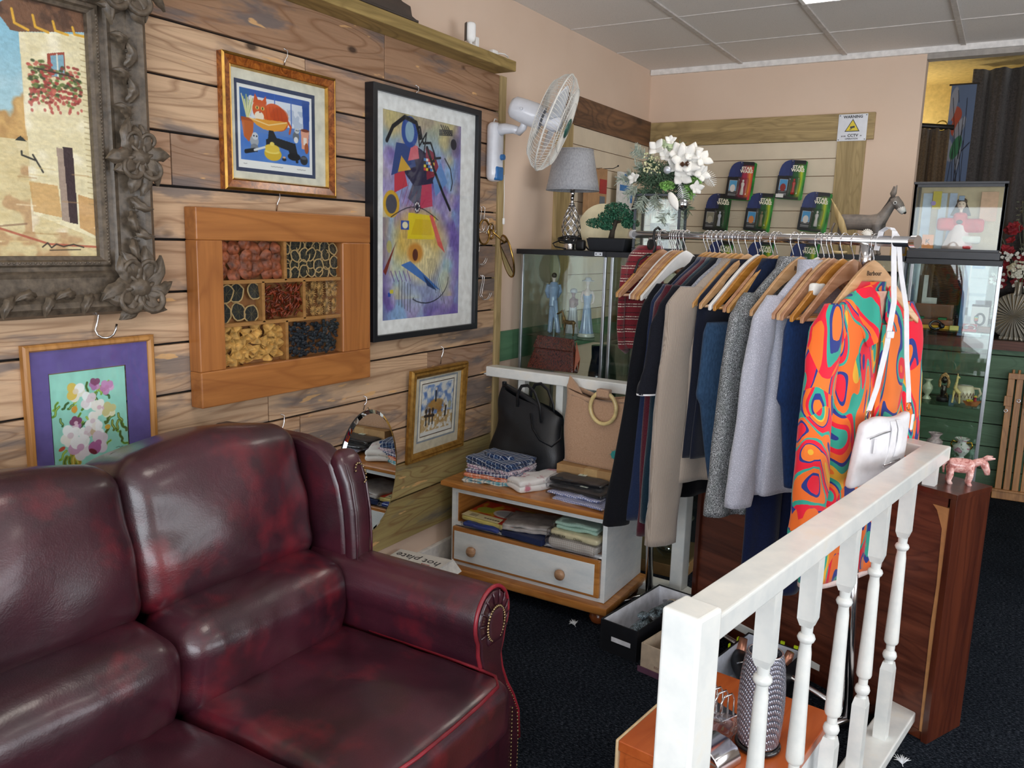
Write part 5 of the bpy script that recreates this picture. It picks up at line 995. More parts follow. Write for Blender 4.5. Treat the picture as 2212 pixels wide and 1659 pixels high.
# marble bull on it
def animal(mb, body, legs, head, neck): pass
PKM = NT('pink_marble'); f = PKM.noise(PKM.coord(), 45, 5, .7, 1.0); PKM.col(PKM.ramp(f, [(.35, 'e8c8c0'), (.5, 'd39a92'), (.62, 'a8625c')])); PKM.set(.15, coat=.5)
t = thing('marble_donkey', 'small pink marbled stone donkey on top of the mahogany cabinet', 'figurine', (-.062, 2.900, .8285), math.radians(14))
m = MB(); m.rbox((0, 0, .062), (.040, .017, .020), .014, 10, (0, .004, .004))
for x, y in ((-.030, -.010), (.026, -.010), (-.030, .010), (.026, .010)): m.tube([(x, y, .055), (x+.002, y, .03), (x-.002, y, .012), (x+.003, y, .001)], [.0115, .0085, .0075, .0085], 8)
build('body', m, PKM.m, t, smooth=True); 
m = MB().tube([(.030, 0, .068), (.048, 0, .078), (.062, 0, .082)], [.014, .012, .012], 10).tube([(.056, 0, .086), (.066, 0, .070), (.074, 0, .052), (.076, 0, .040)], [.012, .013, .010, .008], 10); build('head', m, PKM.m, t, smooth=True)
for y in (-.006, .008): build('ear', MB().tube([(.060, y, .088), (.074, y*1.6, .094), (.090, y*2.2, .096)], [.004, .0065, .002], 8, flat=.6), PKM.m, t, smooth=True)
build('tail', MB().tube([(-.040, 0, .072), (-.050, 0, .060), (-.048, 0, .035)], [.004, .005, .003], 6), PKM.m, t, smooth=True)
# ================================================================ clothes rail
def RP(s): return Vector((-1.194+.85975*s, 3.237-.51071*s, 1.593-.013*(s+.25)/1.35))
dr_ = Vector((.85975, -.51071, 0)); pp_ = Vector((-.51071, -.85975, 0))
rk = thing('clothes_rail', 'chrome garment rail on two upright poles leaning slightly beside the banister', 'clothes rail', (-.74, 2.97, 0))
build('hanging_bar', MB().cyl(RP(-.247), RP(1.10), .0155, 24), CHROME, rk, smooth=True, world=True)
for s, nm in ((-.247, 0), (1.10, 1)): build('end_cap', MB().cyl(RP(s-.012 if nm == 0 else s-.004), RP(s+.004 if nm == 0 else s+.014), .0185, 20), CHROME if nm else M('cfd0d2', .3), rk, world=True, auto=40)
for s0, s1 in ((.0, -.115), (1.05, .942)):
    a = Vector((RP(s0).x, RP(s0).y, .045)); b = RP(s1)-Vector((0, 0, .012)); mid = a.lerp(b, .48)
    build('upright_pole', MB().cyl(a, mid, .0165, 20), CHROME, rk, smooth=True, world=True); build('inner_pole', MB().cyl(mid, b, .0135, 20), CHROME, rk, smooth=True, world=True)
    build('foot_bar', MB().cyl(a+pp_*.24-Vector((0, 0, .008)), a-pp_*.19-Vector((0, 0, .008)), .0145, 16), CHROME, rk, smooth=True, world=True)
    for e in (.245, -.195): build('castor', MB().lathe([(.012, 0), (.022, .006), (.024, .018), (.016, .030)], 16, c=tuple(a+pp_*e-Vector((0, 0, .045)))), M('8a8c90', .35), rk, smooth=True, world=True)
    build('bracket', MB().cyl(b+Vector((0, 0, -.09)), b, .019, 18), CHROME, rk, smooth=True, world=True)
p0 = Vector((RP(.0).x, RP(.0).y, .06)); p1 = Vector((RP(1.05).x, RP(1.05).y, .06)); build('bottom_bar', MB().cyl(p0, p1, .0125, 16), CHROME, rk, smooth=True, world=True)
HR = math.atan2(pp_.y, pp_.x)
HWA = wood('beech_hanger', 'd9a868', 'b98246', 0, .25, 1.0, coat=.5); HWB = wood('maple_hanger', 'dcb184', 'bd8f60', 0, .28, 1.0, coat=.4); HWC = wood('golden_hanger', 'cf9142', 'a86c28', 0, .22, 1.0, coat=.6); HWD = wood('rosy_hanger', 'c99a78', 'a3714f', 0, .3, 1, coat=.4); HWW = M('f1efec', .25, coat=.5, var=.02)
def hanger_parts(t, mat, bar=True, hw=.218, drop=.155, zt=-.070):
    m = MB(); n = 22; hook = [(0, 0, zt-.004), (0, 0, zt+.018), (.006, 0, zt+.030), (.0185, 0, -.016)] + [(.0205*math.cos(a), 0, .0205*math.sin(a)+.0002) for a in [math.radians(x) for x in range(-30, 200, 16)]]
    build('hook', MB().tube(hook, .0019, 7), CHROME, t, smooth=True)
    V = []
    for i in range(n+1):
        u = -1+2*i/n; au = abs(u); x = hw*u; zc = zt-.020-drop*(au**1.35*.75+.25*au*au*(3-2*au)); hh = .021*(1-au)**1.2+.0115-.003*max(0, au-.9)*10*.6; hd = .0058+.0015*au; y = .012*au*au
        V += [(x, y-hd, zc-hh), (x, y+hd, zc-hh), (x, y+hd, zc+hh), (x, y-hd, zc+hh)]
    Fc = [(i*4+k, i*4+(k+1) % 4, (i+1)*4+(k+1) % 4, (i+1)*4+k) for i in range(n) for k in range(4)]+[(0, 1, 2, 3)[::-1], (n*4, n*4+1, n*4+2, n*4+3)]
    build('shoulder_bow', m.add(V, Fc), mat, t, bevel=.0025, seg=2, auto=60)
    if bar: build('trouser_bar', MB().cyl((-hw*.90, .010, zt-drop-.018), (hw*.90, .010, zt-drop-.018), .0055, 10), mat, t, smooth=True)
protoA = thing('clothes_hanger', 'x', 'hanger', (0, 0, 0)); hanger_parts(protoA, HWA)
def hanger(px_s, mat, lab, first=[True], word=False, tilt=0, swing=0):
    loc = RP(px_s); rot = (math.radians(tilt), 0, HR+math.radians(swing))
    if first[0]: h = protoA; h.location = loc; h.rotation_euler = rot; WM[h.name] = Matrix.Translation(loc) @ h.rotation_euler.to_matrix().to_4x4(); h['label'] = lab; h['group'] = 'hangers on the clothes rail'; first[0] = False
    else: h = dup(protoA, loc, rot, lab, 'hangers on the clothes rail', {'shoulder_bow': mat, 'trouser_bar': mat})
    if word: text('brand_lettering', 'Barbour', .020, M('3a2c20', .6), h, (0, .0068, -.098), (PI/2, 0, PI), .0003, bold=.0002)
    return h
DEFS = [ # s on the rail, material, label, lettering, swing
 (-.055, HWD, 'first pale wooden hanger on the rail, its arm sticking out farthest beyond the patterned knit', 0, -2), (-.045, HWD, 'pale wooden hanger pressed against the first one at the rail start', 0, 0),
 (.015, HWW, 'white wooden hanger, farther back of the two near the rail start', 0, 3), (.028, HWD, 'wooden hanger just before the frontmost white one near the rail start', 0, 2), (.042, HWB, 'wooden hanger between the two white hangers at the rail start', 0, 1), (.056, HWD, 'thin-looking wooden hanger in the tight bunch behind the white hanger', 0, 2), (.075, HWA, 'yellowish wooden hanger in the tight bunch beside the white hanger', 0, 0), (.100, HWW, 'white wooden hanger in front of the bunch near the rail start', 0, 0),
 (.219, HWA, 'wooden hanger inside the long black coat', 0, 0), (.239, HWA, 'wooden hanger inside the navy jumper', 0, 0), (.265, HWB, 'wooden hanger inside the maroon knit', 0, 0), (.292, HWA, 'wooden hanger inside the dark teal jumper', 0, 0), (.318, HWB, 'wooden hanger inside the black polo shirt with white trim', 0, 0), (.356, HWB, 'wooden hanger inside the grey marled jumper', 0, 0), (.376, HWA, 'wooden hanger inside the beige ribbed jumper', 0, 0), (.405, HWA, 'bright beech hanger between the beige jumper and the white hanger', 0, -2), (.440, HWB, 'beech hanger whose bar end points out just left of the middle white hanger', 0, 0),
 (.488, HWW, 'white wooden hanger in the middle of the rail above the dark jeans', 0, 0), (.512, HWC, 'orange-brown wooden hanger carrying the dark blue jeans', 0, 0), (.560, HWD, 'dark-stained hanger carrying the black trousers', 0, 0), (.580, HWA, 'broad yellow beech hanger in the middle of the rail beside the glitter top', 0, 0),
 (.652, HWC, 'golden wooden hanger inside the glittery grey top', 0, 0), (.686, HWB, 'pale hanger lettered Barbour behind the high-necked grey jumper', 1, 0), (.757, HWW, 'white wooden hanger inside the high-necked grey jumper', 0, 0), (.782, HWD, 'slim wooden hanger behind the lettered one, over the blue jeans', 0, 0), (.803, HWB, 'pale hanger with half-hidden Barbour lettering over the blue jeans', 1, 0), (.821, HWD, 'hanger pressed close behind the one with half-hidden lettering', 0, -1), (.857, HWC, 'glossy golden hanger with a scrap of white padding on its arm', 0, 0), (.898, HWD, 'rosy wooden hanger just behind the colourful shirt', 0, 0), (.972, HWB, 'pale hanger lettered Barbour holding the colourful patterned shirt', 1, 0)]
hs = [hanger(s, m_, l_, word=w_, swing=sw) for s, m_, l_, w_, sw in DEFS]
build('padding', MB().rbox((.105, .002, -.155), (.030, .012, .020), .010, 8), M('e6e4de', .9), hs[27], smooth=True)
# ---- garments
def loft_body(levels, n=72, folds=7, fa=.24, ph=0, p=2.4, seed=0):
    """levels: (z, half width in x, half depth in y, x shift, y shift)"""
    m = MB(); K = 44; zs = [l[0] for l in levels]
    def at(v):
        z = zs[0]+(zs[-1]-zs[0])*v
        return [float(np.interp(-z, [-a for a in zs], [l[k] for l in levels])) for k in range(5)]
    def fn(u, v):
        z, W, D, xs, ys = at(v); a = 2*PI*u; ca, sa = math.cos(a), math.sin(a); k = (abs(ca)**p+abs(sa)**p)**(-1/p)
        f = fa*min(1, v*2.2); r = 1+f*math.sin(folds*a+ph+1.5*v)*(.5+.5*v)+f*.5*mnoise.noise(Vector((ca*2, sa*2, z*4+seed)))
        return (xs+W*ca*k*(1+.3*(r-1)), ys+D*sa*k*r+.010*v*mnoise.noise(Vector((ca*W*12, z*3, seed))), z)
    m.grid(fn, n, K, cu=True); return m
def sleeve(pts, rw, rd, n=20, seed=0, wr=.11):
    m = MB(); K = 34; P = [Vector(p) for p in pts]; N = len(P)-1
    def fn(u, v):
        s = v*N; i = min(N-1, int(s)); fr = s-i; c = P[i].lerp(P[i+1], fr); w_ = rw[i]+(rw[i+1]-rw[i])*fr; d_2 = rd[i]+(rd[i+1]-rd[i])*fr; a = 2*PI*u
        r = 1+wr*mnoise.noise(Vector((math.cos(a)*1.5, math.sin(a)*1.5, v*6+seed)))*2
        return (c.x+w_*math.cos(a)*r, c.y+d_2*math.sin(a)*r, c.z)
    m.grid(fn, n, K, cu=True); return m
def garment(name, lab, cat, s, mat, sh=.21, hem=-.8, chest=.225, hemw=None, D=.028, sl=None, sw=(.050, .040), sd=(.026, .022), neck=-.078, shz=-.216, seed=0, splay=.05, yfwd=.0, folds=8, fa=.26, swing=0, cuff=None, hembar=None, collar=None, far=True):
    sh += .018; chest += .008; t = thing(name, lab, cat, RP(s), rot=(0, 0, HR+math.radians(swing))); hemw = hemw or chest*1.03
    lv = [(neck, .052, .030, 0, .0), (neck-.02, .068, .022, 0, 0), ((neck+shz)/2, sh*.62, .023, 0, .004), (shz, sh*.98, .023, 0, .007), (shz-.05, (sh+chest)/2*.98, D*.85, 0, .006), (shz-.20, chest, D, 0, .008), ((shz+hem)/2-.1, (chest+hemw)/2, D*1.05, 0, .006), (hem, hemw, D*1.1, 0, .004)]
    lv = sorted(lv, key=lambda l: -l[0])
    b = build('body', loft_body(lv, folds=folds, fa=fa, ph=seed, seed=seed), mat, t, smooth=True, solid=.0025)
    if sl:
        for sg in ((1, -1) if far else (1,)):
            pts = [(sg*(sh-.035), .004, shz+.035), (sg*(sh+.005), .006, shz-.035), (sg*(sh+.02+splay*.3), .008+yfwd*.3, shz+(sl-shz)*.3), (sg*(sh+.02+splay*.75), .006+yfwd*.8, shz+(sl-shz)*.75), (sg*(sh+.02+splay), .004+yfwd, sl)]
            build('sleeve', sleeve(pts, [sw[0]*.75, sw[0], sw[0]*.98, (sw[0]+sw[1])/2, sw[1]], [sd[0]*.6, sd[0], sd[0], (sd[0]+sd[1])/2, sd[1]], seed=seed+sg), mat, t, smooth=True, solid=.002)
            if cuff: c = pts[-1]; build('cuff', MB().grid(lambda u, v, c=c: (c[0]+(sw[1]*1.02)*math.cos(2*PI*u), c[1]+sd[1]*1.06*math.sin(2*PI*u), c[2]-.002+cuff[1]*v), 24, 3, cu=True), cuff[0], t, smooth=True, solid=.003)
    if collar: build('collar', collar, mat, t, smooth=True, solid=.003)
    return t
def knit(name, c, c2, sc=(1, 1, 1), s=260, b=.6): return fabric(name, c, c2, s, b, .98, .4, .5, sc)
def pushleeve(t, name, pts, rw, rd, mat, seed=0): return build(name, sleeve(pts, rw, rd, seed=seed), mat, t, smooth=True, solid=.002)
# 1 patterned red and white knit on a black hanger
NK = NT('fair_isle_knit'); tc = NK.node('ShaderNodeTexCoord'); sp = NK.node('ShaderNodeSeparateXYZ'); NK.link(tc.outputs['Object'], sp.inputs[0])
def band(t, src, per, stops):
    d = t.node('ShaderNodeMath', operation='DIVIDE'); d.inputs[1].default_value = per; t.link(src, d.inputs[0]); fr = t.node('ShaderNodeMath', operation='FRACT'); t.link(d.outputs[0], fr.inputs[0]); return t.ramp(fr.outputs[0], stops, 'CONSTANT')
rb = band(NK, sp.outputs[2], .052, [(0, '7a1a26'), (.30, 'e3d6c6'), (.36, '5a1420'), (.50, 'e3d6c6'), (.56, '7a1a26'), (.80, '2a1418'), (.88, '7a1a26')]); ck = NK.node('ShaderNodeTexChecker'); ck.inputs['Scale'].default_value = 150; NK.link(tc.outputs['Object'], ck.inputs[0]); NK.col(NK.mix(rb, NK.mix(rb, 'e8dccb', .75), NK.ramp(ck.outputs['Fac'], [(0, 0.0), (.5, .8)]))); NK.col(NK.mix('741b27', rb, NK.ramp(ck.outputs['Fac'], [(0, .35), (.5, 1.0)]))); NK.bump(NK.noise(NK.coord(), 300, 2), .5, .003); NK.set(.95, sheen=.3)
t = thing('patterned_knit', 'red and white patterned knitted garment hanging at the start of the rail', 'knitwear', RP(-.105), rot=(0, 0, HR))
lv = [(-.045, .05, .03, .02, 0), (-.08, .085, .035, .03, 0), (-.16, .105, .035, .05, 0), (-.30, .10, .032, .06, 0), (-.42, .085, .032, .065, 0), (-.470, .07, .028, .065, 0)]
build('body', loft_body(lv, folds=5, fa=.2, seed=3), NK.m, t, smooth=True, solid=.004); build('loose_band', MB().tube([(.15, .01, -.13), (.165, .02, -.25), (.165, .02, -.38), (.15, .015, -.46), (.115, .01, -.48)], .018, 10, flat=.6), NK.m, t, smooth=True)
t = thing('black_plastic_hanger', 'black plastic hanger with a wide hook cover at the start of the rail', 'hanger', RP(-.085), rot=(0, 0, HR+math.radians(20)))
build('hook', MB().tube([(.028, 0, -.075), (.018, 0, -.045), (.030, 0, -.012), (.026, 0, .018), (0, 0, .030), (-.024, 0, .018), (-.030, 0, -.004)], [.012, .008, .0055, .005, .005, .005, .004], 10), BLK, t, smooth=True)
build('size_disc', MB().cyl((.050, -.004, -.040), (.050, .004, -.040), .022, 24), BLK, t, bevel=.002); build('shoulder_bow', MB().tube([(.16, 0, -.155), (.13, 0, -.105), (.07, 0, -.082), (0, 0, -.078), (-.07, 0, -.085), (-.13, 0, -.110), (-.17, 0, -.150)], .0045, 8), BLK, t, smooth=True)
# coats and jumpers along the rail
garment('long_coat', 'long black coat, first full-length garment along the rail', 'coat', .216, fabric('black_wool', '15161c', '0c0d12', 200, .2, .95, .08), sh=.205, hem=-1.02, chest=.21, sl=-1.10, sw=(.058, .062), sd=(.026, .028), splay=.115, seed=1)
garment('jumper', 'navy blue fine-knit jumper hanging next to the black coat', 'jumper', .240, knit('navy_knit', '1e2c4c', '16213c'), sh=.205, hem=-.86, chest=.215, sl=-1.08, sw=(.040, .036), splay=.050, seed=2, D=.022)
garment('jumper', 'dark teal jumper showing as a thin strip beside the maroon knit', 'jumper', .292, knit('teal_knit', '143040', '0e222e'), sh=.20, hem=-.86, chest=.20, sl=-1.08, sw=(.036, .034), splay=.03, seed=3, D=.018)
garment('cardigan', 'maroon knitted cardigan between the navy and black tops', 'cardigan', .265, knit('maroon_knit', '5a1f2c', '3c121d'), sh=.212, hem=-.88, chest=.205, sl=-1.14, sw=(.038, .034), splay=.012, seed=4, D=.020)
T = Matrix(); g = garment('polo_shirt', 'black short-sleeved polo shirt with white-trimmed sleeve hem', 'polo shirt', .318, fabric('black_pique', '1c1e27', '13141c', 200, .2, .9, .1), sh=.212, hem=-.86, chest=.21, sl=-.575, sw=(.056, .064), sd=(.024, .026), splay=.055, seed=5, cuff=(M('e9e9ec', .7), .006))
build('collar', MB().tube([(.10, .01, -.155), (.06, .02, -.118), (.0, .025, -.108), (-.06, .02, -.12)], .012, 8, flat=.5), M('1c1e27', .9), g, smooth=True)
garment('jumper', 'light grey marled jumper peeping out behind the beige ribbed one', 'jumper', .356, knit('grey_marl', 'a8aab4', '74767f', s=160), sh=.214, hem=-.86, chest=.212, sl=-1.0, sw=(.044, .040), splay=.030, seed=6, D=.022)
BEI = NT('beige_rib'); tc = BEI.node('ShaderNodeTexCoord'); wv = BEI.node('ShaderNodeTexWave', bands_direction='X'); wv.inputs['Scale'].default_value = 75; wv.inputs['Distortion'].default_value = 1.0; BEI.link(tc.outputs['Object'], wv.inputs[0]); BEI.col(BEI.ramp(wv.outputs['Fac'], [(.2, '9c8e81'), (.7, 'ad9f92')])); BEI.bump(wv.outputs['Fac'], .35, .003); BEI.set(.95, sheen=.3)
garment('jumper', 'beige ribbed jumper with long sleeves in the middle of the rail', 'jumper', .376, BEI.m, sh=.212, hem=-.90, chest=.222, sl=-1.135, sw=(.072, .070), sd=(.030, .030), splay=.020, seed=7, D=.036, folds=9)
garment('t_shirt', 'plain dark navy top behind the blue jeans', 't-shirt', .425, fabric('ink_jersey', '1a1f30', '131724', 240, .15), sh=.19, hem=-.80, chest=.20, seed=8, D=.022)
def jeans(name, lab, s, mat, bot, hw, D=.026, top=-.235, seed=0, swing=0, xs=0, leglen=None):
    t = thing(name, lab, 'jeans', RP(s), rot=(0, 0, HR+math.radians(swing)))
    lv = [(top+.004, hw*.96, .010, xs, .01), (top-.03, hw, D*.8, xs, .01), (top-.25, hw*1.02, D, xs, .01), ((top+bot)/2, hw*.93, D, xs-.005, .01), (bot, hw*.62, D, xs-.01, .01)]
    build('body', loft_body(lv, folds=4, fa=.22, ph=seed, seed=seed, p=3), mat, t, smooth=True, solid=.003)
    ST = M('b8a070', .7); st = MB()
    for x in (.35, .62): st.tube([(xs+hw*x, D*1.12+.012, top-.06), (xs+hw*x*.98, D*1.15+.012, (top+bot)/2), (xs+hw*x*.7, D*1.12+.012, bot+.02)], .0012, 5)
    build('seam', st, M('3f5877', .8), t, smooth=True); return t
DEN = fabric('mid_denim', '35506f', '22374f', 180, .3, .9, .1, .6, (1, 1, .3)); DEN2 = fabric('indigo_denim', '1d3866', '132648', 180, .3, .9, .1, .6, (1, 1, .3)); DEN3 = fabric('raw_denim', '1b2742', '121a2e', 180, .3, .9, .1, .5, (1, 1, .3))
j1 = jeans('jeans', 'mid blue jeans folded over a wooden hanger in the middle of the rail', .530, DEN, -.86, .20, .036, -.295, 2, xs=.065)
build('waistband', MB().rbox((.10, .022, -.79), (.075, .030, .020), .010, 8), DEN, j1, smooth=True); build('belt_loop', MB().box(.115, .050, -.84, .125, .056, -.765), DEN, j1, bevel=.002); build('button', MB().cyl((.0, .048, -.60), (.0, .054, -.60), .010, 14), M('8a7a5a', .3, 1), j1, smooth=True)
g = garment('denim_shirt', 'dark indigo denim shirt hanging open beside the glittery top', 'shirt', .575, DEN3, sh=.170, hem=-.66, chest=.165, seed=11, neck=-.07, shz=-.235)
build('button_band', MB().tube([(.05, .036, -.20), (.06, .046, -.40), (.065, .046, -.60), (.07, .046, -.88)], .010, 8, flat=.35), DEN, g, smooth=True)
GL = NT('glitter_knit'); f = GL.noise(GL.coord(), 420, 2, .8); f2 = GL.noise(GL.coord(), 30, 3); c = GL.ramp(f, [(.42, '1b1d20'), (.52, '55595d'), (.60, 'd9dcdf')]); GL.col(GL.mix(c, '4f5a55', GL.ramp(f2, [(.4, 0.0), (.7, .4)]))); GL.bump(f, .5, .003); GL.set(.45, spec=.8)
garment('glitter_top', 'black and silver glittery long top', 'top', .651, GL.m, sh=.190, hem=-.94, chest=.195, sl=-.935, sw=(.050, .054), sd=(.026, .028), splay=.030, seed=12, collar=loft_body([(-.060, .050, .034, 0, 0), (-.085, .058, .036, 0, 0), (-.12, .080, .028, 0, 0)], fa=.05))
t = thing('navy_trousers', 'long dark navy trousers hanging below the grey jumper', 'trousers', RP(.700), rot=(0, 0, HR))
for x in (-.045, .085): build('leg', loft_body([(-.24, .085, .016, x, 0), (-.6, .085, .026, x, 0), (-.9, .080, .03, x, 0), (-1.25, .082, .032, x, 0)], folds=4, fa=.25, seed=x*50), fabric('navy_jersey', '151f42', '0e1630', 200, .2, .9, .15) if x < 0 else bpy.data.materials['navy_jersey'], t, smooth=True, solid=.003)
GJ = NT('silver_jersey'); f = GJ.noise(GJ.coord(), 380, 2, .8); GJ.col(GJ.ramp(f, [(.42, 'a3a5b3'), (.58, 'b7b9c6'), (.68, 'e4e5ee')])); GJ.bump(f, .3, .002); GJ.set(.8, sheen=.4)
garment('roll_neck_jumper', 'pale silver-grey jumper with a high collar', 'jumper', .757, GJ.m, sh=.195, hem=-.84, chest=.200, sl=-.87, sw=(.048, .052), sd=(.026, .028), splay=.038, seed=13, D=.03, collar=loft_body([(-.066, .060, .040, .01, .0), (-.11, .066, .042, .005, 0), (-.155, .075, .034, 0, 0), (-.17, .09, .028, 0, 0)], fa=.04))
jeans('jeans', 'deep blue jeans folded over hangers just behind the colourful shirt', .835, DEN2, -.80, .17, .036, -.252, 7, xs=.04)
# ---- the colourful shirt
CS = NT('swirl_print'); v = CS.coord((1, 1, .5)); n1 = CS.noise(v, 6.0, 0, .4, 1.4); PAL = ['e8203a', 'f0702a', '2a3a86', 'ee7a2c', '35a590', 'e8b038', 'e5243a', '28367e', 'f0752c', '37a893', 'ea2438', 'f07a2e', '2b3b8a', 'e8b43c', '35a590', 'e8203a']
stops = [(0.26+.50*i/11, PAL[i]) for i in range(12)]; stops[0] = (0, PAL[0]); n2_ = CS.noise(CS.coord((1.3, 1, .7)), 5.5, 0, .4, .6)
sA = [(0, 'e8243a'), (.30, '2a3a86'), (.335, 'f0702a'), (.41, '35a590'), (.445, 'e8203a'), (.52, '2a3a86'), (.545, 'f07a2e'), (.62, 'e8b038'), (.645, '35a590'), (.70, 'e8203a')]
sB = [(0, 'f07a2e'), (.34, 'e8b038'), (.375, '35a590'), (.43, '2b3b8a'), (.47, 'f0702a'), (.55, 'e8203a'), (.60, '35a590'), (.645, '2a3a86'), (.69, 'f07a2e')]
CS.col(CS.mix(CS.ramp(n1, sA, 'CONSTANT'), CS.ramp(n1, sB, 'CONSTANT'), CS.ramp(n2_, [(0, 0.0), (.5, 1.0)], 'CONSTANT'))); CS.bump(CS.noise(CS.coord(), 500, 2), .15, .001); CS.set(.75, sheen=.2, spec=.2)
sh_ = garment('patterned_shirt', 'bright orange, red, teal and navy swirl-print shirt at the end of the rail', 'shirt', .974, CS.m, sh=.205, hem=-1.045, chest=.205, hemw=.225, sl=-.895, sw=(.062, .072), sd=(.034, .036), splay=.020, yfwd=.02, seed=14, neck=-.122, shz=-.222, D=.045, folds=6, fa=.18, swing=8, cuff=(M('34a48e', .8), .045))
build('shirt_collar', MB().add([(.012, .050, -.235), (.050, .066, -.30), (.085, .058, -.315), (.125, .022, -.205), (.100, .004, -.150), (.055, .028, -.130), (.020, .040, -.165)], [tuple(range(7))]), CS.m, sh_, solid=.004)
build('shirt_collar', MB().add([(-.012, .050, -.235), (-.040, .062, -.285), (-.085, .052, -.265), (-.115, .018, -.190), (-.095, .004, -.150), (-.055, .028, -.135), (-.020, .042, -.175)], [tuple(range(6, -1, -1))]), CS.m, sh_, solid=.004)
build('inner_neck', loft_body([(-.150, .070, .032, 0, .0), (-.19, .066, .034, 0, .004), (-.24, .03, .03, 0, .01)], fa=.0), M('e7b8a4', .8), sh_, smooth=True); build('neck_label', MB().box(-.018, -.026, -.200, .018, -.022, -.160), M('1a1c22', .7), sh_)
build('button_placket', MB().tube([(.0, .056, -.25), (.002, .058, -.45), (.0, .060, -.70), (.0, .060, -1.03)], .014, 8, flat=.3), CS.m, sh_, smooth=True)
build('white_hem', MB().grid(lambda u, v: (lambda a: (.228*(abs(math.cos(a))**.83)*(1 if math.cos(a) > 0 else -1), .004+.052*(abs(math.sin(a))**.83)*(1 if math.sin(a) > 0 else -1), -1.045-.018*v))(2*PI*u), 64, 2, cu=True), M('e9d3cd', .8), sh_, smooth=True, solid=.003)
# ---- white shoulder bag
t = thing('white_shoulder_bag', 'white leather shoulder bag hung by its strap over the end of the rail', 'shoulder bag', RP(1.01)+Vector((0, 0, .022)), rot=(0, math.radians(-3.0), HR+math.radians(3)))
WL = M('e6e5e8', .38, var=.03, bump=.15, bscale=300)
def bw(q, u): q = Vector(q); q.x += .018*u[2]*-.4; q.z += -.020*u[0]*(1 if u[2] > 0 else .9)+.010*math.sin(u[0]*3)*max(0, u[2]); q.x *= 1-.06*u[2]; return q
build('pouch', MB().rbox((.012, .080, -.640), (.116, .016, .098), .014, 16, (0, .014, 0), bw), WL, t, smooth=True)
def strap(pts, w=.011, th=.0014):
    m = MB(); P = [Vector(p) for p in pts]; V = []
    for i, p in enumerate(P): V += [(p.x-w, p.y, p.z), (p.x+w, p.y, p.z), (p.x+w, p.y+th, p.z), (p.x-w, p.y+th, p.z)]
    return m.add(V, [(i*4+k, i*4+(k+1) % 4, (i+1)*4+(k+1) % 4, (i+1)*4+k) for i in range(len(P)-1) for k in range(4)])
build('strap', strap([(.0, -.030, -.05), (.0, -.022, .006), (.0, 0, .0195), (.0, .022, .008), (.006, .034, -.06), (.030, .072, -.20), (.050, .082, -.33), (.075, .086, -.45), (.098, .086, -.520)], .0125), WL, t)
build('strap', strap([(-.0, .012, .018), (-.012, .030, -.01), (-.026, .040, -.10), (-.036, .072, -.22), (-.058, .080, -.36), (-.085, .084, -.46), (-.092, .086, -.500)], .0115), WL, t)
build('strap_buckle', MB().box(.030, .084, -.305, .062, .089, -.285), WL, t, bevel=.002)
for x, z in ((.100, -.532), (-.094, -.512)): build('ring', MB().tube([(x+.010*math.cos(a), .088, z+.012*math.sin(a)) for a in [2*PI*k/16 for k in range(16)]], .0016, 6, closed=True), M('c9a890', .25, 1), t, smooth=True)
build('flap_strap', strap([(-.005, .098, -.552), (-.004, .108, -.575), (.0, .110, -.62), (.006, .108, -.665), (.012, .106, -.69)], .012, .004).add(*(lambda q: (q.V, q.F))(strap([(-.032, .098, -.548), (-.034, .108, -.575), (-.034, .109, -.61), (-.028, .108, -.660)], .010, .004))), WL, t, bevel=.001)
build('toggle', MB().cyl((-.045, .114, -.668), (.030, .114, -.682), .0035, 10), CHROME, t, smooth=True)
build('zip', MB().tube([(.105, .108, -.60), (.05, .112, -.585), (.02, .112, -.58)], .002, 6), M('b9bcc0', .3, 1), t); build('zip_pull', MB().box(.075, .108, -.645, .086, .112, -.600), WL, t, bevel=.002); build('zip_pull', MB().box(-.118, .092, -.585, -.106, .096, -.535), WL, t, bevel=.002)
# ================================================================ boxes on the floor
def open_box(name, lab, loc, rz, w, l, h, out, inn, th=.004, cat='box', rim=None):
    t = thing(name, lab, cat, loc, rz); 
    build('carton', MB().box(-w, -l, 0, w, l, .004).box(-w, -l, .004, -w+th, l, h).box(w-th, -l, .004, w, l, h).box(-w+th, -l, .004, w-th, -l+th, h).box(-w+th, l-th, .004, w-th, l, h), out, t, bevel=.001)
    if inn: build('lining', MB().box(-w+th, -l+th, .0042, w-th, l-th, .006).box(-w+th, -l+th, .006, -w+th+.001, l-th, h-.004).box(w-th-.001, -l+th, .006, w-th, l-th, h-.004).box(-w+th, -l+th, .006, w-th, -l+th+.001, h-.004).box(-w+th, l-th-.001, .006, w-th, l-th, h-.004), inn, t)
    return t
BK = M('121318', .5, var=.1); WI = M('e3e4ea', .7); RZ = math.radians(-7)
t = open_box('black_shoe_box', 'open black shoe box with snakeskin boots beside the painted chest', (-1.085, 2.950, 0), RZ+math.radians(-2), .082, .222, .125, BK, WI, .006)
build('size_label', MB().box(-.03, -.2235, .050, .055, -.2222, .068), M('d9d9de', .6), t); build('fold_line', MB().box(-.083, -.223, .045, .083, -.2222, .0465), M('050608', .6), t)
SN = NT('snakeskin'); f = SN.noise(SN.coord(), 38, 3, .6, .5); vo = SN.node('ShaderNodeTexVoronoi'); vo.inputs['Scale'].default_value = 240; SN.link(SN.coord(), vo.inputs['Vector']); c = SN.ramp(f, [(.42, '23272b'), (.5, '7f95a0'), (.62, '9fb2bc')]); SN.col(SN.mix(c, '15181b', SN.ramp(vo.outputs['Distance'], [(.35, 0.0), (.6, .8)]))); SN.bump(vo.outputs['Distance'], .4, .002); SN.set(.35, coat=.3)
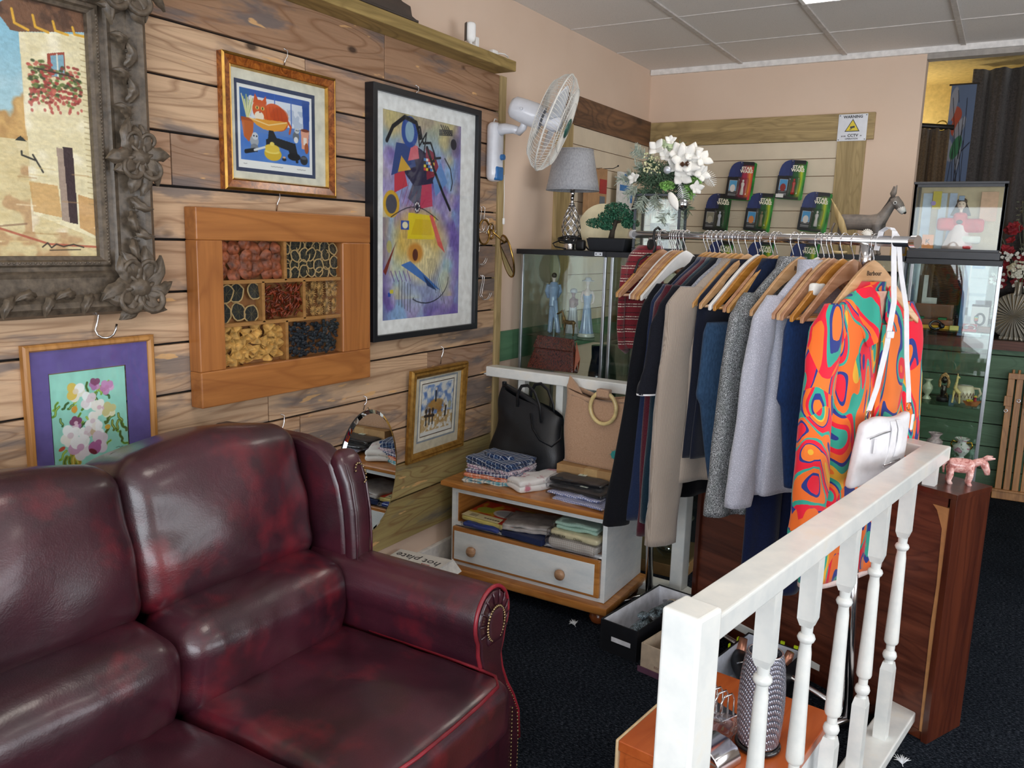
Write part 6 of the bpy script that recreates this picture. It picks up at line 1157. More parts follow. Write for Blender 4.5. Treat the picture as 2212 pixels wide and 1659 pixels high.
b = thing('snakeskin_boot', 'grey snakeskin ankle boot lying in the open black shoe box', 'boot', (-1.070, 2.935, .008), RZ)
build('foot_upper', MB().tube([(-.005, -.180, .045), (.0, -.15, .048), (.005, -.10, .055), (.01, -.04, .062)], [.018, .034, .040, .042], 18, flat=.95), SN.m, b, smooth=True); build('shaft', MB().tube([(.01, -.04, .062), (.015, .02, .070), (.02, .08, .068), (.02, .145, .066)], [.042, .046, .044, .042], 18, flat=.9), SN.m, b, smooth=True); build('bow', MB().rbox((-.005, -.055, .108), (.018, .022, .008), .006, 6), SN.m, b, smooth=True)
build('lining_cuff', MB().tube([(.02, .142, .066), (.02, .165, .066)], [.040, .041], 16), M('e6dcc8', .8), b, smooth=True)
t = open_box('beige_shoe_box', 'open beige cardboard box between the black shoe box and the newel post', (-.895, 2.790, .0), RZ+math.radians(-4), .085, .135, .112, M('b7a48e', .8), M('c2b099', .8), .004)
build('divider', MB().box(-.004, -.13, .006, .0, .13, .10), M('b7a48e', .8), t); text('stamp', 'BECOME', .014, M('8a6a5e', .8), t, (.0, -.1356, .035), (PI/2, 0, 0), .0002)
build('purple_lid', MB().box(-.092, -.142, 0, .092, .142, .0035).box(-.092, -.1425, .0035, .092, -.1385, .022), M('5c3a4e', .6), t)
t = open_box('large_black_box', 'large open black box with white lining and lime tags, holding shoes', (-.615, 2.755, 0), RZ+math.radians(-3), .108, .185, .125, M('14161a', .5), M('cfd6e2', .7), .005)
for x, y in ((-.1095, .10), (-.1095, .03), (.02, .187), (.07, .187)): build('lime_tag', MB().box(x-.002, y-.006, .095, x+.002 if x < 0 else x+.012, y+.006 if x < 0 else y+.001, .135), M('c6e01f', .5), t)
SB = M('15171c', .45); CU = M('c98f78', .3, .7)
for (x, y, rz, lab) in ((-.655, 2.78, .5, 'black ankle boot with copper heel lying on its side in the large black box'), (-.560, 2.775, -.3, 'black ankle boot lying nearer the mahogany cabinet in the large black box')):
    b = thing('ankle_boot', lab, 'boot', (x, y, .012), rz, 'boots in the black box'); build('upper', MB().tube([(0, -.09, .04), (0, -.04, .05), (0, .03, .058), (.0, .075, .060)], [.018, .034, .038, .032], 16), SB, b, smooth=True)
    build('heel', MB().tube([(.0, .070, .060), (.01, .085, .085), (.018, .095, .125)], [.020, .018, .014], 14), CU, b, smooth=True); build('buckle', MB().tube([(-.03, -.02, .085), (-.01, -.025, .094), (.015, -.02, .092)], .003, 6), CHROME, b, smooth=True)
# feathers
def feather(lab, loc, rz, s):
    t = MB(); rr = random.Random(int(s*1000))
    for k in range(26): a = -1.1+2.2*k/25; L = s*rr.uniform(.6, 1.0); t.tube([(0, 0, .002), (L*.5*math.sin(a), L*.5*math.cos(a), .010), (L*math.sin(a*1.15), L*math.cos(a*1.15), rr.uniform(.004, .02))], [.0018, .0022, .0006], 4)
    t.tube([(0, -.012, .001), (0, .01, .003)], .001, 4); o = build('feather', t, M('dfe2e6', .9), smooth=True); o.location = loc; o.rotation_euler = (0, 0, rz); tag(o, lab, 'feather')
feather('fluffy white feather on the carpet in front of the painted chest', (-1.368, 2.862, .0), .9, .026)
feather('fluffy white feather on the carpet near the mahogany cabinet', (-.112, 2.600, .0), .3, .030)
# ================================================================ low orange-topped table inside the banister
OT = wood('orange_laminate', 'c4642f', 'a84c20', 1, .32, .6, coat=.2)
t = thing('low_table', 'low table with an orange wood top and white sides inside the banister', 'table', (-.505, 1.885, 0), math.radians(-7))
build('top', MB().box(-.205, -.11, .270, .185, .385, .298), OT, t, bevel=.002); build('left_edge_strip', MB().box(-.215, -.11, .0, -.2055, .385, .298), M('d8bd93', .5), t, bevel=.004)
build('side_panel', MB().box(.165, -.10, 0, .183, .37, .2695), M('dfe2e4', .5), t); build('side_panel', MB().box(-.2045, -.10, 0, -.187, .37, .2695), OT, t); build('end_panel', MB().box(-.186, -.105, 0, .164, -.09, .2695), OT, t); build('end_panel', MB().box(-.186, .355, 0, .164, .37, .2695), OT, t); build('edge_band', MB().box(.1852, -.11, .0, .1875, -.08, .298).box(.1852, .34, 0, .1875, .385, .298), OT, t)
# cut glass hurricane vase on a black ring
CG = NT('cut_metal_glass'); CG.col('aeb0bf'); w1 = CG.node('ShaderNodeTexWave', bands_direction='DIAGONAL'); w1.inputs['Scale'].default_value = 70; CG.link(CG.coord((1, 1, .6)), w1.inputs[0]); w2 = CG.node('ShaderNodeTexWave', bands_direction='DIAGONAL'); w2.inputs['Scale'].default_value = 70; CG.link(CG.coord((-1, 1, .6)), w2.inputs[0]); mu = CG.node('ShaderNodeMath', operation='MULTIPLY'); CG.link(w1.outputs['Fac'], mu.inputs[0]); CG.link(w2.outputs['Fac'], mu.inputs[1]); CG.bump(mu.outputs[0], .9, .004); CG.col(CG.ramp(mu.outputs[0], [(.05, '9294a4'), (.4, 'dadbe8')])); CG.set(.22, .7)
t = thing('cut_glass_vase', 'tall silver diamond-cut vase on a black ring stand on the low table', 'vase', (-.415, 1.975, .298))
build('ring_base', MB().tube([(.050*math.cos(a), .050*math.sin(a), .009) for a in [2*PI*k/36 for k in range(36)]], .008, 10, closed=True), M('101114', .15, coat=.5), t, smooth=True)
build('foot', MB().lathe([(.042, .004), (.045, .012), (.040, .022)], 32), M('b87a5c', .3, .6), t, smooth=True)
m = MB(); n = 56; K = 40
def vf(u, v):
    a = 2*PI*u+v*1.2; r = .040+.017*math.sin(PI*min(1, .12+v*.86))**.55; k = int(u*n); r *= 1+.010*math.sin(u*n*PI)*math.sin(v*K*PI/1.3+.5)
    return (r*math.cos(a), r*math.sin(a), .020+.240*v)
m.grid(vf, n*2, K*2, cu=True); build('glass_body', m, CG.m, t, smooth=True)
build('rim', MB().tube([(.0415*math.cos(a), .0415*math.sin(a), .260) for a in [2*PI*k/32 for k in range(32)]], .0025, 6, closed=True), CHROME, t, smooth=True)
t = thing('toast_rack', 'silver toast rack on the low table beside the cut vase', 'toast rack', (-.555, 2.075, .298), math.radians(-25))
for k in range(5):
    y = -.04+.02*k; build('divider_hoop', MB().tube([(-.034, y, .006), (-.034, y, .040), (-.020, y, .062), (0, y, .070), (.020, y, .062), (.034, y, .040), (.034, y, .006)], .0030, 8, flat=.5), CHROME, t, smooth=True) if False else build('divider_hoop', (lambda m: m.tube([(y, -.026, .006), (y, -.026, .050), (y, -.014, .066), (y, .014, .066), (y, .026, .050), (y, .026, .006)], .0030, 8))(MB()), CHROME, t, smooth=True)
build('base', MB().box(-.052, -.032, 0, .052, .032, .006), CHROME, t, bevel=.002)
t = thing('plastic_bag', 'crumpled clear plastic bag lying by the toast rack', 'bag', (-.545, 1.975, .299))
def cw(q, u): q = Vector(q); q.z += .010*nz((q.x*30, q.y*30, 1), 1); q.x += .010*nz((q.y*20, q.z*40, 5), 1); return q
build('film', MB().rbox((0, 0, .014), (.070, .055, .013), .010, 16, (0, 0, .006), cw), glass('crumpled_film', (.85, .86, .9), .7), t, smooth=True)
t = thing('chrome_napkin_box', 'polished chrome domed box on the end of the low table by the newel post', 'box', (-.500, 1.858, .298), math.radians(-20))
m = MB().prism([(-.058, 0), (.058, 0), (.058, .020), (.045, .040), (.02, .050), (-.02, .050), (-.045, .040), (-.058, .020)], -.045, .045, 'y'); build('body', m, CHROME, t, bevel=.003, auto=50)
build('side_band', MB().box(-.060, -.0475, .018, .060, -.0455, .024), M('c0c2c6', .3, 1), t)
# ================================================================ glass display cabinets
def fuse(o, vox=.002):
    q = o.modifiers.new('r', 'REMESH'); q.mode = 'VOXEL'; q.voxel_size = vox; q.use_smooth_shade = True; s = o.modifiers.new('k', 'SMOOTH'); s.iterations = 3; s.factor = .5; return o
ALU = M('a9adb1', .3, .85, var=.04); BT = M('1b1e24', .45, var=.08)
def cabinet(lab, x0, x1, y0, y1, ztop, shelves, base=.06, mid=None, badge=False, edge=0, btm=None):
    t = thing('glass_display_cabinet', lab, 'display cabinet', ((x0+x1)/2, (y0+y1)/2, 0), group=None)
    build('top_board', MB().box(x0-.02, y0-.012, ztop-.024, x1+edge, y1, ztop), BT, t, world=True, bevel=.001); build('base_board', MB().box(x0, y0, 0, x1, y1, base), btm or BT, t, world=True, bevel=.002)
    for x in (x0, x1-.014): 
        for y in (y0, y1-.014): build('corner_post', MB().box(x, y, base, x+.014, y+.014, ztop-.024), ALU, t, world=True, bevel=.002)
    if mid: build('door_stile', MB().box(mid-.008, y0-.004, base, mid+.008, y0+.010, ztop-.024), ALU, t, world=True, bevel=.002)
    for nm, b in (('front_pane', (x0+.014, y0+.004, base, x1-.014, y0+.008, ztop-.024)), ('side_pane', (x0+.004, y0+.014, base, x0+.008, y1-.014, ztop-.024)), ('side_pane', (x1-.008, y0+.014, base, x1-.004, y1-.014, ztop-.024)), ('back_pane', (x0+.014, y1-.008, base, x1-.014, y1-.004, ztop-.024))): build(nm, MB().box(*b), GLASS, t, world=True)
    for z in shelves: build('glass_shelf', MB().box(x0+.012, y0+.014, z-.006, x1-.012, y1-.014, z), SHG, t, world=True)
    if badge: bp = build('lock_plate', MB().box(x1-.055, y0-.0155, ztop-.020, x1-.015, y0-.0121, ztop-.003), M('c9cbd0', .3, .8), t, world=True); build('screw', MB().cyl((x1-.047, y0-.0175, ztop-.012), (x1-.047, y0-.0155, ztop-.012), .003, 10).cyl((x1-.025, y0-.0175, ztop-.012), (x1-.025, y0-.0155, ztop-.012), .003, 10), M('3a3c40', .4, .5), bp, world=True)
    return t
SHG = glass('green_edged_glass', (.80, .90, .85), .25)
ZL = 1.512; LS = 1.088
c1 = cabinet('glass display cabinet in the far left corner with blue porcelain figurines', -2.085, -1.622, 3.562, 3.93, ZL, [LS, .62], badge=True)
c2 = cabinet('glass display cabinet half hidden behind the black coat, holding orange and blue figurines', -1.600, -1.150, 3.562, 3.93, ZL, [LS, .62], btm=M('8a6a42', .5))
c3 = cabinet('dark-topped glass cabinet behind the clothes rail carrying the grey donkey', -.800, -.428, 4.31, 4.68, 1.531, [1.19, .84, .50])
c4 = cabinet('glass cabinet nearest the aisle with small ornaments on three glass shelves', -.402, -.030, 4.31, 4.68, 1.523, [1.193, .846, .566])
# ---- porcelain figures
PB = M('9fb4d8', .12, coat=.6, var=.05); PW = M('dcdde6', .12, coat=.6, var=.03); SK = M('e6d4cf', .2, coat=.4)
t = thing('gentleman_figurine', 'pale blue porcelain gentleman in a tailcoat on the glass shelf', 'figurine', (-1.968, 3.70, LS+.001), math.radians(-60))
m = MB().tube([(-.012, -.012, .008), (-.012, -.010, .06), (-.006, -.006, .12), (0, 0, .15)], [.013, .012, .015, .018], 12).tube([(.012, .030, .008), (.010, .022, .06), (.004, .010, .12), (0, 0, .15)], [.013, .012, .015, .018], 12).sphere((-.020, -.012, .007), (.020, .010, .007)).sphere((.0, .032, .007), (.020, .010, .007))
m.tube([(0, 0, .14), (0, 0, .19), (.002, 0, .235), (0, 0, .262)], [.022, .021, .030, .016], 14).tube([(.014, .010, .17), (.030, .016, .12), (.040, .018, .085)], [.012, .010, .003], 8)
m.tube([(0, .026, .250), (-.006, .034, .215), (-.030, .022, .188), (-.052, .008, .190)], [.011, .010, .009, .007], 10).tube([(0, -.026, .250), (-.006, -.036, .215), (-.026, -.026, .185), (-.05, -.010, .190)], [.011, .010, .009, .007], 10)
fuse(build('suit', m, PB, t, smooth=True)); fuse(build('head', MB().sphere((-.003, 0, .288), (.014, .012, .018)).cyl((0, 0, .255), (-.001, 0, .275), .008, 10).sphere((-.017, 0, .286), .003), SK, t, smooth=True), .0012); build('hair', MB().sphere((.003, 0, .295), (.014, .014, .014)), M('4a4038', .3), t, smooth=True); build('hand', MB().sphere((-.056, .008, .190), (.008, .006, .006)).sphere((-.054, -.010, .190), (.008, .006, .006)), SK, t, smooth=True)
t = thing('lady_figurine', 'slim porcelain lady in a pale blue strapless gown and wide hat', 'figurine', (-1.772, 3.69, LS+.001), math.radians(12))
build('plinth', MB().lathe([(.042, 0), (.045, .005), (.040, .013), (.042, .018)], 28), M('e6e4dc', .2, coat=.4), t, smooth=True)
m = MB(); 
def gw(u, v):
    a = 2*PI*u; prof = [(0, .034), (.1, .030), (.45, .021), (.62, .019), (.72, .015), (.82, .018), (.92, .022), (1, .021)]; r = float(np.interp(v, [p[0] for p in prof], [p[1] for p in prof])); r *= 1+.09*math.sin(9*a+2*v)*(1-v)**.7; return (r*math.cos(a), r*.85*math.sin(a), .018+.195*v)
m.grid(gw, 60, 30, cu=True); build('gown', m, PB, t, smooth=True, solid=.001)
m = MB().tube([(0, 0, .205), (0, 0, .225), (0, 0, .240), (0, 0, .258)], [.020, .021, .007, .006], 14).sphere((0, 0, .268), (.011, .012, .015)).tube([(.021, 0, .228), (.032, .002, .200), (.030, -.004, .172), (.020, -.010, .165)], [.006, .005, .0045, .004], 8).tube([(-.021, 0, .228), (-.033, .002, .195), (-.024, -.008, .170)], [.006, .005, .004], 8); fuse(build('bust', m, SK, t, smooth=True), .0012)
build('hat', MB().lathe([(.032, .276), (.030, .279), (.016, .282), (.014, .293), (.001, .295)], 24), PW, t, smooth=True)
t = thing('lady_figurine', 'white porcelain lady in a bonnet standing behind the bronze giraffe', 'figurine', (-1.905, 3.80, LS+.001), math.radians(10))
m = MB(); m.grid(lambda u, v: ((.040*(1-.55*v**.6)*(1+.06*math.sin(8*2*PI*u)))*math.cos(2*PI*u), (.036*(1-.55*v**.6)*(1+.06*math.sin(8*2*PI*u)))*math.sin(2*PI*u), .14*v), 48, 16, cu=True).add([(.04*math.cos(2*PI*k/20), .036*math.sin(2*PI*k/20), 0) for k in range(20)], [tuple(range(19, -1, -1))])
build('gown', m, PW, t, smooth=True); fuse(build('torso', MB().tube([(0, 0, .13), (0, 0, .17), (0, 0, .185), (0, 0, .20)], [.018, .022, .008, .008], 12).sphere((0, 0, .208), (.012, .012, .015)).tube([(.02, 0, .175), (.026, -.015, .15), (.012, -.025, .145)], .006, 8), M('a58a8c', .3), t, smooth=True), .0015); build('bonnet', MB().sphere((0, .003, .216), (.020, .018, .014)), PW, t, smooth=True)
def quad(name, lab, cat, loc, rz, S, mat, neckh, headl, legL, tailf=True, grp=None):
    t = thing(name, lab, cat, loc, rz, grp); m = MB(); b = legL
    m.tube([(-.42*S, 0, b+.10*S), (-.30*S, 0, b+.14*S), (0, 0, b+.12*S), (.28*S, 0, b+.15*S), (.40*S, 0, b+.16*S)], [.09*S, .14*S, .125*S, .14*S, .09*S], 14)
    for sx, sy in ((-.34, .07), (-.30, -.07), (.30, .07), (.34, -.07)): bk = -.03 if sx < 0 else .01; m.tube([(sx*S, sy*S, b+.10*S), ((sx+bk*.5)*S, sy*S, b*.72), ((sx+bk)*S, sy*S, b*.42), (sx*S, sy*S, b*.10), ((sx+.02)*S, sy*S, .002)], [.075*S, .05*S, .028*S, .024*S, .034*S], 10)
    nx, nz_ = .40*S, b+.18*S; hx = .58*S; m.tube([(nx-.06*S, 0, nz_-.02*S), (nx+.04*S, 0, nz_+neckh*.5), (hx-.06*S, 0, nz_+neckh)], [.115*S, .085*S, .065*S], 12); m.tube([(hx-.08*S, 0, nz_+neckh+.02*S), (hx+.04*S, 0, nz_+neckh-.0*S), (hx+headl*.6, 0, nz_+neckh-.10*S), (hx+headl, 0, nz_+neckh-.15*S)], [.07*S, .078*S, .055*S, .042*S], 12)
    if tailf: m.tube([(-.45*S, 0, b+.16*S), (-.52*S, 0, b+.05*S), (-.52*S, 0, b-.12*S)], [.025*S, .018*S, .022*S], 8)
    fuse(build('body', m, mat, t, smooth=True), max(.0012, S*.018)); return t, (hx, nz_+neckh)
BZ = M('8a6a3c', .3, .7, var=.3, nscale=60)
t, (hx, hz) = quad('bronze_giraffe', 'bronze giraffe calf standing before the porcelain couple', 'figurine', (-1.850, 3.655, LS+.001), math.radians(172), .082, BZ, .045, .030, .058)
for y in (-.005, .005): build('ear', MB().tube([(hx-.006, y, hz+.004), (hx-.010, y*1.8, hz+.013)], [.0025, .0008], 6), BZ, t, smooth=True)
t = thing('oval_mirror', 'oval mirror with its bright reflection painted cream, leaning inside the corner glass cabinet', 'mirror', (-2.048, 3.875, 1.340), rot=(0, math.radians(-14), math.radians(-35)))
build('plate', MB().prism([(.052*math.cos(2*PI*k/36), .080+.080*math.sin(2*PI*k/36)) for k in range(36)], -.003, .003, 'y'), M('f2eccb', .35, var=.02), t); build('edge', MB().tube([(.053*math.cos(2*PI*k/36), 0, .080+.081*math.sin(2*PI*k/36)) for k in range(36)], .003, 6, closed=True), M('c9c6b8', .3, .5), t, smooth=True)  # the mirror's bright reflection is painted as a flat cream plate
build('support_strut', MB().box(-.004, .004, -.24, .004, .012, .10), M('c9c6b8', .3), t)
t = thing('navy_glass_vase', 'dark navy glass vase below the shelf in the corner cabinet', 'vase', (-1.715, 3.78, .621)); build('body', MB().lathe([(.05, 0), (.065, .04), (.075, .16), (.072, .28), (.058, .36), (.060, .42)], 32), M('141a30', .08, coat=.6), t, smooth=True)
t = thing('bearded_figurine', 'orange-cloaked pottery figure in the second glass cabinet', 'figurine', (-1.535, 3.72, LS+.001)); OR_ = M('b0613c', .4, var=.2)
m = MB(); m.grid(lambda u, v: ((.048*(1-.5*v)*(1+.1*math.sin(5*2*PI*u)))*math.cos(2*PI*u), (.038*(1-.5*v))*math.sin(2*PI*u), .085+.10*v), 30, 10, cu=True); build('cloak', m, OR_, t, smooth=True); build('robe', MB().lathe([(.038, 0), (.036, .04), (.030, .10), (.02, .15)], 20), M('a8a698', .4), t, smooth=True); build('head', MB().sphere((0, 0, .205), (.018, .018, .024)), M('c0a080', .4), t, smooth=True)
t = thing('blue_bird_figurine', 'cobalt blue glass bird ornament near the patterned knit', 'figurine', (-1.415, 3.68, LS+.001), .6); m = MB().sphere((0, 0, .055), (.030, .018, .022)).tube([(.02, 0, .06), (.030, 0, .08), (.032, 0, .092)], [.012, .009, .009], 10).tube([(-.02, 0, .055), (-.05, 0, .065)], [.012, .003], 8).cyl((0, 0, 0), (0, 0, .04), .010, 10).lathe([(.02, 0), (.02, .005), (.008, .012)], 16); fuse(build('body', m, M('2f4a8c', .1, coat=.6), t, smooth=True))
quad('bronze_horse', 'small dark bronze horse on the glass shelf beside the blue bird', 'figurine', (-1.40, 3.62, LS+.001), math.radians(200), .075, M('4a4a38', .35, .6), .035, .028, .045)
t = thing('spaniel_ornament', 'brown and white pottery spaniel sitting behind the black tote bag', 'figurine', (-1.70, 3.64, .621), math.radians(-70)); fuse(build('body', MB().tube([(0, 0, .0), (0, 0, .06), (.01, 0, .14), (.02, 0, .19)], [.060, .055, .042, .028], 16).sphere((.035, 0, .215), (.045, .030, .032)).sphere((.07, 0, .205), (.022, .016, .015)), PW, t, smooth=True), .004)
for y in (-1, 1): build('ear', MB().tube([(.02, y*.028, .235), (.015, y*.044, .20), (.02, y*.042, .165)], [.010, .017, .010], 10, flat=.5), M('7a4a2c', .2, coat=.5), t, smooth=True)
# lower cabinet glassware seen under the clothes
for k, (x, y, z, r, lab) in enumerate(((-1.26, 3.66, .061, .085, 'cut glass bowl low in the second glass cabinet, just above the base board'), (-1.22, 3.64, .205, .075, 'cut glass bowl stacked on an upturned bowl in the second glass cabinet'), (-1.32, 3.68, .621, .08, 'cut glass bowl on the lower shelf of the second glass cabinet'))):
    t = thing('glass_bowl', lab, 'bowl', (x, y, z)); build('body', MB().lathe([(.03, 0), (.035, .008), (r*.7, .03), (r, .075), (r*.97, .076), (r*.65, .034), (.02, .012)], 36, cap=False), glass('cut_glass', (.75, .80, .78), .9), t, smooth=True)
    if k == 0: build('upturned_stand', MB().lathe([(.06, .080), (.04, .11), (.03, .143)], 24), bpy.data.materials['cut_glass'], t, smooth=True)
t = thing('cream_dome', 'pale green glass dome at the bottom of the second glass cabinet', 'ornament', (-1.175, 3.60, .061)); build('dome', MB().sphere((0, 0, .0), (.035, .035, .05), 20, 10).lathe([(.036, 0), (.036, .004)], 20), M('a9ab84', .3), t, smooth=True)
# ---- on top of the corner cabinets: lamp, bonsai, lantern with flowers
t = thing('table_lamp', 'table lamp with grey linen shade and twisted chrome wire body', 'lamp', (-1.905, 3.742, ZL+.0005))
build('base', MB().lathe([(.034, 0), (.036, .004), (.033, .012), (.033, .030), (.026, .034)], 32), CHROME, t, smooth=False, auto=40)
wv_ = MB()
for k in range(8):
    for sg in (1, -1):
        pts = [((.012+.040*math.sin(PI*min(1, (v*.93+.07)))**.9*(1-.35*v))*math.cos(2*PI*k/8+sg*v*3.0), (.012+.040*math.sin(PI*min(1, (v*.93+.07)))**.9*(1-.35*v))*math.sin(2*PI*k/8+sg*v*3.0), .034+.186*v) for v in [j/16 for j in range(17)]]
        wv_.tube(pts, .0030, 6)
build('wire_body', wv_, CHROME, t, smooth=True); build('neck', MB().cyl((0, 0, .215), (0, 0, .262), .0085, 16).cyl((0, 0, .218), (0, 0, .230), .014, 16).cyl((0, 0, .258), (0, 0, .30), .012, 14), CHROME, t, smooth=True)
SHD = fabric('linen_shade', 'b4b5ba', '96979c', 170, .5, .95, 0, .5, (1, 1, .5))
build('lamp_shade', MB().grid(lambda u, v: ((.131-.038*v)*math.cos(2*PI*u), (.131-.038*v)*math.sin(2*PI*u), .292+.196*v), 64, 6, cu=True), SHD, t, smooth=True, solid=.003)
build('shade_trim', MB().tube([(.131*math.cos(2*PI*k/48), .131*math.sin(2*PI*k/48), .293) for k in range(48)], .003, 6, closed=True).tube([(.094*math.cos(2*PI*k/48), .094*math.sin(2*PI*k/48), .487) for k in range(48)], .003, 6, closed=True), SHD, t, smooth=True)
cb = MB(); rr = random.Random(2); 
for j in range(5):
    cb.tube([((.048+.008*rr.random())*math.cos(a)*1.15+.0, -.01+(.030+.01*rr.random())*math.sin(a), .040+.006*j+.006*math.sin(2*a+j)) for a in [2*PI*k/18 for k in range(18)]], .0035, 6, closed=True)
cb.tube([(-.05, -.03, .045), (-.08, -.04, .03), (-.06, -.05, .015), (.0, -.045, .006)], .0035, 6); build('cable', cb, BLK, t, smooth=True)
build('plug', MB().rbox((.072, -.030, .026), (.026, .016, .026), .012, 8), BLK, t, smooth=True)
t = thing('bonsai_tree', 'artificial bonsai tree in a rectangular black pot', 'plant', (-1.665, 3.70, ZL+.0005))
build('pot', MB().add([(-.088, -.055, 0), (.088, -.055, 0), (.088, .055, 0), (-.088, .055, 0), (-.102, -.066, .060), (.102, -.066, .060), (.102, .066, .060), (-.102, .066, .060)], [(3, 2, 1, 0), (0, 1, 5, 4), (1, 2, 6, 5), (2, 3, 7, 6), (3, 0, 4, 7), (4, 5, 6, 7)]), BT, t, bevel=.003); build('soil', MB().box(-.094, -.058, .0602, .094, .058, .064), M('1c1a18', .9), t)
build('trunk', MB().tube([(.0, 0, .06), (.006, 0, .10), (.020, .0, .14), (.030, 0, .17), (.018, 0, .20)], [.015, .012, .010, .008, .005], 10).tube([(.008, 0, .10), (-.03, 0, .115), (-.07, -.01, .12)], [.008, .006, .004], 8).tube([(.020, 0, .14), (.06, .0, .145), (.085, .01, .13)], [.008, .005, .003], 8), M('3a3228', .8, bump=.5), t, smooth=True)
rr = random.Random(6)
def leaves(mb, clumps, n, s, flat=.6):
    for _ in range(n):
        c, r = clumps[rr.randrange(len(clumps))]; 
        while True:
            d = Vector((rr.uniform(-1, 1), rr.uniform(-1, 1), rr.uniform(-1, 1)))
            if d.length < 1: break
        p = Vector((c[0]+d.x*r[0], c[1]+d.y*r[1], c[2]+d.z*r[2])); a = Vector((rr.uniform(-1, 1), rr.uniform(-1, 1), rr.uniform(-.4, 1))).normalized(); b = a.orthogonal().normalized(); q = s*rr.uniform(.6, 1.2)
        mb.add([p-a*q, p+b*q*flat, p+a*q, p-b*q*flat], [(0, 1, 2, 3)])
m = MB(); leaves(m, [((.02, 0, .205), (.062, .05, .030)), ((.055, 0, .175), (.065, .045, .030)), ((-.065, 0, .135), (.070, .05, .026)), ((-.02, 0, .165), (.05, .05, .03)), ((.095, 0, .135), (.045, .04, .026)), ((-.02, -.01, .115), (.035, .03, .014))], 5200, .0052)
build('foliage', m, M('2f6048', .6, var=.45, nscale=60), t)['kind'] = 'stuff'
t = thing('cream_disc', 'round cream disc propped up behind the bonsai on the corner cabinet', 'disc', (-1.800, 3.895, ZL+.0005), rot=(math.radians(-4), 0, math.radians(22))); build('disc', MB().prism([(.128*math.cos(2*PI*k/48), .110+.128*math.sin(2*PI*k/48)) for k in range(48) if .110+.128*math.sin(2*PI*k/48) > -.0005]+[], -.003, .003, 'y'), M('ecdcb4', .5, var=.03), t); build('stand', MB().tube([(-.12, -.010, .09), (-.105, -.012, .04), (-.07, -.012, .004), (.0, .010, .002), (.16, -.01, .03), (.20, -.012, .045)], .0045, 8), BLK, t, smooth=True)
t = thing('glass_lantern', 'dark-framed glass lantern standing under the white flower arrangement', 'lantern', (-1.455, 3.79, ZL+.0005), math.radians(10)); LF = M('3a3e44', .4, .3)
build('base', MB().box(-.112, -.095, 0, .112, .095, .022), LF, t, bevel=.003)
for x in (-.104, .104):
    for y in (-.087, .087): build('post', MB().box(x-.006, y-.006, .022, x+.006, y+.006, .262), LF, t, bevel=.001)
build('top_frame', MB().box(-.110, -.093, .262, .110, .093, .272), LF, t); 
for b in ((-.098, -.088, .022, .098, -.086, .262), (-.098, .086, .022, .098, .088, .262), (-.105, -.081, .022, -.103, .081, .262), (.103, -.081, .022, .105, .081, .262)): build('pane', MB().box(*b), GLASS, t)
build('candle_glass', MB().lathe([(.045, .023), (.047, .14)], 28), M('aeb0ae', .3, .2, var=.2, nscale=120), t, smooth=True)
build('crystal_drops', (lambda m: [m.tube([(.04*math.cos(k*.6), .04*math.sin(k*.6), .25), (.04*math.cos(k*.6), .04*math.sin(k*.6), .16)], .0012, 4) for k in range(11)] and m)(MB()), GLASS, t)
# flower arrangement
t = thing('white_flower_arrangement', 'large artificial white poinsettia and frosted fir arrangement with silver bells', 'flower arrangement', (-1.42, 3.78, ZL+.275))
WPET = M('eeece6', .7, var=.03); FIR = M('4f6650', .8, var=.4, nscale=90); FRO = M('a9b3a6', .85, var=.25, nscale=80); GRN = M('7fae5c', .6, var=.3); PG = M('c3d3ae', .6, var=.1)
C0 = Vector((-.012, 0, .055)); Vw = Vector((.40, -.92, 0)); Rt = Vector((.90, .43, 0)); Up = Vector((0, 0, 1))
def at_(r, u, f=0): return C0+Rt*r+Up*u+Vw*f
def spray(p, dir_, L, n, mb, w=.0017, spread=.9, rr=random.Random(1)):
    d = dir_.normalized(); o = d.orthogonal().normalized(); q = d.cross(o); mb.tube([p, p+d*L*.8], .0016, 5)
    for k in range(n): a = rr.uniform(0, 2*PI); s = rr.uniform(.1, .85); b = p+d*L*s; e = (d*rr.uniform(.3, .9)+(o*math.cos(a)+q*math.sin(a))*spread).normalized()*L*rr.uniform(.35, .5); mb.tube([b, b+e*.6, b+e], [w, w, w*.4], 4, cap=False)
f1, f2 = MB(), MB()
for k in range(46):
    a = rr.uniform(0, 2*PI); R = rr.uniform(.02, .13); p = at_(R*math.cos(a), R*math.sin(a)*.75, rr.uniform(-.04, .05)); d = Rt*math.cos(a)+Up*math.sin(a)*.8+Vw*rr.uniform(-.4, .7); spray(p, d, rr.uniform(.06, .10), 34, f1 if k % 3 else f2)
for r_0, u, dx, dz in ((-.13, -.02, -.7, -.7), (-.15, .02, -1, -.3), (-.10, -.06, -.4, -1), (.02, -.12, -.5, -.8), (.06, -.10, -.1, -1), (-.05, -.05, 0, -.5), (-.10, .10, -.8, .5)): spray(at_(r_0, u, .06), Rt*dx+Up*dz+Vw*.3, .085, 60, f2)
build('fir_sprays', f1, FIR, t)['kind'] = 'stuff'; build('frosted_sprays', f2, FRO, t)['kind'] = 'stuff'
def petal(mb, p, d, n_, L, W_, curl=.2):
    d = d.normalized(); s = d.cross(n_).normalized(); nn = s.cross(d)
    mb.grid(lambda u, v: tuple(p+d*L*u+s*(v-.5)*2*W_*math.sin(PI*min(.98, .08+u*.92))**.8+nn*(curl*L*math.sin(PI*u*.6)-.25*W_*abs(v-.5)*2)), 8, 4)
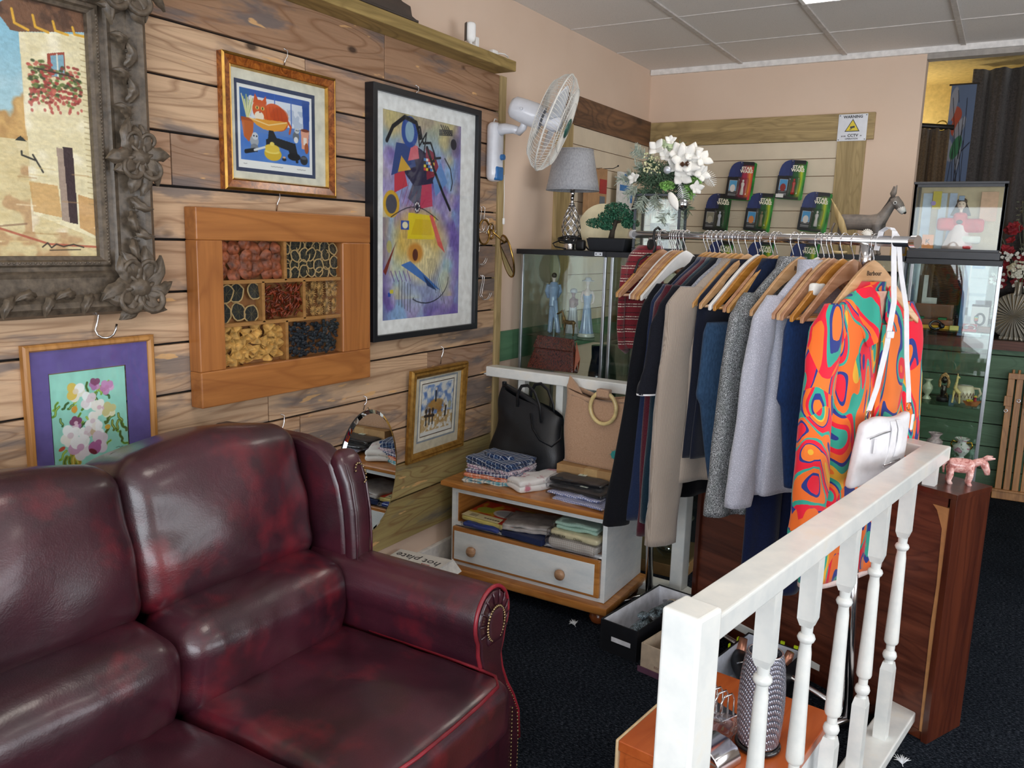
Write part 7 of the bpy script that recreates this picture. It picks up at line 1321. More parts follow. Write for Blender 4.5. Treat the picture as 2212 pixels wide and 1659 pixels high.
def bloom(mb, c, n_, L, W_, k=6, lift=.35):
    n_ = n_.normalized(); o = n_.orthogonal().normalized(); q = n_.cross(o)
    for j in range(k): a = 2*PI*j/k+rr.random()*.4; petal(mb, c, (o*math.cos(a)+q*math.sin(a))+n_*lift*rr.uniform(.5, 1.4), n_, L*rr.uniform(.8, 1.1), W_)
for (r_0, u, L, k, lab) in ((.075, .085, .075, 7, 0), (.115, .055, .055, 5, 0), (.05, .115, .060, 7, 0), (-.155, .01, .030, 5, 0), (.0, .175, .03, 5, 0), (-.06, .14, .045, 4, 0), (.15, .10, .05, 4, 0), (.06, .02, .055, 4, 0), (.13, -.03, .035, 5, 0), (.10, .12, .05, 5, 0), (.03, .075, .05, 6, 0), (.145, .035, .045, 5, 0), (-.02, .11, .035, 5, 0)):
    m = MB(); bloom(m, at_(r_0, u, .10), Vw+Rt*r_0*3+Up*u*3, L*1.08, L*.40, k); build('white_bloom', m, WPET, t, smooth=True, solid=.0008)
for (r_0, u) in ((-.03, .16), (.01, .155), (-.01, .135), (-.04, .135)): m = MB(); bloom(m, at_(r_0, u, .08), Vw+Up*.6, .026, .014, 5); build('green_bloom', m, PG, t, smooth=True, solid=.0008)
m = MB()
for k in range(70): m.sphere(at_(rr.uniform(-.115, -.035), rr.uniform(.035, .125), rr.uniform(.06, .10)), rr.uniform(.0030, .0055), 6, 4)
build('cream_berries', m, M('e8e6b8', .5, var=.1), t, smooth=True)['kind'] = 'stuff'
m = MB(); leaves(m, [((at_(.135, -.005, .07)), (.035, .03, .035)), ((at_(.10, -.05, .07)), (.03, .03, .04)), ((at_(.0, -.02, .08)), (.04, .03, .02))], 420, .009); build('green_leaves', m, GRN, t)['kind'] = 'stuff'; m = MB(); leaves(m, [(at_(0, 0, 0), (.10, .07, .085)), (at_(.05, .05, .02), (.09, .06, .08)), (at_(-.06, .02, .02), (.08, .06, .07))], 2600, .011, .25); build('fir_core', m, FIR, t)['kind'] = 'stuff'
for (a0, a1, a2) in (((.10, .03), (.18, .045), (.215, -.02)), ((.045, .0), (.085, -.06), (.075, -.125))):
    m = MB(); P = [at_(a0[0], a0[1], .10), at_(a1[0], a1[1], .11), at_(a2[0], a2[1], .09)]; pts = [P[0].lerp(P[1], s).lerp(P[1].lerp(P[2], s), s) for s in [k/16 for k in range(17)]]; m.tube(pts, .0012, 5)
    for k in range(1, 16):
        d = (pts[k+1 if k < 16 else k]-pts[k-1]).normalized(); s = d.cross(Vw).normalized(); L = .030*math.sin(PI*k/17)
        for sg in (1, -1): m.tube([pts[k], pts[k]+(s*sg+d*.6)*L], [.0016, .0006], 4)
    build('feather_fern', m, M('eef0ee', .8), t)
BEL = M('d9dce0', .12, 1, var=.02)
build('silver_bell', MB().sphere(at_(-.005, .045, .13), .018, 18, 12), M('cfd4dc', .35, .4), t, smooth=True); build('silver_bell', MB().sphere(at_(.072, -.105, .13), .029, 24, 14), BEL, t, smooth=True)
build('bell_band', MB().tube([at_(.072, -.105, .13)+Rt*.0295*math.cos(a)+Vw*.0295*math.sin(a) for a in [2*PI*k/24 for k in range(24)]], .002, 6, closed=True), BEL, t, smooth=True)
build('leaf_petal', (lambda m: (petal(m, at_(.01, -.055, .15), Rt*.5-Up*1.0, Vw, .09, .020), m)[1])(MB()), WPET, t, smooth=True, solid=.001)
for r_0, u in ((.082, .075), (.060, .072)): 
    m = MB(); c = at_(r_0, u, .135)
    for k in range(40): a = k*2.4; z = k/40; d = Rt*math.cos(a)+Vw*math.sin(a); m.tube([c+Up*(z-.5)*.02, c+Up*(z-.5)*.02+d*.012*math.sin(PI*(.15+.8*z))], [.0025, .001], 4)
    build('pine_cone', m, M('6b4a34', .7, var=.3), t)
# ---- carded toys hung on the slatted board
def card_thing(lab, x, z, kind, scheme, y=5.165, extra=0, tilt=0):
    t = thing('carded_toy', lab, 'toy', (x, y, z-.115), rot=(math.radians(-3), math.radians(tilt), 0), group='carded toys on the slatted board')
    w, h = .0765, .2285; out = [(-w, .006), (-w+.006, 0), (w-.006, 0), (w, .006), (w, h-.006), (w-.006, h), (-.012, h), (-.030, h-.004), (-.048, h-.014), (-.062, h-.032), (-.070, h-.058), (-.073, h-.085), (-.071, h-.090), (-w, h-.094)]
    build('card_back', MB().prism(out, -.0006, .0006, 'y'), M('16181c', .5), t)
    c = Canvas(76, 114, '12161c'); X, Y = c.X, c.Y; t_ = np.clip((X*.9+.35*np.sin(Y*3)-.35)*2, 0, 1)
    g = np.clip(np.abs((X-.62-.25*(1-Y)))*4, 0, 1)
    grad = {'green': ('1c5a2c', 'd8d620', '2f9a3c'), 'red': ('a82c4c', 'f0a030', 'd83a3a'), 'dark': ('0e2e1c', '2c6a34', '1c4424')}[scheme]
    c.blend(np.clip((X-.42)*5+.6*(Y-.5), 0, 1), grad[0]); c.blend(np.clip(1-np.abs(X-.80-.12*np.sin(3*Y))*6, 0, 1)*np.clip(1.5-np.abs(Y-.55)*2.2, 0, 1), grad[1]); c.blend(np.clip((X-.88)*9, 0, 1)*.8, grad[2]); c.blend(np.clip((Y-.90)*14, 0, 1)*.9*(X < .9), '12161c'); c.blend(np.clip((.14-Y)*14, 0, 1), '10141c')
    c.blend((X < .55-.25*(Y > .40))*(Y < .42)*1.0*(1 if scheme != 'dark' else .8), '1b2a5c'); c.blend((X < .42)*(Y < .40)*vnoise(114, 76, 6, 5, 3), '2f4688', .8)
    c.rect(.10, .50, .42, .78, 'c8ccd0'); c.rect(.12, .51, .40, .77, {'green': '4a9ad0', 'red': '58a8d8', 'dark': '8c8a78'}[scheme]); 
    c.ell(.26, .71, .11, .10, kind[1]); 
    for k in range(5): c.rect(.10, .81+.022*k, .42, .818+.022*k, 'a8acb0')
    if kind[2]: c.rect(.03, .88, .33, .97, 'e6e6e2')
    # cut the printed face to the card's outline
    co = c.mesh('card_face', 2*w, h, vcmat('toy_card_print', .3, coat=.3), t, y=-.0012); me = co.data
    import bmesh as _b
    bm = _b.new(); bm.from_mesh(me); kill = []
    for f in bm.faces:
        p = f.calc_center_median(); inside = False
        for i in range(len(out)):
            a, b = out[i], out[(i+1) % len(out)]
            if (a[1] > p.z) != (b[1] > p.z) and p.x < (b[0]-a[0])*(p.z-a[1])/(b[1]-a[1])+a[0]: inside = not inside
        if not inside: kill.append(f)
    _b.ops.delete(bm, geom=kill, context='FACES'); bm.to_mesh(me); bm.free()
    LT = M('f2ecd8', .5)
    text('title_lettering', 'STAR', .024, LT, t, (.034, -.0016, h-.040), (PI/2, 0, 0), .0003, sx=1.15, bold=.0010); text('title_lettering', 'WARS', .024, LT, t, (.034, -.0016, h-.059), (PI/2, 0, 0), .0003, sx=1.15, bold=.0010)
    build('clear_blister', MB().rbox((.025, -.012, .075), (.034, .011, .055), .008, 8), BLI, t, smooth=True)
    m = MB(); k = kind[0]   # a plain peg-doll stand-in
    m.lathe([(.012, .028), (.010, .05), (.007, .075), (.011, .090), (.009, .100), (.004, .104)], 14, c=(.026, -.012, 0)).sphere((.026, -.012, .112), (.0065, .0065, .008), 10, 8); build('plain_doll', m, M(k, .4), t, smooth=True)
    build('peg_hook', MB().tube([(0, .062-.0, h-.012), (0, -.010, h-.012), (0, -.016, h-.006)], .002, 6), CHROME, t, smooth=True)
    for e in range(extra): 
        build('card_behind', MB().prism([(a+.006*(e+1), b-.002*(e+1)) for a, b in out], .006+.006*e, .0068+.006*e, 'y'), M('2f8a34' if scheme != 'dark' else '245c2c', .4, var=.3, nscale=20), t)
    return t
BLI = glass('clear_blister', (.95, .95, .95), .12)
card_thing('carded toy with a red and orange face, top row', -1.493, 1.956, ('e6e2dc', 'e8e4e0', False), 'red', extra=2, tilt=4)
card_thing('carded toy with a red doll and a white price label, top row', -1.189, 1.958, ('b83a34', '8c2a2a', True), 'green', extra=1, tilt=4)
card_thing('carded toy with a dark green face, second row, beside the white flowers', -1.622, 1.765, ('c8d0dc', 'b8b09c', False), 'dark', extra=1, tilt=3)
card_thing('carded toy with a sandy brown doll, second row', -1.364, 1.767, ('8a8060', 'd88a50', False), 'green', extra=1, tilt=4)
card_thing('carded toy with a white doll, second row, beside the timber upright', -1.043, 1.772, ('e8e8e6', 'e0dcd8', False), 'green', extra=2, tilt=5)
card_thing('carded toy behind the rail hooks, bottom row beside the flowers', -1.590, 1.475, ('c8b890', 'c8a070', False), 'green', extra=1, tilt=3)
card_thing('carded toy behind the rail hooks, middle of the bottom row', -1.340, 1.480, ('a8a8a8', 'c8b0a0', False), 'green', extra=1, tilt=3)
card_thing('carded toy behind the rail hooks, bottom row near the donkey', -1.080, 1.480, ('d8c8b0', 'c8a888', False), 'green', extra=2, tilt=3)
# CCTV sign
t = thing('cctv_warning_sign', 'white CCTV warning sign with a yellow triangle screwed to the timber batten', 'sign', (-.869, 5.2215, 2.174))
build('plate', MB().box(-.079, -.003, 0, .079, 0, .150), M('dcdfe6', .35, .2, var=.02), t, bevel=.001); BK2 = M('3a3c42', .5)
for x in (-.071, .071):
    for z in (.008, .142): build('screw', MB().cyl((x, -.0045, z), (x, -.003, z), .003, 10), BK2, t)
def tri(mb, s, y0, y1, cz=.076): mb.prism([(-s, cz-s*.58), (s, cz-s*.58), (0, cz+s*1.15)], y0, y1, 'y')
m = MB(); tri(m, .041, -.0038, -.0031); build('triangle_border', m, BK2, t); m = MB(); tri(m, .034, -.0044, -.0039, .0765); build('triangle', m, M('e6cf3a', .5), t)
build('camera_symbol', MB().prism([(-.013, .080), (.012, .084), (.014, .074), (-.010, .069)], -.0050, -.0045, 'y').prism([(-.016, .064), (-.002, .070), (-.001, .067), (-.014, .061)], -.0050, -.0045, 'y'), BK2, t)
text('lettering', 'WARNING', .0215, BK2, t, (0, -.0036, .134), (PI/2, 0, 0), .0003, bold=.0007); text('lettering', 'CCTV', .022, BK2, t, (.006, -.0036, .030), (PI/2, 0, 0), .0003, bold=.0007); text('lettering', '24 HR', .010, BK2, t, (-.045, -.0036, .027), (PI/2, 0, 0), .0003, bold=.0003); text('lettering', 'IN', .009, BK2, t, (.050, -.0036, .028), (PI/2, 0, 0), .0003, bold=.0003); text('lettering', 'OPERATION', .0125, BK2, t, (0, -.0036, .012), (PI/2, 0, 0), .0003, bold=.0003)
# items pegged on the left slatted board
t = thing('hanging_pack', 'tall brown card pack with a red picture hanging behind the lamp', 'pack', (-2.060, 4.34, 1.70), LW)
build('carton', MB().box(-.13, -.018, 0, .0, .018, .26).box(.001, -.014, .02, .115, .014, .27), M('b48a62', .6, var=.05), t, bevel=.003); build('red_picture', MB().box(.012, -.0155, .13, .108, -.0142, .21), M('a8282c', .3), t); build('grey_picture', MB().box(.02, -.0155, .07, .09, -.0142, .115), M('6a7078', .4), t); build('peg', MB().cyl((0, .06, .262), (0, -.03, .268), .003, 8), CHROME, t)
t = thing('hanging_pack', 'white and blue card pack hanging beside the flowers', 'pack', (-2.060, 4.74, 1.74), LW)
build('carton', MB().box(-.10, -.010, -.02, .10, .010, .235), M('e6e6e4', .5), t, bevel=.002); build('blue_panel', MB().box(-.035, -.0115, .18, .04, -.0102, .225).box(-.095, -.0115, .125, .060, -.0102, .160).box(.062, -.0115, .06, .098, -.0102, .125), M('2f7ac0', .4), t); build('peg', MB().cyl((0, .06, .236), (0, -.03, .242), .003, 8), CHROME, t)
t = thing('black_sandal_strap', 'black strap with a silver chain hanging beside the white and blue pack', 'strap', (-2.060, 4.92, 1.70), LW); build('strap', MB().tube([(-.10, 0, 0), (-.04, -.005, .07), (0, -.008, .15), (.012, -.005, .19)], [.03, .022, .012, .008], 10, flat=.3).tube([(.0, .0, .10), (.03, .0, .04), (.02, 0, -.03)], .010, 8), BLK, t, smooth=True); build('chain', MB().tube([(.02, -.012, .19), (.035, -.012, .15), (.02, -.012, .09)], .002, 6), CHROME, t, smooth=True)
build('display_peg', MB().tube([(0, .06, .19), (0, -.02, .19), (0, -.03, .20)], .002, 6), CHROME, t)
t = thing('display_peg', 'empty dark display peg on the left slatted board above the packs', 'peg', (-2.115, 4.46, 1.975), LW); build('wire', MB().tube([(0, 0, 0), (.0, -.10, .0), (0, -.13, .012)], .0022, 6), M('3a3a3c', .3, .8), t, smooth=True); build('knob', MB().sphere((0, -.13, .014), .005, 10, 8), BLK, t, smooth=True)
# ---- donkey and neighbours on the middle cabinet
ZM = 1.5315
DG = NT('grey_donkey_coat'); f = DG.noise(DG.coord(), 14, 3); DG.col(DG.ramp(f, [(.35, '5b5756'), (.6, '857b73'), (.75, '978a80')])); DG.set(.5, coat=.1)
t = thing('donkey_figurine', 'grey pottery donkey with white muzzle standing on the dark cabinet top', 'figurine', (-.652, 4.47, ZM), math.radians(-8))
m = MB(); m.tube([(-.118, 0, .150), (-.098, 0, .158), (-.04, 0, .160), (.03, 0, .155), (.075, 0, .160), (.10, 0, .155)], [.022, .040, .038, .040, .042, .028], 20)
for x, y in ((-.098, .018), (-.088, -.018), (.078, .018), (.070, -.018)):
    k = -.008 if x < 0 else .004; m.tube([(x, y, .15), (x-(.008 if x < 0 else -.004), y, .105), (x+k, y, .070), (x+k*.5, y, .028), (x+.003, y, .012), (x+.006, y, .001)], [.026, .019, .011, .009, .011, .013], 12)
m.tube([(.078, 0, .168), (.100, 0, .200), (.120, 0, .232), (.132, 0, .250)], [.034, .026, .021, .020], 16); m.tube([(.122, 0, .262), (.140, 0, .262), (.160, 0, .240), (.178, 0, .216), (.184, 0, .207)], [.018, .027, .023, .016, .012], 16)
fuse(build('body', m, DG.m, t, smooth=True), .0025)
build('muzzle', MB().tube([(.164, 0, .234), (.178, 0, .215), (.186, 0, .205)], [.0205, .0175, .0125], 14).sphere((.176, 0, .218), (.014, .0175, .014)), M('d8d5d2', .4), t, smooth=True); build('nose', MB().sphere((.190, 0, .206), (.0065, .011, .007), 10, 8), M('1b1a1c', .3), t, smooth=True)
for y in (-1, 1):
    e = build('eye_patch', MB().sphere((.146, y*.0215, .252), (.010, .0055, .010), 12, 8), M('d8d8d8', .4), t, smooth=True); build('eye', MB().sphere((.148, y*.0265, .252), (.0048, .0022, .0048), 10, 8), M('0c0c0e', .1), t, smooth=True)
    build('ear', MB().tube([(.128, y*.012, .272), (.120+.016*(y < 0), y*.020, .300), (.122+.026*(y < 0), y*.024, .334)], [.007, .013, .002], 12, flat=.6), DG.m, t, smooth=True)
build('mane', MB().tube([(.072, 0, .202), (.094, 0, .226), (.110, 0, .250), (.122, 0, .276), (.134, 0, .284)], [.002, .0075, .0085, .0085, .004], 8, flat=.7), M('3a3533', .8), t, smooth=True); build('tail', MB().tube([(-.138, 0, .155), (-.150, 0, .12), (-.148, 0, .07), (-.146, 0, .05)], [.006, .005, .006, .003], 8), DG.m, t, smooth=True)
t = thing('wooden_fish', 'pale carved wooden fish standing nose up before the donkey', 'ornament', (-.735, 4.385, ZM+.001), math.radians(-10)); WD = wood('pale_carving', 'bfa878', '8f784c', 2, .6)
fuse(build('body', MB().tube([(.030, 0, .070), (.012, 0, .11), (-.010, 0, .16), (-.030, 0, .20), (-.046, 0, .235), (-.066, 0, .27)], [.006, .016, .019, .013, .006, .002], 14, flat=.6).tube([(.02, 0, .09), (.034, 0, .05), (.044, 0, .028)], [.007, .005, .002], 8).tube([(.012, 0, .10), (.006, 0, .06), (.008, 0, .03)], [.006, .005, .003], 8).tube([(-.044, 0, .230), (-.034, 0, .243)], [.003, .001], 6).tube([(.008, 0, .04), (.01, 0, .005)], .004, 8), WD, t, smooth=True), .0018)
build('base', MB().lathe([(.036, 0), (.040, .010), (.034, .014)], 24), M('d8c090', .5), t, smooth=True); 
t = thing('glass_perfume_bottle', 'clear glass scent bottle with a fan-shaped stopper before the donkey', 'bottle', (-.610, 4.35, ZM+.0005)); build('bottle', MB().lathe([(.026, 0), (.030, .01), (.028, .05), (.012, .068), (.010, .082)], 24), GLASS2 if 'GLASS2' in globals() else glass('scent_glass', (.9, .88, .85), .6), t, smooth=True)
build('perfume', MB().lathe([(.022, .004), (.024, .04)], 20), M('c9b27a', .2), t, smooth=True); m = MB()
for k in range(9): a = math.radians(12+19.5*k); m.tube([(.012*math.cos(a), 0, .098+.010*math.sin(a)), (.027*math.cos(a), 0, .098+.026*math.sin(a))], [.0035, .0028], 6)
m.sphere((0, 0, .098), (.020, .006, .016)).cyl((0, 0, .08), (0, 0, .092), .006, 10); build('stopper', m, M('e8e4dc', .15, coat=.5), t, smooth=True)
t = thing('small_gilt_frame', 'small gilt framed picture on the dark cabinet top by the wall edge', 'picture', (-.475, 4.46, ZM+.0005), math.radians(6)); build('frame', frame(.075, .055, [(0, 0), (0, -.008), (.008, -.010), (.010, -.004)]), M('c8a054', .3, .9), t); build('picture', MB().box(-.028, -.004, .009, .028, -.002, .046), M('4a4038', .4), t); build('prop', MB().box(-.004, 0, 0, .004, .02, .03), M('3a3028', .6), t)
t = thing('large_silver_frame', 'silver edged picture frame leaning inside the dark-topped cabinet', 'picture', (-.56, 4.52, 1.1935), rot=(math.radians(-8), 0, 0)); build('frame', frame(.20, .26, [(0, 0), (0, -.010), (.012, -.012), (.014, -.006)]), CHROME, t); build('picture', MB().box(-.086, -.006, .014, .086, -.002, .246), M('5a544c', .3, var=.3, nscale=8), t)
# ---- boxed doll case on the aisle cabinet
ZR = 1.5235
t = thing('doll_display_case', 'black framed glass case with a red-robed doll standing on the aisle cabinet', 'display case', (-.236, 4.44, ZR)); CF = M('24262c', .4)
build('base', MB().box(-.190, -.115, 0, .192, .115, .036), CF, t, bevel=.003); build('base_step', MB().box(-.182, -.107, .036, .184, .107, .046), CF, t)
build('lid', MB().box(-.190, -.112, .338, .192, .112, .350), CF, t, bevel=.002)
for x in (-.180, .182):
    for y in (-.104, .104): build('corner_post', MB().box(x-.006, y-.006, .046, x+.006, y+.006, .338), CF, t)
build('front_frame', MB().box(-.186, -.110, .326, .188, -.100, .338).box(-.186, -.110, .046, -.176, -.100, .338).box(.178, -.110, .046, .188, -.100, .338), CF, t); build('front_pane', MB().box(-.174, -.106, .046, .176, -.104, .326), GLASS, t); build('side_pane', MB().box(-.182, -.098, .046, -.180, .098, .338), GLASS, t); build('side_pane', MB().box(.182, -.098, .046, .184, .098, .338), GLASS, t)
build('back_board', MB().box(-.174, .098, .046, .176, .102, .338), M('d8c0a0', .7, var=.04), t)
for x, w_, cc in ((-.142, .020, 'c3cfe6'), (-.075, .017, 'c9d3e6'), (-.032, .016, 'b9c6e4')): build('reflection_strip', MB().box(x-w_, .085, .048, x+w_, .092, .310), M(cc, .5), t)  # pale blue strips imitate street reflections in the case glass
build('yellow_label', MB().box(-.118, .070, .235, -.082, .074, .318), M('dcc23c', .6), t); build('label_spot', MB().cyl((-.114, .0695, .262), (-.114, .068, .262), .011, 18), M('a58ad0', .5), t); build('pink_card', MB().box(.085, .080, .18, .155, .084, .315), M('e6b498', .7), t); build('orange_card', MB().box(-.132, -.09, .047, -.084, -.086, .110), M('e08a4c', .6), t); text('card_mark', 'K', .03, M('2a2420', .6), t, (-.108, -.0905, .078), (PI/2, 0, 0), .0002)
d = thing('kimono_doll', 'small doll with long dark hair in a wide red robe inside the glass case', 'doll', (-.226, 4.45, ZR+.047), 0); RD = M('c8242c', .5, var=.1)
m = MB(); m.grid(lambda u, v: ((.060-.038*v+.012*math.sin(3*2*PI*u)*(1-v))*math.cos(2*PI*u), (.040-.022*v)*math.sin(2*PI*u), .135*v), 40, 12, cu=True); build('robe_skirt', m, M('e3c9c9', .6), d, smooth=True, solid=.001)
build('robe_wings', MB().rbox((-.045, 0, .115), (.050, .018, .030), .016, 8).rbox((.050, 0, .110), (.052, .018, .032), .016, 8).rbox((0, 0, .135), (.030, .022, .035), .018, 8), RD, d, smooth=True)
build('head', MB().sphere((0, -.004, .205), (.018, .017, .022), 16, 12).cyl((0, 0, .165), (0, 0, .19), .007, 10).sphere((0, -.0215, .203), (.0018, .002, .003), 8, 6), M('eccfc0', .5), d, smooth=True); build('eyes', MB().sphere((-.007, -.0195, .208), (.003, .0016, .0018), 8, 6).sphere((.007, -.0195, .208), (.003, .0016, .0018), 8, 6), BLK, d, smooth=True); build('mouth', MB().sphere((0, -.0205, .194), (.0035, .0015, .0012), 8, 6), RD, d, smooth=True)
m = MB(); m.grid(lambda u, v: ((.004+.040*v**.8)*math.cos(PI*u), .004+(.004+.022*v)*math.sin(PI*u), .240-.085*v), 20, 10); m.sphere((0, .004, .220), (.022, .020, .018), 14, 10); build('hair', m, M('2c2020', .4), d, smooth=True); build('head_ornament', MB().box(-.014, -.018, .224, .010, -.012, .246), M('6f86a8', .3), d, bevel=.002)
build('white_cloth', MB().rbox((.05, -.01, .045), (.045, .02, .018), .012, 8), M('e0dcd6', .7), d, smooth=True); build('red_slipper', MB().rbox((.045, -.03, .010), (.02, .012, .008), .006, 6), RD, d, smooth=True); build('brooch', MB().sphere((.0, -.026, .125), (.014, .006, .010), 10, 8), M('2f3a34', .2, .5), d, smooth=True)
# ---- aisle cabinet shelves
z1, z2, z3 = 1.1935, .8465, .5665
t = thing('open_wooden_box', 'open polished wooden box with green felt on the aisle cabinet top shelf', 'box', (-.290, 4.500, z1)); WB = wood('box_wood', '8f5530', '5c321a', 0, .3)
build('tray', MB().box(-.085, -.045, 0, .085, .045, .040), WB, t, bevel=.002); build('lid', MB().box(-.092, .045, .030, .078, .052, .110), WB, t, bevel=.002); build('lid_lining', MB().box(-.080, .0435, .042, .068, .0449, .100), M('7a5238', .6), t); build('felt', MB().box(-.078, -.038, .0402, -.045, .038, .048).box(.02, -.038, .0402, .055, .038, .048), M('1f7a4c', .9), t)
def item(name, lab, cat, loc, mb, mat, rz=0, part='body', **k): t = thing(name, lab, cat, loc, rz); build(part, mb, mat, t, **k); return t
t = thing('bangle_watch', 'black bangle watch lying at the front of the top glass shelf', 'watch', (-.262, 4.375, z1)); build('bangle', MB().tube([(.024*math.cos(a)-.01, .005*math.sin(a), .020+.018*math.sin(a)) for a in [2*PI*k/24 for k in range(24)]], .006, 8, closed=True), M('16161a', .15, coat=.5), t, smooth=True); build('dial', MB().sphere((.016, -.004, .018), (.014, .012, .014), 14, 10), M('2a2a2e', .1, .6), t, smooth=True)
item('yellow_ruler', 'yellow ruler lying along the top shelf behind the bangle watch', 'ruler', (-.29, 4.415, z1), MB().box(-.075, -.010, 0, .075, .010, .016), M('e8b020', .5), bevel=.001)
item('cream_soap_box', 'little pale yellow box on the top shelf between the watches', 'box', (-.193, 4.385, z1), MB().box(-.019, -.012, 0, .019, .012, .022), M('cbbf6c', .5), bevel=.002)
t = thing('red_watch_box', 'open red box with a silver bracelet watch on the top shelf', 'box', (-.130, 4.385, z1)); build('tray', MB().box(-.030, -.020, 0, .030, .020, .012).box(-.030, .016, .012, .030, .020, .034), M('b8242c', .4), t, bevel=.002); build('watch_band', MB().tube([(.022*math.cos(a), -.004+.004*math.sin(a), .018+.012*math.sin(a)) for a in [2*PI*k/20 for k in range(20)]], .004, 8, closed=True), CHROME, t, smooth=True); build('watch_face', MB().cyl((-.014, -.022, .02), (-.014, -.016, .02), .009, 20), M('1c1c20', .1), t)
item('wooden_trinket_box', 'small brown wooden box at the aisle end of the top shelf', 'box', (-.072, 4.395, z1), MB().box(-.026, -.022, 0, .026, .022, .026), WB, bevel=.002)
t = thing('smartwatch_box', 'white box printed with a black smartwatch on the top shelf', 'box', (-.096, 4.46, z1), math.radians(-8)); build('carton', MB().box(-.035, -.012, 0, .035, .012, .122), M('eceaea', .5, var=.02), t, bevel=.001)
build('printed_strap', MB().tube([(.004+.018*math.cos(a), -.0125, .055+.026*math.sin(a)) for a in [2*PI*k/28 for k in range(28)]], .0050, 6, closed=True, flat=.15), M('1b1c20', .4), t); build('printed_screen', MB().box(-.020, -.0142, .044, -.002, -.0130, .070), M('15161a', .3), t, bevel=.0008); 
for k, cc in enumerate(('d8342c', 'e8923c', 'e6cf50', '46b0a8')): build('printed_icon', MB().box(-.018, -.0147, .047+.0055*k, -.004, -.0143, .051+.0055*k), M(cc, .4), t)
build('lid_edge', MB().box(-.0352, -.0122, .114, .0352, .0122, .1225), M('26262a', .5), t)
for k, (x, w_, h_) in enumerate(((-.352, .010, .19), (-.318, .024, .105))): item('white_card', ['tall narrow white card standing behind the open wooden box', 'short wide white card standing behind the open wooden box'][k], 'card', (x, 4.62, z1), MB().box(-w_, -.002, 0, w_, .002, h_*1.3), M('d8d6d0', .7))
# middle shelf
JA = M('b9c2a4', .2, coat=.4, var=.08)
item('jade_vase', 'pale green stone vase on the middle shelf', 'vase', (-.278, 4.44, z2), MB().lathe([(.020, 0), (.021, .004), (.008, .020), (.018, .035), (.024, .052), (.022, .066), (.010, .080), (.010, .090), (.022, .100)], 28), JA, smooth=True)
item('jade_vase', 'second pale stone vase half hidden by the colourful shirt', 'vase', (-.330, 4.46, z2), MB().lathe([(.020, 0), (.021, .004), (.008, .020), (.018, .035), (.024, .052), (.022, .066), (.010, .080), (.010, .090), (.022, .100)], 28), M('d8cfc0', .3), smooth=True)
t = thing('pharaoh_bust', 'gold and black Egyptian pharaoh bust on a round black base', 'figurine', (-.208, 4.42, z2)); GO = M('c8a06c', .22, .9, var=.25, nscale=150)
build('base', MB().lathe([(.027, 0), (.028, .018), (.024, .022)], 28), BLK, t, smooth=True); fuse(build('bust', MB().tube([(0, 0, .02), (0, 0, .055), (0, 0, .078)], [.012, .014, .012], 14).sphere((0, -.004, .105), (.014, .014, .018)), M('4a4640', .2, .8), t, smooth=True), .0015)
build('headdress', MB().prism([(-.024, .068), (-.012, .066), (-.012, .105), (.012, .105), (.012, .066), (.024, .068), (.026, .095), (.018, .125), (.008, .136), (0, .142), (-.008, .136), (-.018, .125), (-.026, .095)], -.006, .012, 'y'), GO, t, bevel=.003); build('crook', MB().tube([(.006, -.014, .03), (.016, -.016, .045), (.022, -.016, .01)], .003, 6), GO, t, smooth=True)
t = thing('giraffe_figurine', 'slim cream giraffe figurine at the front of the middle shelf', 'figurine', (-.160, 4.375, z2)); GI = M('d8c27c', .35, var=.15, nscale=120)
fuse(build('body', MB().tube([(-.004, 0, .005), (-.002, 0, .04), (.0, 0, .065)], [.005, .0045, .007], 8).tube([(.026, 0, .005), (.024, 0, .035), (.020, 0, .058)], [.005, .0045, .007], 8).tube([(.024, 0, .052), (.008, 0, .068), (.002, 0, .078)], [.009, .010, .008], 10).tube([(.002, 0, .075), (.006, 0, .105), (.008, 0, .132)], [.008, .0055, .0055], 10).tube([(.004, 0, .132), (.018, 0, .126)], [.006, .004], 8).tube([(.008, 0, .134), (.007, 0, .146)], [.002, .0025], 6), GI, t, smooth=True), .0013)
t = thing('patterned_jug', 'cream handled jug painted with a brown zigzag on the middle shelf', 'jug', (-.122, 4.455, z2)); build('body', MB().lathe([(.026, 0), (.030, .004), (.044, .03), (.046, .055), (.038, .078), (.036, .082)], 32), M('dccfb0', .3, coat=.3), t, smooth=True)
for zz in (.040,): build('zigzag', MB().tube([((.0455)*math.cos(a), (.0455)*math.sin(a), zz+.012*(1 if k % 2 else -1)) for k, a in enumerate([math.radians(200+10*j) for j in range(15)])], .0022, 6), M('6b3a34', .5), t)
build('handle', MB().tube([(.038, 0, .072), (.062, 0, .072), (.070, 0, .050), (.058, 0, .030)], .006, 8), M('dccfb0', .3, coat=.3), t, smooth=True)
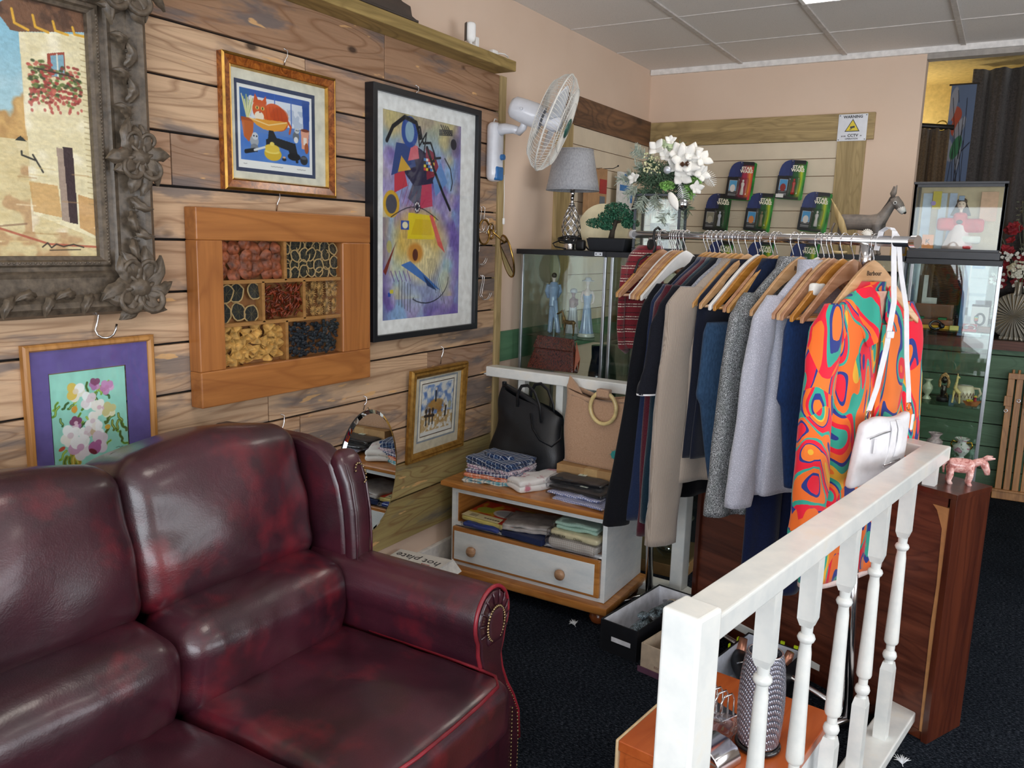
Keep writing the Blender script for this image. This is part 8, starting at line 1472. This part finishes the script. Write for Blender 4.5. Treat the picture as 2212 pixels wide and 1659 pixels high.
for k, (x, y) in enumerate(((-.082, 4.37), (-.345, 4.40))): 
    t = thing('painted_boat', ['tiny boat ornament with yellow cargo and red figure in front of the jug', 'tiny boat ornament with yellow cargo beside the half hidden vase'][k], 'ornament', (x, y, z2)); build('hull', MB().add([(-.040, 0, .022), (0, -.014, .018), (.040, 0, .028), (0, .014, .018), (-.022, 0, 0), (0, -.006, 0), (.022, 0, 0), (0, .006, 0)], [(0, 4, 5, 1), (1, 5, 6, 2), (2, 6, 7, 3), (3, 7, 4, 0), (4, 7, 6, 5), (0, 1, 2, 3)]), M('a8683c', .5), t); m = MB()
    for j in range(16): m.sphere((rr.uniform(-.022, .004), rr.uniform(-.006, .006), .022+rr.uniform(0, .008)), .004, 6, 4)
    build('cargo', m, M('d8c428', .5), t, smooth=True); build('rower', MB().tube([(.012, 0, .02), (.012, 0, .038)], [.007, .005], 8).sphere((.012, 0, .042), .005, 8, 6), M('a82c34', .5), t, smooth=True); build('sun_hat', MB().lathe([(.009, .044), (.001, .052)], 12, c=(.012, 0, 0)), M('e6c84c', .5), t)
# bottom shelf: two porcelain vases with gilt handles
FP = NT('floral_porcelain'); f = FP.noise(FP.coord(), 34, 2, .5, .6); FP.col(FP.ramp(f, [(.36, '6f8a68'), (.40, 'dedcd8'), (.58, 'e4e2de'), (.62, 'b8708c'), (.70, 'd8a8b8')])); FP.set(.12, coat=.6); GG = M('c8a040', .2, 1)
for k, (x, y, lab, mt, hh) in enumerate(((-.222, 4.47, 'pink banded porcelain vase with a wide rim on the lowest shelf', M('d8bcc0', .2, coat=.4, var=.2, nscale=60), 1.0), (-.103, 4.42, 'floral porcelain vase with frilled rim and gilt handles on the lowest shelf', FP.m, 1.0))):
    t = thing('porcelain_vase', lab, 'vase', (x, y, z3)); S = hh
    m = MB(); m.grid(lambda u, v: (lambda r: (r*math.cos(2*PI*u), r*math.sin(2*PI*u), .112*S*v))(float(np.interp(v, [0, .05, .2, .45, .65, .78, .86, 1], [.020, .022, .014, .034, .036, .018, .019, .032]))*(1+(.06*math.sin(8*2*PI*u) if v > .9 and k else 0))), 48, 40, cu=True); build('body', m, mt, t, smooth=True, solid=.0015)
    if k:
        for sx in (-1, 1): build('gilt_handle', MB().tube([(sx*.020, 0, .092), (sx*.040, 0, .096), (sx*.046, 0, .078), (sx*.038, 0, .062)], .0035, 8), GG, t, smooth=True)
item('brown_stone', 'small dark brown carved block before the floral porcelain vase', 'ornament', (-.085, 4.35, z3), MB().rbox((0, 0, .012), (.022, .012, .012), .006, 6), M('4a3026', .4), smooth=True)
# ================================================================ things on the recess ledge and the easel
LZ = 1.0045
t = thing('wicker_basket', 'tall dark woven wicker basket on the ledge beyond the aisle cabinet', 'basket', (-.360, 6.42, LZ)); WK = NT('dark_wicker'); wv = WK.node('ShaderNodeTexWave', bands_direction='Z'); wv.inputs['Scale'].default_value = 28; wv.inputs['Distortion'].default_value = 3; WK.link(WK.coord(), wv.inputs[0]); WK.col(WK.ramp(wv.outputs['Fac'], [(.2, '1f1814'), (.7, '5c4834')])); WK.bump(wv.outputs['Fac'], .8, .01); WK.set(.7)
build('body', MB().rbox((0, 0, .27), (.085, .085, .27), .03, 8), WK.m, t, smooth=True)
t = thing('blue_white_box', 'tall box printed blue and white standing on the ledge behind the watch box', 'box', (-.185, 6.34, LZ), math.radians(-4)); c = Canvas(70, 180, 'cdd6e8'); c.rect(0, 0, .22, 1, '6f9ad8'); c.rect(.22, 0, .30, 1, 'e8ecf4'); c.rect(.30, .03, .85, .10, '4f86d0'); c.rect(.30, .22, 1, .225, '8c94a8'); c.rect(.30, .42, 1, .46, '8fa0bc'); c.rect(.30, .52, 1, .60, 'b3bdd4'); c.rect(.22, .62, .32, .72, '3a3a44'); c.blend(vnoise(180, 70, 20, 6, 4), 'b8c2d6', .4)
c.mesh('printed_face', .140, .50, vcmat('box_print', .4), t, y=-.031); build('carton', MB().box(-.070, -.03, 0, .070, .03, .50), M('c3ccdc', .5), t, bevel=.001)
t = thing('starburst_vase', 'flat round silver vase ribbed in a starburst on the ledge', 'vase', (.062, 6.27, LZ), math.radians(-10)); SI = NT('starburst_silver'); SI.col('b8b4a4'); tc = SI.node('ShaderNodeTexCoord'); sp = SI.node('ShaderNodeSeparateXYZ'); SI.link(tc.outputs['Object'], sp.inputs[0]); zz = SI.node('ShaderNodeMath', operation='SUBTRACT'); zz.inputs[1].default_value = .155; SI.link(sp.outputs[2], zz.inputs[0]); an = SI.node('ShaderNodeMath', operation='ARCTAN2'); SI.link(zz.outputs[0], an.inputs[0]); SI.link(sp.outputs[0], an.inputs[1]); mu = SI.node('ShaderNodeMath', operation='MULTIPLY'); mu.inputs[1].default_value = 30; SI.link(an.outputs[0], mu.inputs[0]); sn = SI.node('ShaderNodeMath', operation='SINE'); SI.link(mu.outputs[0], sn.inputs[0]); SI.bump(sn.outputs[0], .9, .01); SI.col(SI.ramp(sn.outputs[0], [(.0, 'a8a498'), (.8, 'cfcabb')])); SI.set(.35, .4)
m = MB(); V = []
m.sphere((0, 0, .155), (.150, .040, .150), 40, 24); build('body', m, SI.m, t, smooth=True); build('foot', MB().box(-.07, -.025, 0, .07, .025, .020), SI.m, t, bevel=.004); build('neck', MB().lathe([(.024, .29), (.020, .31), (.019, .345), (.028, .375)], 24), SI.m, t, smooth=True)
t = thing('hydrangea_bunch', 'cream hydrangea heads standing in the starburst vase', 'flowers', (.062, 6.27, LZ+.36)); m = MB()
for k in range(70):
    th, ph = rr.uniform(0, 2*PI), math.acos(rr.uniform(-.6, 1)); n_ = Vector((math.sin(ph)*math.cos(th), math.sin(ph)*math.sin(th), math.cos(ph))); bloom(m, Vector((-.01, 0, .085))+n_*.060, n_, .018, .009, 4, .1)
build('flower_head', m, M('dcdccb', .7, var=.08), t, smooth=True); build('stem', MB().tube([(0, 0, 0), (-.01, 0, .06)], .004, 6).tube([(.01, 0, 0), (.03, 0, .10), (.05, 0, .20)], .003, 6), M('4a5c34', .7), t)
t = thing('dark_planter', 'dark planter of red flowers and small white blossoms behind the starburst vase', 'flowers', (.10, 6.50, LZ)); build('planter', MB().lathe([(.08, 0), (.10, .10), (.09, .30)], 24), BLK, t, smooth=True); m, m2, m3 = MB(), MB(), MB()
for k in range(46):
    p = Vector((rr.uniform(-.20, .14), rr.uniform(-.14, .05), rr.uniform(.34, .74))); bloom(m, p, Vector((rr.uniform(-.5, .5), -1, rr.uniform(-.2, .6))), .035, .014, 6, .3)
for k in range(60): p = Vector((rr.uniform(-.20, .15), rr.uniform(-.20, -.12), rr.uniform(.34, .56))); bloom(m2, p, Vector((0, -1, .3)), .013, .006, 5, .1)
for k in range(12): a = rr.uniform(-.5, .5); p = Vector((.05*a, 0, .3)); e = p+Vector((a*.5-.05, -.05, rr.uniform(.35, .62))); m3.tube([p, p.lerp(e, .5)+Vector((0, 0, .03)), e], .002, 5); leaves(m3, [((e.x, e.y, e.z-.05), (.04, .03, .07))], 9, .016, .4)
build('red_flowers', m, M('7c1a24', .7, var=.3), t, smooth=True)['kind'] = 'stuff'; build('white_blossoms', m2, M('dcdcd6', .7), t, smooth=True)['kind'] = 'stuff'; build('leafy_stems', m3, M('6f7360', .8, var=.2), t)['kind'] = 'stuff'
t = thing('folded_easel', 'folded wooden artist easel leaning on the green boards', 'easel', (.165, 6.03, 0), rot=(math.radians(-5), 0, math.radians(3))); EW = wood('easel_beech', 'b8834a', '8a5a2c', 2, .4)
for x in (-.072, -.026, .022, .070): build('rail', MB().box(x-.018, -.012, .03, x+.018, .010, .80), EW, t, bevel=.002)
build('foot_block', MB().box(-.105, -.028, 0, .085, .014, .050), EW, t, bevel=.003); build('tray', MB().box(-.110, -.042, .050, .105, .0, .064), EW, t, bevel=.002); build('top_block', MB().box(-.092, -.018, .775, .092, .012, .812), EW, t, bevel=.002)
for x in (-.066, -.034, .034): build('peg', MB().cyl((x, -.003, .812), (x, -.003, .835), .008, 10), EW, t)
for x, z in ((-.082, .640), (-.084, .570), (.030, .635), (.030, .560), (-.020, .640)): build('wing_nut', MB().tube([(x+.010*math.cos(a), -.016, z+.010*math.sin(a)) for a in [2*PI*k/14 for k in range(14)]], .003, 6, closed=True), CHROME, t, smooth=True)
build('side_block', MB().box(-.100, -.020, .60, -.055, -.012, .665).box(.010, -.020, .595, .055, -.012, .66), EW, t, bevel=.002)
t = thing('purple_bag', 'crumpled purple and white packet on the white ledge behind the black coat', 'packet', (-1.385, 3.395, .9525)); build('body', MB().prism([(-.02, 0), (.05, 0), (.05, .06), (.01, .03), (-.02, .065)], -.012, .012, 'y'), M('6a4aa0', .4, var=.2), t, bevel=.003)
